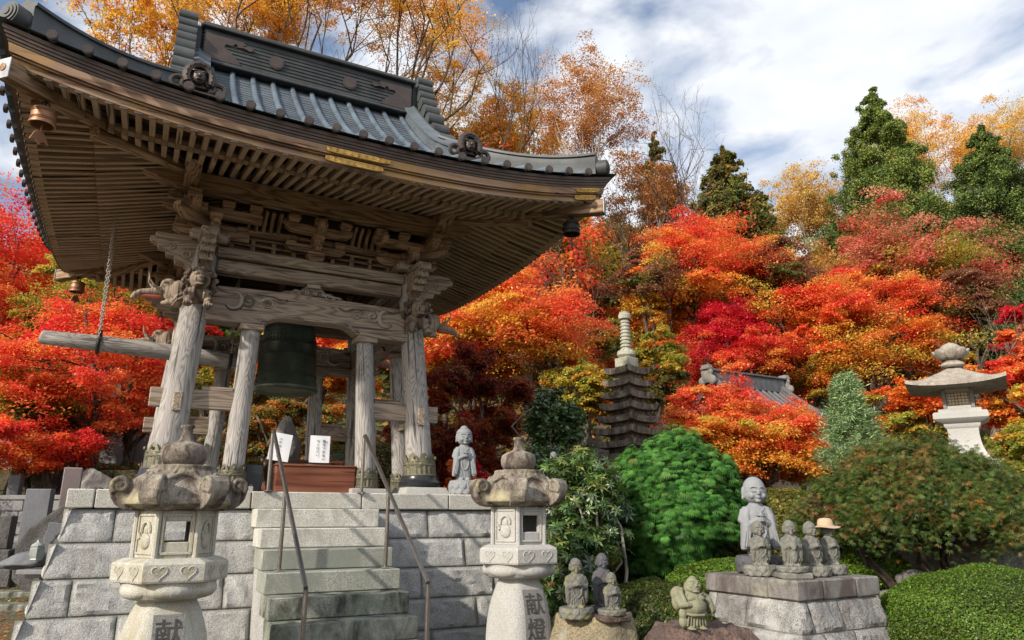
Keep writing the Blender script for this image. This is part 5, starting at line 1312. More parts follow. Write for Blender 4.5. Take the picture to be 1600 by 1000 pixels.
def slab(name, px0, px1, py0, py1, Y, th, mat, label, cat, rz=0, extra=None, base=True, sink=.12):
    """upright stone spanning the pixel box at distance Y, on its own base blocks"""
    a = at((px0+px1)/2, py0, Y); b_ = at((px0+px1)/2, py1, Y); w_ = (px1-px0)*mpp(Y, (py0+py1)/2)*.98; h = a.z-b_.z
    e = empty(name, (b_.x, Y, b_.z), rz, label, cat)
    mb = MB(); mb.box((0, 0, h/2), (w_, th, h), None, .015); s_o = part('stele', mb, M[mat], e)
    if base:
        zg = terr(b_.x, Y)-b_.z-.05
        mb = MB(); mb.box((0, 0, -.14), (w_*1.7, th*2.4, .28), None, .015); part('upper_base', mb, M[mat], e)
        mb = MB(); top = -.283; mb.box((0, 0, (top+min(zg, top-.15))/2), (w_*2.4, th*3.2, abs(min(zg, top-.15)-top)), None, .015); part('lower_base', mb, M[mat], e)
    return e
slab('gravestone', 32, 70, 764, 845, 12.6, .16, 'grave_dark', 'dark speckled gravestone standing at the far left before the tiled wall', 'gravestone', .15)
slab('gravestone', -14, 14, 806, 858, 12.0, .2, 'rock_dark', 'low black gravestone cut by the left photo edge', 'gravestone', .2)
slab('gravestone', 8, 26, 742, 800, 14.2, .16, 'grave_dark', 'slim dark gravestone at the far left behind the low tiled wall', 'gravestone', .1)
e = slab('gravestone', 92, 118, 731, 800, 13.2, .24, 'grave_red', 'reddish gravestone pillar left of the platform corner', 'gravestone', .5)
# natural stone monument with a dark polished plaque
p = at(76, 868, 11.6); e = empty('stone_monument', (p.x, 11.6, terr(p.x, 11.6)-.05), .25, 'jagged natural stone monument with a dark plaque by the platform corner', 'monument')
ol = [(-.42, .25), (-.44, .75), (-.30, .98), (-.05, 1.20), (.22, 1.42), (.50, 1.62), (.62, 1.60), (.66, .9), (.60, .25), (.30, .05), (-.2, .05)]
mb = MB(); mb.prism(ol, .22)
for i in range(14): rr_ = random.Random(i); mb.ell((rr_.uniform(-.4, .55), rr_.uniform(-.12, .02), rr_.uniform(.1, .9)), (rr_.uniform(.10, .2), .10, rr_.uniform(.12, .25)), nu=9, nv=6)
part('natural_stone', remesh(mb, .025, 1), M['rock_dark'], e)
mb = MB(); mb.box((.14, -.20, .78), (.34, .06, .56), Matrix.Rotation(.12, 3, 'Y'), .008); pq = part('plaque', mb, M['grave_dark'], e)
tm = MB()
for x, z, rx_, rz_ in ((.05, .62, .03, .026), (.09, .60, .026, .03), (.08, .66, .026, .018), (.11, .71, .03, .026), (.08, .78, .03, .022), (.13, .87, .026, .024), (.16, .90, .02, .018), (.20, .93, .018, .016), (.25, .92, .016, .026)): tm.ell((x, -.231, z), (rx_, .005, rz_), nu=10, nv=6)
tm.tube([(.08, -.232, .74), (.16, -.232, .76), (.19, -.232, .70), (.14, -.232, .66)], .005, 5); tm.tube([(.08, -.232, .78), (.14, -.232, .88), (.23, -.232, .94)], .005, 5)
part('flower_engraving', tm, M['ink'], pq)
mb = MB(); mb.box((.20, -.32, .36), (.62, .40, .12), None, .012); part('offering_shelf', mb, M['grave_grey'], e)
# black water-worn stone and small pot in front
p = at(38, 880, 11.0); o = boulder('garden_stone', (p.x, 11.0, p.z+.03), (.34, .22, .16), 'low smooth black stone in front of the monument', 'grave_dark', 21, cat='stone')
p = at(57, 868, 10.7); e = empty('incense_pot', (p.x, 10.7, p.z-.07), 0, 'small pale green glazed hexagonal pot before the monument', 'pot')
mb = MB(); mb.lathe([(.07, 0), (.10, .015), (.085, .04), (.12, .10), (.12, .20), (.09, .23)], 6); part('pot_body', mb, M['blue_glaze'], e); mb = MB(); mb.lathe([(.12, .23), (.10, .26), (.03, .30), (.025, .33), (.0, .335)], 6); part('lid', mb, M['blue_glaze'], e); e.scale = (.85,)*3
p = at(62, 893, 10.6); mb = MB(); mb.box((0, 0, 0), (.50, .26, .06), None, .008); o = part('stone_slab', mb, M['grave_grey']); o.location = (p.x, 10.6, p.z); tag(o, 'low grey stone slab lying at the foot of the monument', 'slab')
# low tiled grave wall, retaining wall, upper tomb wall, stump, steps
def wall(name, pa, pb, Y0, Y1, h, th, mat, label, cat, courses=3, blk=.6, capm=None):
    A, B = Vector(pa), Vector(pb); L_ = (B-A).length; an = math.atan2(B.y-A.y, B.x-A.x); e = empty(name, A, an, label, cat); mb = MB(); r_ = random.Random(len(label))
    for c in range(courses):
        z = h*c/courses; x = -r_.uniform(0, blk*.5)
        while x < L_:
            w_ = blk*r_.uniform(.8, 1.2); x0 = max(0, x); x1 = min(L_, x+w_)
            if x1-x0 > .05: mb.box(((x0+x1)/2, r_.uniform(-.008, .008), z+h/courses/2), (x1-x0-.012, th, h/courses-.012), None, .012)
            x += w_
    part('wall_blocks', mb, M[mat], e)
    mb = MB(); mb.box((L_/2, .02, h/2-.15), (L_-.03, th-.06, h-.02+.3)); part('wall_core', mb, M['mortar'], e)
    if capm: mb = MB(); mb.box((L_/2, 0, h+.04), (L_+.05, th+.08, .08), None, .01); part('coping', mb, M[capm], e)
    return e
a = at(-30, 835, 13.9); b_ = at(150, 835, 13.5); wall('tiled_grave_wall', a, b_, 0, 0, .62, .18, 'grave_grey', 'low wall of pale square stone tiles behind the gravestones', 'wall', 3, .45, 'grave_grey')
M['moss'] = stone('mossy_earth', (.10, .085, .05), (.04, .035, .025), 40, (.03, .026, .02), .45, (.045, .06, .012), .50, bump=1.0, bd=.03)
wall('mossy_retaining_wall', (-14, 15.45, 1.0), (-6.2, 15.45, 1.0), 0, 0, 1.72, .45, 'moss', 'dark moss-covered retaining wall on the left below the red maple', 'retaining wall', 4, .9)
wall('upper_tomb_wall', (-17, 17.4, 2.75), (-9.85, 17.0, 2.75), 0, 0, 1.15, .4, 'grave_red', 'pinkish grey tomb wall above the mossy bank under red leaves', 'wall', 3, 1.3, 'grave_red')
p = at(93, 735, 15.0); mb = MB(); mb.lathe([(.36, -.9), (.29, -.3), (.27, .30), (.25, .36), (.1, .33)], 18); o = part('tree_stump', mb, M['bark_dark']); o.location = (p.x, 15.0, p.z); tag(o, 'dark rotting tree stump at the edge of the mossy wall', 'stump')
for i in range(3):
    Y = 10.9+.5*i; p = at(30, (945, 925, 908)[i], Y)
    e = empty('garden_step', (p.x-.35, Y, p.z), .10, ('lowest', 'middle', 'topmost')[i]+' of the three leaf-strewn stone steps at the far left', 'stone step', 'leaf-strewn steps')
    mb = MB(); mb.box((0, .20, -.14), (2.2, .46, .28), None, .015); part('tread', mb, M['step_dark'], e)
boulder('boulder', tuple(at(152, 752, 14.2)-Vector((0, 0, .15))), (.62, .4, .42), 'grey boulder peeping over the platform corner on the left', 'rock_grey', 31)
for px, py0, py1, Y, w_, lab in ((205, 640, 665, 19, 22, 'small pale grave marker under the red maple left of the tower'), (268, 625, 655, 20, 24, 'grey grave marker between the left pillars'), (290, 655, 690, 17, 26, 'squat grave marker behind the left tower pillars')):
    slab('grave_marker', px-w_/2, px+w_/2, py0, py1, Y, .3, 'grave_grey', lab, 'gravestone')
p = at(447, 705, 12.9); boulder('standing_stone', (p.x, 12.9, p.z), (.24, .22, .62), 'grey natural standing stone behind the paper signs', 'rock_grey', 41, cat='standing stone')
for i, (px, py, Y, r) in enumerate(((1392, 945, 7.1, .13), (1425, 905, 7.6, .11), (1392, 985, 6.5, .12))):
    p = at(px, py, Y); boulder('edging_rock', p, (r*1.5, r, r), ('mossy grey rock between the altar and the clipped hedge', 'flat rock at the foot of the green maple', 'dark rock beside the altar foot')[i], 'rock_grey', 50+i)
# dark wall below the maple on the right
a = at(1400, 890, 9.0); b_ = at(1640, 890, 8.4); wall('garden_wall', (a.x, 9.0, 1.05), (b_.x+.6, 8.4, 1.0), 0, 0, .75, .3, 'rock_grey', 'dark retaining wall in the shade under the green maple', 'wall', 2, .7)
# fallen leaves, each a small curled leaf
# ------------------------------------------------------------------ temple hall behind
HY = 21.0; h0 = at(1190, 690, HY)
th_ = R(30); hb = empty('temple_hall', (h0.x, HY+.8, 1.35), th_, 'temple hall with a grey tiled roof half hidden by orange maple', 'temple hall')
HU, HV, HG, hzE = 4.1, 3.5, 1.45, 2.05
def hall_z(u, v):
    du, dv = HU-abs(u), HV-abs(v); d = dv if abs(u) <= HG else min(du, dv); return hzE+.36*d+.075*d*d+.35*(min(abs(u)/HU, abs(v)/HV))**4*(max(abs(u)/HU, abs(v)/HV))**4
mb = MB()
for sg in (-1, 1):
    mb.grid(lambda a, b_: Vector((-HG+2*HG*a, sg*HV*(1-b_), hall_z((-HG+2*HG*a)*.999, sg*HV*(1-b_)))), 16, 14)
    mb.grid(lambda a, b_: Vector((sg*(HG+.002+(HU-HG)*a), -HV+2*HV*b_, hall_z(sg*(HG+.003+(HU-HG)*a), -HV+2*HV*b_))), 14, 30)
hr_ = part('roof', mb, M['tile'], hb, smooth=45); sl = hr_.modifiers.new('t', 'SOLIDIFY'); sl.thickness = .14; sl.offset = -1
mb = MB()
for sg in (-1, 1):
    for i in range(-16, 17):
        s = i*.26; dm = HV if abs(s) < HG-.03 else max(.1, HV-(abs(s)-HG)*HV/(HU-HG)*.0-(abs(s)-HG) if abs(s) > HG else HV)
        dm = HV if abs(s) < HG-.03 else min(HV, HU-abs(s))
        if dm > .2: mb.tube([Vector((s, sg*(HV-dm*j/8), hall_z(s*.999, sg*(HV-dm*j/8))+.02)) for j in range(9)], .055, 6)
    for i in range(-13, 14):
        s = i*.26; dm = min(HU-HG, HV-abs(s))if abs(s) > HV-(HU-HG) else HU-HG
        if dm > .2: mb.tube([Vector((sg*(HU-dm*j/8), s, hall_z(sg*(HU-dm*j/8), s*.999)+.02)) for j in range(9)], .055, 6)
part('roof_rib', mb, M['tile'], hr_)
zr = hall_z(0, 0); mb = MB(); mb.box((0, 0, zr+.16), (2*HG+.2, .26, .42), None, .02); mb.box((0, 0, zr+.40), (2*HG+.3, .36, .06), None, .02); part('ridge', mb, M['tile'], hr_)
M['tile_pale'] = stone('weathered_ridge_tile', (.22, .205, .19), (.10, .095, .085), 60, (.12, .11, .10), .4, bump=.5)
for sg in (-1, 1):
    mb = MB(); c = Vector((sg*(HG+.22), 0, zr+.16))
    mb.box(c, (.16, .55, .5), None, .05)
    for m in (-1, 1): mb.ell(c+Vector((0, m*.28, -.15)), (.12, .2, .2)); mb.ell(c+Vector((0, m*.2, .2)), (.1, .12, .12))
    mb.ell(c, (.18, .2, .22)); mb.box(c+Vector((0, 0, .36)), (.3, .5, .10), None, .03); mb.box(c+Vector((0, 0, .47)), (.26, .40, .08), None, .03)
    mb.v = [tuple(c+(Vector(v)-c)*.72+Vector((0, 0, .02))) for v in mb.v]; part('ridge_end_tile', remesh(mb, .022, 0), M['tile_pale'], hr_)
    for sv in (-1, 1):
        q = MB(); n = 14; pts = [Vector((sg*HG, sv*HV*(.03+.62*i/n), hall_z(sg*HG*.99, sv*HV*(.03+.62*i/n)))) for i in range(n+1)]
        part('descending_ridge', ridge_strip(pts, .13, .26), M['tile'], hr_)
        pts = [Vector((sg*(HG+.1+(HU-HG-.12)*i/n), sv*(HV-(HU-HG-.1)+(HU-HG-.12)*i/n), 0)) for i in range(n+1)]; pts = [Vector((p.x, p.y, hall_z(p.x, p.y)+.0)) for p in pts]
        part('hip_ridge', ridge_strip(pts, .12, .22), M['tile'], hr_)
mb = MB(); mb.box((-.5, 0, .98), (5.0, 4.6, 2.1)); part('plaster_wall', mb, M['plaster'], hb)
mb = MB()
for x in (-3.0, -2.2, -.9, .4, 1.3, 2.0):
    mb.box((x, -2.33, .98), (.16, .14, 2.1), None, .01)
mb.box((1.2, -2.335, .55), (1.7, .08, 1.0), None, .01); mb.box((-.5, -2.34, 1.95), (5.1, .12, .16), None, .01); mb.box((-.5, -2.34, .1), (5.1, .12, .2), None, .01)
for x in np.linspace(.45, 1.95, 14): mb.box((x, -2.36, 1.35), (.03, .05, .7))
part('timber_frame', mb, M['temple_wood'], hb)

# ------------------------------------------------------------------ foliage
def unit(v): return v/np.maximum(1e-9, np.linalg.norm(v, axis=1, keepdims=True))
KITE = np.array([(0, -.5, 0), (.30, -.02, .07), (0, .5, 0), (-.30, -.02, .07)])
def lobes(n, spread, ln, wd, droop):
    T = []
    for i in range(n):
        a = -spread/2+spread*i/(n-1); l_ = ln*(1-.30*abs(2*i/(n-1)-1)); d = np.array((math.sin(a), math.cos(a))); p = np.array((d[1], -d[0]))
        for q, s, z in ((0, 0, 0), (.5, wd, .02), (1, 0, -droop), (.5, -wd, .02)): T.append((d[0]*l_*q+p[0]*s, d[1]*l_*q+p[1]*s, z))
    return np.array(T)
MAPLE = lobes(5, R(230), .55, .10, .06)
LACE = lobes(7, R(220), .60, .045, .16)
BLADE = np.array([(0, 0, 0), (.13, .45, .03), (0, 1, -.08), (-.13, .45, .03)])
ROSETTE = np.concatenate([np.array([(math.cos(a)*x-math.sin(a)*y, math.sin(a)*x+math.cos(a)*y, z-.12*y) for x, y, z in BLADE*np.array((1.1, 1, 1))]) for a in np.linspace(0, 6.283, 8)[:-1]])
FAN = lobes(9, R(125), 1.0, .052, .22)
def leaf_arrays(T, P, S, N, A=None, rng=None):
    """place template T (quads in xy, z up) at P with size S, normal N and (optional) direction A"""
    n = len(P); r = rng.normal(size=(n, 3)) if A is None else A
    N = unit(N); Y = unit(r-N*np.sum(r*N, 1, keepdims=True)); X = np.cross(Y, N)
    V = P[:, None, :]+S[:, None, None]*(T[None, :, 0, None]*X[:, None, :]+T[None, :, 1, None]*Y[:, None, :]+T[None, :, 2, None]*N[:, None, :])
    k = len(T); F = np.arange(n*k).reshape(-1, 4)
    return V.reshape(-1, 3), F, k
PAL = {
 'red': [((.88, .07, .045), 5), ((.90, .15, .05), 3), ((.74, .035, .045), 2.5), ((.90, .28, .06), 1.8)],
 'redorange': [((.90, .15, .06), 4), ((.91, .27, .07), 4), ((.88, .08, .055), 3), ((.91, .42, .08), 1.5)],
 'orange': [((.80, .22, .035), 5), ((.82, .33, .05), 3), ((.78, .12, .03), 3), ((.62, .40, .06), 1)],
 'crimson': [((.68, .022, .05), 5), ((.78, .04, .035), 3), ((.46, .018, .035), 2), ((.82, .10, .08), 1.2)],
 'pink': [((.74, .20, .14), 4), ((.78, .34, .21), 3), ((.62, .06, .05), 3), ((.36, .17, .07), 2), ((.30, .27, .08), 1)],
 'rust': [((.56, .25, .07), 4), ((.62, .34, .10), 3), ((.44, .18, .06), 2)],
 'flame': [((.91, .36, .05), 4), ((.91, .56, .09), 3), ((.88, .22, .05), 2.5), ((.62, .54, .08), 2)],
 'gold': [((.90, .50, .065), 4), ((.92, .60, .11), 3), ((.86, .38, .05), 3), ((.70, .27, .05), 1)],
 'palegold': [((.84, .54, .15), 4), ((.75, .44, .11), 3), ((.66, .52, .18), 2)],
 'yellowgreen': [((.42, .38, .05), 4), ((.28, .32, .05), 3), ((.62, .42, .06), 2), ((.62, .20, .05), 1)],
 'lime': [((.45, .46, .07), 3), ((.60, .50, .08), 3), ((.30, .34, .06), 2), ((.75, .40, .08), 1.5)],
 'darkred': [((.26, .045, .025), 4), ((.36, .09, .03), 3), ((.18, .03, .025), 3), ((.48, .06, .035), 1.5), ((.30, .16, .05), 1)],
 'olive': [((.15, .16, .04), 4), ((.22, .19, .05), 3), ((.34, .20, .06), 1.5), ((.09, .12, .035), 2)],
 'brownpink': [((.34, .13, .08), 3), ((.27, .13, .07), 3), ((.40, .20, .11), 2), ((.16, .12, .05), 2)],
 'cedar': [((.16, .22, .055), 5), ((.25, .31, .075), 3), ((.09, .14, .04), 3), ((.36, .30, .08), .4)],
 'cedar_dark': [((.11, .165, .045), 5), ((.19, .25, .065), 3), ((.065, .10, .032), 3)],
 'camellia': [((.045, .10, .025), 4), ((.075, .15, .038), 3), ((.12, .20, .05), 1.5)],
 'lace': [((.10, .175, .036), 6), ((.16, .22, .05), 4), ((.25, .19, .06), 1.3), ((.36, .14, .075), .6), ((.05, .09, .025), 3), ((.44, .20, .05), .7)],
 'juniper': [((.06, .18, .034), 5), ((.09, .235, .048), 4), ((.03, .095, .024), 4), ((.12, .24, .06), 1.2), ((.16, .17, .05), .25)],
 'bluegreen': [((.32, .47, .22), 4), ((.48, .62, .34), 3), ((.20, .32, .13), 3)],
 'rhodo': [((.085, .16, .035), 4), ((.13, .22, .05), 3), ((.045, .095, .025), 3), ((.22, .26, .06), 1), ((.42, .22, .05), .06)],
 'hedge_green': [((.11, .21, .022), 4), ((.16, .27, .03), 3), ((.07, .14, .018), 2), ((.24, .32, .045), .8), ((.34, .12, .04), .06)],
 'hedge_yellow': [((.21, .19, .032), 4), ((.15, .16, .03), 3), ((.32, .24, .045), 2), ((.09, .10, .022), 2)],
 'hedge_olive': [((.085, .125, .022), 4), ((.055, .09, .018), 3), ((.16, .15, .03), 1.5)],
 'shrub_orange': [((.42, .24, .05), 3), ((.20, .22, .05), 3), ((.66, .25, .05), 2), ((.10, .13, .035), 2)],
}
def pick(pal, n, rng):
    c = np.array([p[0] for p in PAL[pal]]); w_ = np.array([p[1] for p in PAL[pal]], float); return c[rng.choice(len(c), size=n, p=w_/w_.sum())]
def pads_leaves(C, RAD, FLAT, per, size, pal, rng, T=KITE, mixleaf=.35, up=.9, jit=.28, droop=.35, tilt=.22):
    """leaf clumps: each pad is a drooping disc of leaves with its own colour"""
    npd = len(C); idx = np.repeat(np.arange(npd), per); n = len(idx)
    r = np.sqrt(rng.random(n))*RAD[idx]; r = r*(1+.25*rng.normal(size=n)); a = rng.random(n)*2*np.pi; q = r/RAD[idx]
    tl = rng.normal(size=(npd, 2))*tilt; P = C[idx]+np.stack([r*np.cos(a), r*np.sin(a), -droop*RAD[idx]*q**2+r*(np.cos(a)*tl[idx, 0]+np.sin(a)*tl[idx, 1])+rng.normal(size=n)*FLAT[idx]*.5], 1)
    out = np.stack([np.cos(a), np.sin(a), np.zeros(n)], 1)
    N = np.array((0, 0, 1.0))*up+rng.normal(size=(n, 3))*.44+out*q[:, None]*.35
    col = pick(pal, npd, rng)[idx]; own = pick(pal, n, rng); m = rng.random(n) < mixleaf; col[m] = own[m]
    col = col*(1+jit*rng.normal(size=(n, 1))).clip(.45, 1.7)
    S = size*(.65+.7*rng.random(n))
    V, F, k = leaf_arrays(T, P, S, N, rng=rng)
    return V, F, np.repeat(col.clip(0.004, .92), k, 0)
def curve_pts(p0, p1, bend, n, rng, wob=.04):
    p0, p1 = np.array(p0, float), np.array(p1, float); L_ = np.linalg.norm(p1-p0); out = []
    w1 = rng.normal(size=3)*wob*L_; w2 = rng.normal(size=3)*wob*L_
    for i in range(n+1):
        t = i/n; p = p0+(p1-p0)*t; p = p+np.array((0, 0, bend*L_*math.sin(math.pi*t)))+w1*math.sin(math.pi*t)+w2*math.sin(2*math.pi*t); out.append(tuple(p))
    return out
def branch_out(mb, p, d, length, rad, depth, rng, up=.25, spread=.55, tips=None, n=5, kids=(2, 3)):
    """recursive bare limb"""
    pts = [np.array(p, float)]; d = d/np.linalg.norm(d)
    for i in range(n):
        d = d+rng.normal(size=3)*.10+np.array((0, 0, up*.12)); d = d/np.linalg.norm(d); pts.append(pts[-1]+d*length/n)
    mb.tube([tuple(q) for q in pts], [max(.006, rad*(1-.45*i/n)) for i in range(n+1)], 6 if depth > 1 else 4, cap=False)
    if depth == 0:
        if tips is not None: tips.append(pts[-1])
        return
    for k in range(rng.integers(kids[0], kids[1]+1)):
        i = n if k == 0 else int(rng.integers(max(1, n//2), n+1)); dd = d+rng.normal(size=3)*spread+np.array((0, 0, up)); branch_out(mb, pts[i], dd, length*rng.uniform(.6, .85), rad*.58, depth-1, rng, up, spread, tips, n, kids)
    if tips is not None: tips.append(pts[-1])

PAL2 = {'red': 'redorange', 'redorange': 'flame', 'orange': 'lime', 'crimson': 'redorange', 'pink': 'yellowgreen', 'lime': 'yellowgreen', 'darkred': 'darkred', 'brownpink': 'olive', 'yellowgreen': 'olive'}
def maple_meshes(seed, W, Hc, z0, zt, npads, per, leaf, pal, bark='bark', trunk_r=.14, T=KITE, shell=.62, lean_=(0, 0), flat=.16, padr=.30, droop=.35, low=-.55, depth=1.0, limbs=5, jit=.17, mixleaf=.25):
    """maple: short forked trunk from the ground (z=0) and layered boughs between z0 and zt; lower boughs turn to the second palette"""
    rng = np.random.default_rng(seed); cz = z0+(zt-z0)*.40; rz = (zt-z0)*.60
    B = []; nb = max(12, int(npads*.50))
    while len(B) < nb:
        d = rng.normal(size=3); d /= np.linalg.norm(d)
        if d[2] < low: continue
        r = (shell+(1-shell)*rng.random())*(1+.18*rng.normal())
        B.append((d[0]*W*r*.84+lean_[0], d[1]*W*depth*r*.84+lean_[1], cz+(rz*d[2]*r if d[2] > 0 else (cz-z0)*d[2]*r)))
    B = np.array(B); BR = W*padr*1.12*(.6+.8*rng.random(nb)); ns = 7; C = np.repeat(B, ns, 0); SR = np.repeat(BR, ns)
    a = rng.random(len(C))*6.283; q = np.sqrt(rng.random(len(C)))*.85; C = C+np.stack([q*np.cos(a)*SR, q*np.sin(a)*SR, rng.normal(size=len(C))*SR*.30-.25*SR*q**2], 1)
    RAD = SR*.46*(.7+.6*rng.random(len(C))); FL = RAD*(flat*1.9)*(.8+.9*rng.random(len(C)))
    h = np.repeat((B[:, 2]-z0)/(zt-z0), ns)+.20*np.repeat(rng.normal(size=nb), ns)+.07*rng.normal(size=len(C)); lo = h < .42
    per = int(per*1.02); leaf *= .76; droop *= .7
    V1, F1, c1 = pads_leaves(C[~lo], RAD[~lo], FL[~lo], per, leaf, pal, rng, T, droop=droop, jit=jit, mixleaf=mixleaf)
    V2, F2, c2 = pads_leaves(C[lo], RAD[lo], FL[lo], per, leaf, PAL2.get(pal, pal), rng, T, droop=droop, jit=jit, mixleaf=mixleaf)
    V = np.concatenate([V1, V2]); F = np.concatenate([F1, F2+len(V1)]); col = np.concatenate([c1, c2]); C = B
    crown = np_mesh('crown', V, F, col)
    mb = MB(); zf = z0*.55+.1*(zt-z0); fork = np.array((rng.normal()*.1*trunk_r*4, rng.normal()*.1, max(.35*z0, zf)))
    mb.tube(curve_pts((0, 0, -.3), fork, 0, 6, rng, .05), [trunk_r*1.25, trunk_r*1.08, trunk_r, trunk_r*.96, trunk_r*.93, trunk_r*.9, trunk_r*.9], 12)
    ends = []
    for i in range(limbs):
        a = 2*math.pi*i/limbs+rng.normal()*.3; e_ = np.array((math.cos(a)*W*.45+lean_[0]*.6, math.sin(a)*W*depth*.45+lean_[1]*.6, cz+rz*.30*rng.random()))
        pts = curve_pts(fork, e_, .10, 7, rng, .07); mb.tube(pts, [trunk_r*(.62-.42*j/7) for j in range(8)], 8); ends += [(np.array(p), trunk_r*(.62-.42*j/7)) for j, p in enumerate(pts) if j > 1]
    top = curve_pts(fork, (lean_[0]*.7, lean_[1]*.7, cz+rz*.65), .0, 7, rng, .06); mb.tube(top, [trunk_r*(.6-.45*j/7) for j in range(8)], 8); ends += [(np.array(p), trunk_r*(.6-.45*j/7)) for j, p in enumerate(top) if j > 1]
    EP = np.array([x[0] for x in ends])
    for c in C:
        j = int(np.argmin(np.linalg.norm(EP-c, axis=1)+np.maximum(0, EP[:, 2]-c[2])*1.2)); mb.tube(curve_pts(EP[j], c-np.array((0, 0, .02)), .08, 5, rng, .06), [max(.008, ends[j][1]*.45*(1-.75*q/5)) for q in range(6)], 5, cap=False)
    return mb.mesh('trunk', smooth=60), crown
def place(name, loc, trunk, crown, label, cat, group=None, bark='bark', leafmat='leaf', rz=0, sc=1.0):
    e = empty(name, loc, rz, label, cat, group); e.scale = (sc, sc, sc) if not hasattr(sc, '__len__') else sc
    part('trunk', trunk, M[bark], e); part('crown', crown, M[leafmat], e); return e
def maple(px, yt, yb, hw, Y, pal, label, seed, npads=60, per=170, leaf=.09, group='maples in autumn colour', name='maple_tree', dx=0, zg=None, **k):
    """crown box in photo pixels at distance Y; trunk on the ground below (shifted dx metres)"""
    t_ = at(px, yt, Y); b_ = at(px, yb, Y); W = hw*mpp(Y, (yt+yb)/2); g = terr(t_.x+dx, Y) if zg is None else zg
    tr, cr_ = maple_meshes(seed, W, 0, max(.4, b_.z-g), t_.z-g, npads, per, leaf, pal, lean_=(-dx, 0), trunk_r=k.pop('trunk_r', .065+W*.040), **k)
    return place(name, (t_.x+dx, Y, g-.05), tr, cr_, label, 'maple tree', group)

# --- left side
maple(125, 430, 690, 170, 15.8, 'red', 'bright red maple with a leaning dark trunk left of the tower', 11, 84, 260, .085, T=KITE, dx=.85, trunk_r=.20, low=-.9, flat=.14, mixleaf=.3)
maple(40, 655, 712, 125, 14.3, 'red', 'low red maple boughs hanging over the grave wall at the far left', 12, 46, 240, .075, dx=-1.6, low=-.9, flat=.14)
maple(190, 395, 520, 120, 20.5, 'lime', 'yellow maple between the red ones behind the far left eave', 13, 50, 220, .10)
maple(70, 575, 670, 75, 15.0, 'yellowgreen', 'green-yellow maple low behind the red branches on the left', 14, 44, 200, .09)
maple(40, 325, 560, 150, 24.0, 'red', 'tall red maple at the left photo edge under the eave', 15, 90, 220, .12, low=-.9)
maple(-60, 290, 600, 110, 20.0, 'redorange', 'orange-red maple cut by the left photo edge', 16, 70, 200, .11, low=-.9)
maple(230, 450, 640, 110, 25.0, 'redorange', 'orange-red maple seen between the striker log and the left pillars', 17, 70, 200, .12)
maple(215, 590, 690, 60, 17.2, 'red', 'small red maple beside the left front pillar', 18, 34, 190, .08)
maple(330, 480, 620, 70, 22, 'red', 'red maple glimpsed between the left tower posts', 19, 44, 190, .11)
# --- behind the tower
maple(385, 520, 640, 70, 19, 'lime', 'yellow-green maple glimpsed behind the left inner post', 20, 44, 190, .10)
maple(500, 470, 640, 85, 18.5, 'redorange', 'orange-red maple glimpsed between the bell and the rear posts', 21, 60, 210, .10)
maple(430, 590, 720, 66, 15.5, 'shrub_orange', 'orange and green mottled maple behind the paper signs', 22, 46, 200, .075, low=-1)
maple(545, 600, 740, 60, 15.0, 'shrub_orange', 'mottled maple bush between the rear posts and the right inner post', 23, 40, 200, .075, low=-1)
maple(740, 545, 770, 95, 13.6, 'darkred', 'dark red weeping maple behind the praying statue', 24, 110, 330, .065, T=KITE, low=-1, flat=.22, padr=.26, droop=.6, shell=.7)
maple(650, 560, 760, 55, 14.6, 'darkred', 'dark rust maple behind the right front pillar', 25, 50, 250, .07, low=-1, flat=.25)
maple(735, 700, 760, 42, 11.8, 'crimson', 'small crimson maple sapling beside the statue pedestal', 26, 22, 170, .06, low=-1)
# --- centre
maple(790, 435, 590, 150, 18.0, 'redorange', 'spreading orange-red maple to the right of the tower eave', 31, 110, 260, .095, flat=.11, droop=.3, dx=1.6, low=-.3)
maple(735, 500, 610, 80, 19.5, 'orange', 'orange maple under the right tower eave', 32, 50, 220, .10)
maple(905, 560, 660, 66, 16.5, 'lime', 'yellow-green maple beside the pagoda', 33, 44, 210, .085, low=-.4)
maple(905, 505, 560, 80, 21, 'yellowgreen', 'green-yellow maple above the dark hollow left of the pagoda', 34, 44, 210, .11)
maple(700, 400, 520, 50, 24, 'lime', 'yellow maple peeping under the right eave', 35, 36, 190, .12)
maple(1085, 318, 560, 128, 28.0, 'redorange', 'tallest bright orange-red maple in the middle of the garden', 36, 120, 270, .12, flat=.12, low=-.6)
maple(1130, 470, 600, 100, 25.8, 'crimson', 'deep crimson maple above the temple ridge', 37, 80, 270, .10, flat=.12)
maple(1010, 520, 640, 66, 18.6, 'yellowgreen', 'olive and orange maple behind the pagoda spire', 38, 50, 210, .095, low=-.9)
maple(1335, 435, 600, 140, 26.0, 'redorange', 'broad orange-red maple above the blue-green conifer', 39, 120, 280, .11, flat=.12)
maple(1250, 500, 640, 80, 26.5, 'orange', 'orange-yellow maple behind the temple roof', 40, 70, 240, .10, low=-.9)
maple(1150, 600, 728, 116, 16.0, 'redorange', 'vermilion lace maple in front of the temple hall', 41, 120, 330, .075, flat=.15, low=-.85, dx=.5, jit=.2)
maple(1245, 640, 745, 55, 16.8, 'redorange', 'vermilion maple bough before the temple wall', 42, 40, 260, .075, low=-.9, dx=.3)
maple(1420, 590, 690, 70, 17.5, 'orange', 'low orange maple left of the white granite lantern', 43, 60, 230, .09, low=-.9)
maple(1590, 520, 690, 75, 15.0, 'redorange', 'salmon-orange maple behind the white granite lantern at the right edge', 44, 70, 230, .085, low=-.7)
maple(1610, 640, 740, 70, 13.5, 'lime', 'yellow-green bush low behind the lantern at the right edge', 45, 40, 220, .075, low=-1)
maple(1390, 372, 470, 145, 29.0, 'pink', 'pinkish red maple with pale limbs below the tall cedar', 46, 110, 250, .14, flat=.13, bark='bark_pale', low=-.5)
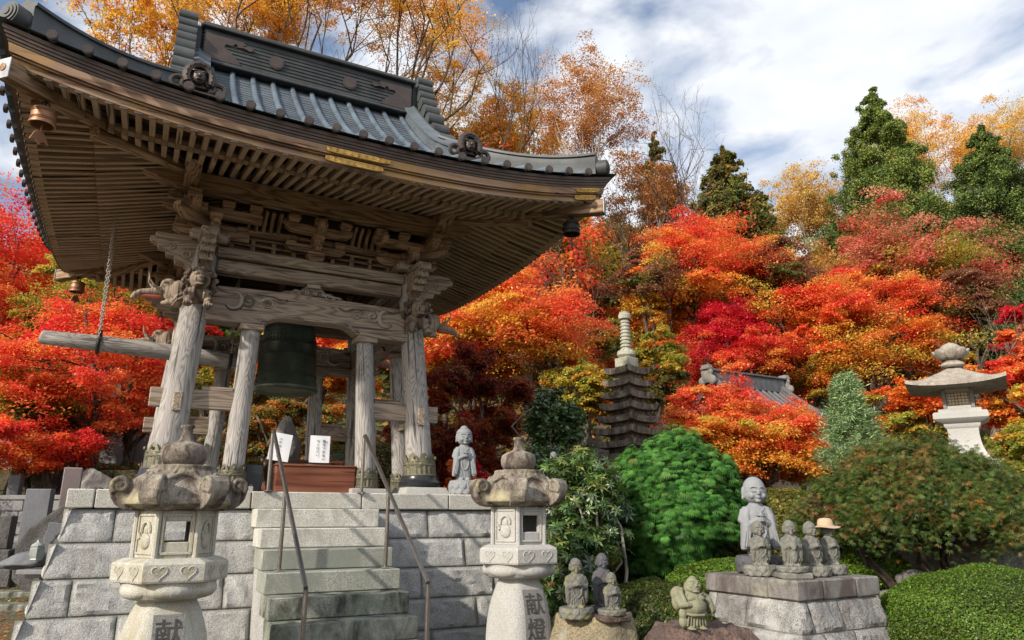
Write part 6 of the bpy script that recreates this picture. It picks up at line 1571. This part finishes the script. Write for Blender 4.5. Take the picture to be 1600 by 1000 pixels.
maple(1480, 420, 520, 85, 25.5, 'brownpink', 'brownish pink maple behind the lantern jewel', 47, 70, 230, .12, flat=.13)
maple(1200, 385, 480, 70, 27.5, 'brownpink', 'dull brown-red maple between the two tall bright maples', 48, 60, 210, .13)
maple(1010, 390, 480, 80, 27, 'brownpink', 'brown-red thicket tree above the pagoda', 49, 60, 200, .13)
maple(1600, 470, 560, 50, 20, 'crimson', 'crimson maple at the right photo edge above the salmon one', 50, 36, 190, .10)

# --- tall open trees: golden and rust zelkovas, bare trees
def open_tree(px, yt, hw, Y, pal, label, seed, yb=None, nleaf=30, per=80, leaf=.16, depth=4, trunk_r=.22, pale=True, px_base=None, name='zelkova_tree', cat='tree', group='open-crowned trees on the hillside', padr=.9, spread=.5, first=.36, kids=(2, 3)):
    rng = np.random.default_rng(seed); t_ = at(px, yt, Y); pb = px if px_base is None else px_base
    X = t_.x+(pb-px)*mpp(Y); g = terr(X, Y); H_ = t_.z-g; mb = MB(); tips = []
    p = np.array((0, 0, -.3)); fork = np.array(((t_.x-X)*.45, 0, H_*first)); pts = curve_pts(p, fork, 0, 6, rng, .03); mb.tube(pts, [trunk_r*(1.15-.35*i/6) for i in range(7)], 10)
    W = hw*mpp(Y)
    for i in range(5):
        a = 2*math.pi*i/5+rng.normal()*.3; d = np.array((math.cos(a)*W*.75+(t_.x-X)*.5, math.sin(a)*W*.75, H_*(1-first)*.85)); branch_out(mb, fork, d, np.linalg.norm(d)*.44, trunk_r*.55, depth, rng, .22, spread, tips, 5, kids)
    T_ = np.array(tips); tx = T_[:, 0]-(t_.x-X)*T_[:, 2]/H_; fx = W/max(.5, np.percentile(np.abs(tx), 93)); fz = H_/max(1, np.percentile(T_[:, 2], 98)); fx = min(1.15, fx); lx_ = (t_.x-X)/H_
    for i_, v_ in enumerate(mb.v): mb.v[i_] = (lx_*v_[2]*fz+(v_[0]-lx_*v_[2])*(fx if v_[2] > .35*H_*first else 1), v_[1]*(fx if v_[2] > .35*H_*first else 1), v_[2]*fz)
    T_ = np.stack([lx_*T_[:, 2]*fz+tx*fx, T_[:, 1]*fx, T_[:, 2]*fz], 1); tr = mb.mesh('trunk', smooth=60)
    # keep the crown inside its box
    if pal:
        nc = int(2.6*max(40, int(nleaf*(4.6 if 'gold' in pal else 3.2)))); hi = T_[T_[:, 2] > np.percentile(T_[:, 2], 25)]; C = hi[rng.choice(len(hi), size=min(nc, len(hi)), replace=False)]; RAD = padr*(.32+.55*rng.random(len(C))); V, F, col = pads_leaves(C, RAD, RAD*.5, int(per*1.05), leaf*.85, pal, rng, KITE, up=.5, droop=.25, jit=.2, tilt=.35)
        cr_ = np_mesh('crown', V, F, col); return place(name, (X, Y, g-.05), tr, cr_, label, cat, group, 'bark_pale' if pale else 'bark')
    e = empty(name, (X, Y, g-.05), 0, label, cat, group); part('trunk', tr, M['bark_pale' if pale else 'bark'], e); return e
open_tree(470, -180, 230, 31, 'gold', 'huge golden zelkova rising behind the tower roof', 61, nleaf=60, per=150, leaf=.13, depth=5, trunk_r=.30, padr=1.0, pale=False)
open_tree(650, -90, 150, 33, 'gold', 'golden-orange zelkova above the right half of the tower ridge', 62, nleaf=45, per=150, leaf=.13, depth=4, trunk_r=.25, padr=1.0, pale=False)
open_tree(260, -40, 110, 36, 'gold', 'thin golden tree behind the left ridge end', 63, nleaf=20, per=90, leaf=.17, depth=4, trunk_r=.2, padr=.8, pale=False)
open_tree(785, 165, 85, 38, 'gold', 'orange-gold tree just right of the descending roof ridge', 64, nleaf=40, per=140, leaf=.14, depth=4, trunk_r=.2, padr=1.0, pale=False)
open_tree(800, 40, 90, 35, None, 'bare grey tree beside the golden crown', 65, depth=5, trunk_r=.17, pale=False)
open_tree(912, 66, 78, 31, 'rust', 'tall rust-coloured zelkova with a pale forked trunk', 66, nleaf=24, per=120, leaf=.11, depth=4, trunk_r=.22, padr=.85, px_base=878)
open_tree(1052, 158, 72, 34, None, 'leafless tree with upswept twigs against the cloud', 67, depth=5, trunk_r=.16, pale=False, spread=.75)
open_tree(975, 235, 70, 36, None, 'bare brown tree behind the right roof corner', 75, depth=5, trunk_r=.14, pale=False, spread=.7)
open_tree(1010, 250, 70, 40, 'rust', 'small orange-brown tree right of the roof corner', 68, nleaf=20, per=90, leaf=.16, depth=4, trunk_r=.16)
open_tree(1245, 285, 75, 46, 'palegold', 'pale golden tree left of the pointed cedar', 69, nleaf=30, per=120, leaf=.15, depth=4, trunk_r=.2, padr=1.0)
open_tree(1460, 175, 95, 55, 'gold', 'golden tree spreading behind the pointed cedar', 70, nleaf=45, per=130, leaf=.16, depth=4, trunk_r=.28, padr=1.3)
open_tree(1590, 165, 85, 56, 'palegold', 'pale golden crown at the right photo edge behind the dark cedar', 71, nleaf=45, per=130, leaf=.16, depth=4, trunk_r=.28, padr=1.3)
open_tree(885, 345, 85, 23, None, 'tangle of thin bare branches below the roof corner', 72, depth=4, trunk_r=.08, px_base=880, pale=False)
open_tree(1560, 470, 90, 16.5, None, 'bare twiggy tree beside the white granite lantern', 73, depth=4, trunk_r=.07, px_base=1600, pale=False)
open_tree(860, 470, 60, 19.5, None, 'bare thin branches in the dark hollow left of the pagoda', 74, depth=4, trunk_r=.06, px_base=850)

# --- conifers
def conifer_meshes(seed, H_, W, z0, pal, npads=170, per=75, leaf=.16, trunk_r=.25, ragged=.5):
    """boughs in loose whorls, each a spray of up-turned clumps; gaps between them"""
    rng = np.random.default_rng(seed); C = []; RAD = []; mb = MB(); mb.tube([(0, 0, -.3), (.05, 0, H_*.5), (0, 0, H_*.99)], [trunk_r, trunk_r*.6, .03], 8)
    nb = int(npads/2)
    for i in range(nb):
        t_ = ((i+.6)/nb)**.72; z = z0+(H_-z0)*(1-t_)+rng.normal()*.015*H_; w_ = W*(t_**.82)*(1+.24*ragged*rng.normal())+.04*W; a = i*2.4+rng.normal()*.5
        end = np.array((w_*math.cos(a), w_*math.sin(a), z-.16*w_)); base = np.array((0, 0, z)); mb.tube([tuple(base), tuple((base+end)/2+np.array((0, 0, -.10*w_))), tuple(end)], [trunk_r*.16*(.4+t_), trunk_r*.10*(.4+t_), .012], 5, cap=False)
        for q in range(5):
            u = .38+.66*(q+rng.random())/5; c = base+(end-base)*u+rng.normal(size=3)*w_*.10; C.append(c); RAD.append((.025*W+.165*w_)*(1.15-.55*u)*(.7+.6*rng.random()))
    for i in range(26):
        t_ = (i+.5)/26*.30; C.append(np.array((rng.normal()*.18*W*t_, rng.normal()*.18*W*t_, H_-(H_-z0)*t_))); RAD.append(W*(.02+.30*t_))
    C = np.array(C); RAD = np.array(RAD); V, F, col = pads_leaves(C, RAD, RAD*.95, per, leaf, pal, rng, KITE, mixleaf=.25, up=.45, droop=.15, jit=.22)
    return mb.mesh('trunk', smooth=60), np_mesh('crown', V, F, col)
def conifer(px, yt, yb, hw, Y, pal, label, seed, name='cedar_tree', cat='cedar', group='conifers', **k):
    t_ = at(px, yt, Y); g = terr(t_.x, Y); b_ = at(px, yb, Y); tr, cr_ = conifer_meshes(seed, t_.z-g, hw*mpp(Y, yb), max(.3, b_.z-g), pal, **k)
    return place(name, (t_.x, Y, g-.05), tr, cr_, label, cat, group, leafmat='leaf_dense')
conifer(1360, 138, 400, 100, 42, 'cedar', 'tall pointed green cedar standing against the sky', 81, npads=420, per=190, leaf=.12)
conifer(1530, 200, 520, 135, 38, 'cedar_dark', 'dark bushy cedar right of the golden tree', 82, npads=420, per=190, leaf=.12)
conifer(1625, 235, 600, 130, 33, 'cedar_dark', 'dark cedar cut off by the right photo edge', 83, npads=300, per=190, leaf=.115)
conifer(1128, 228, 420, 84, 45, 'olive', 'olive-green conifer right of the leafless tree', 84, npads=200, per=100, leaf=.22)
conifer(1020, 208, 330, 34, 48, 'olive', 'narrow rusty conifer behind the roof corner trees', 85, npads=90, per=80, leaf=.22)
conifer(1190, 300, 420, 45, 50, 'olive', 'small dark conifer between the olive conifer and the golden tree', 86, npads=90, per=80, leaf=.24)

# --- filler trees of the wooded hill, copies of five sources
SKY = ([-200, 60, 200, 240, 760, 850, 1010, 1100, 1180, 1200, 1290, 1330, 1420, 1620, 1800], [360, 330, 280, 200, 160, 300, 330, 290, 310, 330, 320, 300, 260, 260, 260])
src = []
for i, (pal, nm) in enumerate((('rust', 'rust'), ('redorange', 'orange-red'), ('olive', 'olive'), ('palegold', 'golden'), ('yellowgreen', 'green-yellow'))):
    src.append((maple_meshes(200+i, 3.2, 0, 2.2, 8.5, 60, 130, .20, pal, trunk_r=.2, low=-.9, padr=.32, flat=.3), nm))
src.append((conifer_meshes(210, 11, 2.6, 1.0, 'cedar_dark', 150, 90, .22), 'dark green'))
frng = random.Random(77); protos = {}
for i in range(170):
    Y = frng.uniform(27, 64); px = frng.uniform(-160, 1760)
    if px > 950: Y = max(Y, 36+frng.uniform(0, 4))
    lim = float(np.interp(px, *SKY)); yt = lim+20+frng.random()**1.5*190
    k = frng.choices(range(6), (4, 3, 3, 2, 2, 3))[0]
    if k == 1 and (Y > 45 or px > 1050): k = 0 if px < 1400 else 2
    p = at(px, yt, Y); g = terr(p.x, Y); h = p.z-g
    if h < 3: h = 3.5
    (tr, cr_), nm = src[k]; sc = h/(8.7 if k < 5 else 11.0); lab = f'{nm} tree among the mixed wood high on the hillside'
    if k not in protos: protos[k] = place('hillside_tree', (p.x, Y, g-.1), tr, cr_, lab, 'tree', 'mixed wood on the hillside', rz=frng.uniform(0, 6), sc=(sc*frng.uniform(.8, 1.1),)*2+(sc,), leafmat='leaf_dense' if k == 5 else 'leaf')
    else:
        o = protos[k]; c = o.copy(); COL.objects.link(c); c.location = (p.x, Y, g-.1); c.rotation_euler = (0, 0, frng.uniform(0, 6)); s_ = sc*frng.uniform(.8, 1.1); c.scale = (s_, s_, sc)
        for ch in o.children: d = ch.copy(); COL.objects.link(d); d.parent = c
# undergrowth over the hillside and garden: uncountable leafy cover
rng = np.random.default_rng(5); n = 90000
Yv = 12+52*rng.random(n)**1.3; Xv = (rng.random(n)*2-1)*.95*Yv+1
keep = ~((Yv < 17) & (Xv > -6.5) & (Xv < 1.0) & (Yv < 13)) ; Xv, Yv = Xv[keep], Yv[keep]
Zv = np.array([terr(x, y) for x, y in zip(Xv, Yv)]); hmax = np.where(Yv > 24, 1.6, .45); m = .5+.5*np.sin(Xv*.9)*np.sin(Yv*.7+1)
P = np.stack([Xv, Yv, Zv+rng.random(len(Xv))**1.6*hmax*m], 1); V, F, k = leaf_arrays(KITE, P, (.10+.006*Yv)*(.6+.8*rng.random(len(Xv))), np.array((0, -.3, .7))+rng.normal(size=P.shape)*.6, rng=rng)
cz = np.where((np.sin(Xv*.5+1)*np.sin(Yv*.4) > .1)[:, None], pick('olive', len(P), rng), np.where((rng.random(len(P)) < .5)[:, None], pick('rust', len(P), rng)*.6, pick('camellia', len(P), rng)))
o = part('undergrowth', np_mesh('undergrowth', V, F, np.repeat(cz*(.6+.8*rng.random((len(P), 1))), k, 0)), M['leaf']); tag(o, kind='stuff')
# fallen maple leaves on the near ground
n = 9000; Yv = 7+10*rng.random(n); Xv = np.where(rng.random(n) < .6, -3.2-.55*Yv*rng.random(n), .5+.7*Yv*rng.random(n)); Zv = np.array([terr(x, y) for x, y in zip(Xv, Yv)])
P = np.stack([Xv, Yv, Zv+.015], 1); V, F, k = leaf_arrays(MAPLE, P, .07*(.6+.8*rng.random(n)), np.array((0, 0, 1.0))+rng.normal(size=P.shape)*.35, rng=rng)
o = part('fallen_leaves', np_mesh('fallen_leaves', V, F, np.repeat(pick('rust', n, rng), k, 0)), M['leaf']); tag(o, kind='stuff')

# --- clipped hedges
def hedge(c, r, n, leaf, pal, label, seed, name='clipped_hedge', cat='hedge', zmin=-.6, rough=.05, power=2.0):
    """mound: dark twiggy core with small leaves all over its surface"""
    rng = np.random.default_rng(seed); d = unit(rng.normal(size=(n*2, 3))); d = d[d[:, 2] > zmin][:n]; r = np.array(r)
    if power != 2.0: d = d/((np.abs(d)**power).sum(1, keepdims=True)**(1/power))
    b_ = 1+rough*(np.sin(d[:, 0]*7+seed)*np.sin(d[:, 1]*6+2)+.6*np.sin(d[:, 2]*9+d[:, 0]*11)); P = d*r*b_[:, None]*(1-.05*rng.random((len(d), 1))**2+.012*rng.normal(size=(len(d), 1)))
    N = unit(d/r)+rng.normal(size=d.shape)*.55+np.array((0, 0, .25)); V, F, k = leaf_arrays(KITE, P, leaf*(.6+.8*rng.random(len(P))), N, rng=rng)
    col = pick(pal, len(P), rng)*(1+.22*rng.normal(size=(len(P), 1))).clip(.5, 1.6); patch = 1+.25*np.sin(d[:, :1]*5+seed)*np.sin(d[:, 2:]*6+1); col = (col*patch).clip(.005, .9)
    e = empty(name, c, 0, label, cat, 'clipped garden hedges'); part('foliage', np_mesh('foliage', V, F, np.repeat(col, k, 0)), M['leaf'], e)
    mb = MB(); mb.ell((0, 0, 0), tuple(r*.93), nu=40, nv=24)
    if power != 2.0: mb.v = [tuple(np.array(v)*1.0) for v in mb.v]
    for i in range(26):
        a = rng.random()*6.28; q = rng.random(); mb.tube([(0, 0, -r[2]), (r[0]*.5*math.cos(a)*q, r[1]*.5*math.sin(a)*q, -.2*r[2]), (r[0]*.9*math.cos(a)*q, r[1]*.9*math.sin(a)*q, r[2]*.5)], [.03, .02, .01], 5)
    part('twig_core', mb, M['twig'], e); return e
M['twig'] = plain('dark_twigs', (.028, .032, .014), .95, 0, .5, .8, 14)
def hedge_px(px, py, Y, hw, hh, depth, n, leaf, pal, label, seed, **k):
    c = at(px, py, Y); return hedge(c, (hw*mpp(Y, py), depth, hh*mpp(Y, py)), n, leaf, pal, label, seed, **k)
hedge_px(1572, 990, 6.3, 182, 100, .95, 100000, .018, 'hedge_green', 'bright green clipped round hedge in the right foreground', 91, rough=.03)
hedge_px(1030, 985, 7.0, 105, 75, .75, 46000, .024, 'hedge_olive', 'low olive ground-hugging hedge between the boulders', 92, rough=.05)
hedge_px(1065, 885, 9.5, 110, 60, .7, 22000, .036, 'hedge_yellow', 'yellowish hedge below the green juniper', 93, rough=.06)
hedge_px(1225, 850, 9.3, 95, 84, .8, 30000, .036, 'hedge_yellow', 'tall olive-yellow hedge behind the altar statues', 94, rough=.07)
hedge_px(1205, 905, 7.7, 160, 34, .5, 24000, .030, 'hedge_green', 'low bright green hedge strip behind the altar slab', 95, rough=.04)
hedge_px(1350, 870, 9.6, 90, 54, .6, 22000, .034, 'hedge_yellow', 'sunlit yellow-green hedge behind the maple trunks', 96, rough=.06)
hedge_px(1350, 905, 8.4, 75, 46, .5, 18000, .032, 'hedge_green', 'small green hedge right of the altar statues', 97, rough=.05)
hedge_px(860, 900, 8.6, 70, 90, .7, 14000, .04, 'camellia', 'dark hedge in the shade behind the right stone lantern', 98, rough=.08)
hedge_px(600, 735, 14.2, 130, 40, .7, 12000, .06, 'olive', 'dark low hedge behind the rear pillars', 99, rough=.1)

# --- leafy shrubs
def shrub(px, py, Y, hw, hh, depth, pal, label, seed, T, npads, per, leaf, name='shrub', cat='shrub', leafmat='leaf_gloss', padr=.28, up=.8, stems=12, droop=.25, flat=.5, shell=.55):
    rng = np.random.default_rng(seed); c = at(px, py, Y); W = hw*mpp(Y, py); Hh = hh*mpp(Y, py); g = terr(c.x, Y)
    d = unit(rng.normal(size=(npads*3, 3))); d = d[d[:, 2] > -.8][:npads]; q = (shell+(1-shell)*rng.random((len(d), 1)))
    C = d*q*np.array((W, depth, Hh))*.9+np.array((0, 0, c.z-g)); RAD = W*padr*(.6+.8*rng.random(len(C))); V, F, col = pads_leaves(C, RAD, RAD*flat, per, leaf, pal, rng, T, up=up, droop=droop)
    mb = MB()
    for i in range(stems): e_ = C[rng.integers(len(C))]; mb.tube(curve_pts((rng.normal()*.08, rng.normal()*.08, -.1), e_, .05, 6, rng, .08), [.028*(1-.75*j/6) for j in range(7)], 6, cap=False)
    e = empty(name, (c.x, Y, g), 0, label, cat, 'garden shrubs'); part('stems', mb, M['bark_pale'], e); part('foliage', np_mesh('foliage', V, F, col), M[leafmat], e); return e
shrub(905, 800, 7.9, 78, 105, .7, 'rhodo', 'rhododendron with whorls of long leaves right of the right stone lantern', 101, ROSETTE, 150, 19, .078, 'rhododendron', padr=.26, stems=26)
shrub(880, 905, 7.4, 60, 70, .5, 'rhodo', 'lower rhododendron behind the mossy statues', 102, ROSETTE, 80, 18, .075, 'rhododendron', padr=.3, stems=12)
shrub(862, 665, 12.0, 48, 60, .8, 'camellia', 'dark green evergreen shrub left of the pagoda', 103, KITE, 60, 130, .075, 'evergreen_shrub')
shrub(845, 740, 10.6, 60, 50, .6, 'camellia', 'dark evergreen bush behind the finial of the right stone lantern', 104, KITE, 50, 120, .06, 'evergreen_shrub')
shrub(650, 700, 13.4, 40, 60, .7, 'camellia', 'dark bush behind the right front pillar', 105, KITE, 40, 110, .06, 'evergreen_shrub')
shrub(120, 690, 17.2, 55, 40, .8, 'yellowgreen', 'yellow-green shrub above the mossy wall', 106, KITE, 40, 120, .07, 'shrub')

# --- weeping juniper globe: overlapping drooping fans
def juniper():
    rng = np.random.default_rng(111); Y = 8.7; c = at(1052, 798, Y); m_ = mpp(Y, 798); g = terr(c.x, Y)
    n = 13000; d = unit(rng.normal(size=(n, 3))); d = d[d[:, 2] > -.86]; n = len(d)
    r = np.array((104*m_, .78, 118*m_)); bump_ = 1+.09*np.sin(d[:, 0]*6+1)*np.sin(d[:, 2]*9)+.05*rng.normal(size=n)
    low = np.where(d[:, 2] < -.3, .86, 1.0); P = d*r*(bump_*low*(1-.28*rng.random(n)**2.2))[:, None]
    P[:, 0] -= np.where(P[:, 2] < -.3, .10, 0)
    out = d*np.array((1, 1, .25)); A = unit(out)+np.array((0, 0, -.42))+rng.normal(size=d.shape)*.22; N = np.array((0, 0, 1.0))*.8+out*.55+rng.normal(size=d.shape)*.25
    S = .088*(.45+1.0*rng.random(n)); V, F, k = leaf_arrays(FAN, P, S, N, A, rng); tip = np.tile(np.repeat([0], k), n)
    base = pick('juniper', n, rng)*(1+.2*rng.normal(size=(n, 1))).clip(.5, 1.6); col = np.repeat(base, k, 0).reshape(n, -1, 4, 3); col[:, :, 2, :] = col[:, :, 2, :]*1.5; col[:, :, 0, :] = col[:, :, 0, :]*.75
    e = empty('weeping_juniper', (c.x, Y, g), 0, 'dense rounded bright green juniper with drooping fans', 'juniper', 'garden shrubs')
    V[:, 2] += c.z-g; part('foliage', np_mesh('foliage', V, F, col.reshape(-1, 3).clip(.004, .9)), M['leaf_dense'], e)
    mb = MB(); mb.ell((0, 0, c.z-g), tuple(r*.74), nu=30, nv=18); mb.tube([(0, 0, -.1), (.02, 0, c.z-g)], [.09, .06], 10); part('trunk', mb, M['twig'], e)  # stem, plus a dark inner blob added to block light through the fans
juniper()
# --- laceleaf maple with bent trunks
def laceleaf():
    rng = np.random.default_rng(121); Y = 8.0; c = at(1437, 790, Y); m_ = mpp(Y, 790); g = terr(c.x, Y); W = 186*m_; zt = at(1437, 690, Y).z-g; zb = at(1437, 838, Y).z-g
    C = []
    for i in range(440):
        a = rng.random()*6.283; q = math.sqrt(rng.random()); x, y = q*math.cos(a), q*math.sin(a); top = zt-(zt-zb)*.80*q**2.1; z = top-rng.random()**2*.35*(zt-zb)*(1-q*.3)+.05*rng.normal()
        C.append((x*W, y*W*.80, z))
    C = np.array(C); RAD = .20*(.6+.8*rng.random(len(C))); V, F, col = pads_leaves(C, RAD, RAD*.40, 120, .070, 'lace', rng, LACE, mixleaf=.45, up=.8, droop=.55, jit=.22)
    mb = MB(); zf = .42
    for i, (dx, dy) in enumerate(((-.55, -.1), (-.22, .05), (.12, -.05), (.5, .1))):
        pts = [(.0+dx*.15, dy, -.15), (dx*.35, dy, .12), (dx*.75+.08, dy, .30), (dx*.85, dy, zb*.62), (dx*1.1, dy*2, zb*.95), (dx*1.7, dy*4, zb*1.15)]; mb.tube([Vector(p)+Vector((-.20, 0, 0)) for p in pts], [.075, .062, .055, .05, .04, .02], 10)
    for i in range(60): q = C[rng.integers(len(C))]; s = np.array((rng.normal()*.3-.15, rng.normal()*.2, zb*.95)); mb.tube(curve_pts(s, q, .12, 5, rng, .08), [.022*(1-.7*j/5) for j in range(6)], 5, cap=False)
    e = empty('laceleaf_maple', (c.x, Y, g), 0, 'low domed green laceleaf maple with bent dark trunks, tips turning red', 'maple tree'); part('trunk', mb, M['bark_dark'], e); part('crown', np_mesh('crown', V, F, col), M['leaf'], e)
laceleaf()
# --- blue-green young conifer
def young_conifer():
    rng = np.random.default_rng(131); Y = 11.5; t_ = at(1318, 583, Y); b_ = at(1318, 712, Y); g = terr(t_.x, Y); H_ = t_.z-g; z0 = b_.z-g-.2; W = 49*mpp(Y, 650); mb = MB(); mb.tube([(0, 0, -.1), (0, 0, H_*.97)], [.05, .01], 8); P = []; A = []
    for i in range(330):
        t = rng.random()**.7; z = z0+(H_-z0)*(1-t); w_ = W*(.16+.9*t**.75)*(.8+.4*rng.random()); a = rng.random()*6.283; tip = np.array((w_*math.cos(a), w_*math.sin(a), z+.10*w_)); b0 = np.array((0, 0, z-.15*w_))
        if i % 4 == 0: mb.tube([tuple(b0), tuple((b0+tip)/2+np.array((0, 0, .03))), tuple(tip)], [.012, .008, .004], 4, cap=False)
        for j in range(44): q = .35+.65*rng.random(); P.append(b0+(tip-b0)*q+rng.normal(size=3)*.035); A.append((tip-b0)/np.linalg.norm(tip-b0)+rng.normal(size=3)*.55+np.array((0, 0, .05)))
    P = np.array(P); A = np.array(A); n = len(P); V, F, k = leaf_arrays(BLADE*np.array((.6, 1, 1)), P, .085*(.6+.7*rng.random(n)), np.array((0, 0, 1.0))+rng.normal(size=(n, 3))*.5, A, rng); col = pick('bluegreen', n, rng)*(1+.25*rng.normal(size=(n, 1))).clip(.5, 1.6)
    place('young_conifer', (t_.x, Y, g), mb.mesh('trunk'), np_mesh('crown', V, F, np.repeat(col, k, 0).clip(.005, .9)), 'feathery blue-green young conifer above the laceleaf maple', 'conifer', leafmat='leaf_dense')
young_conifer()
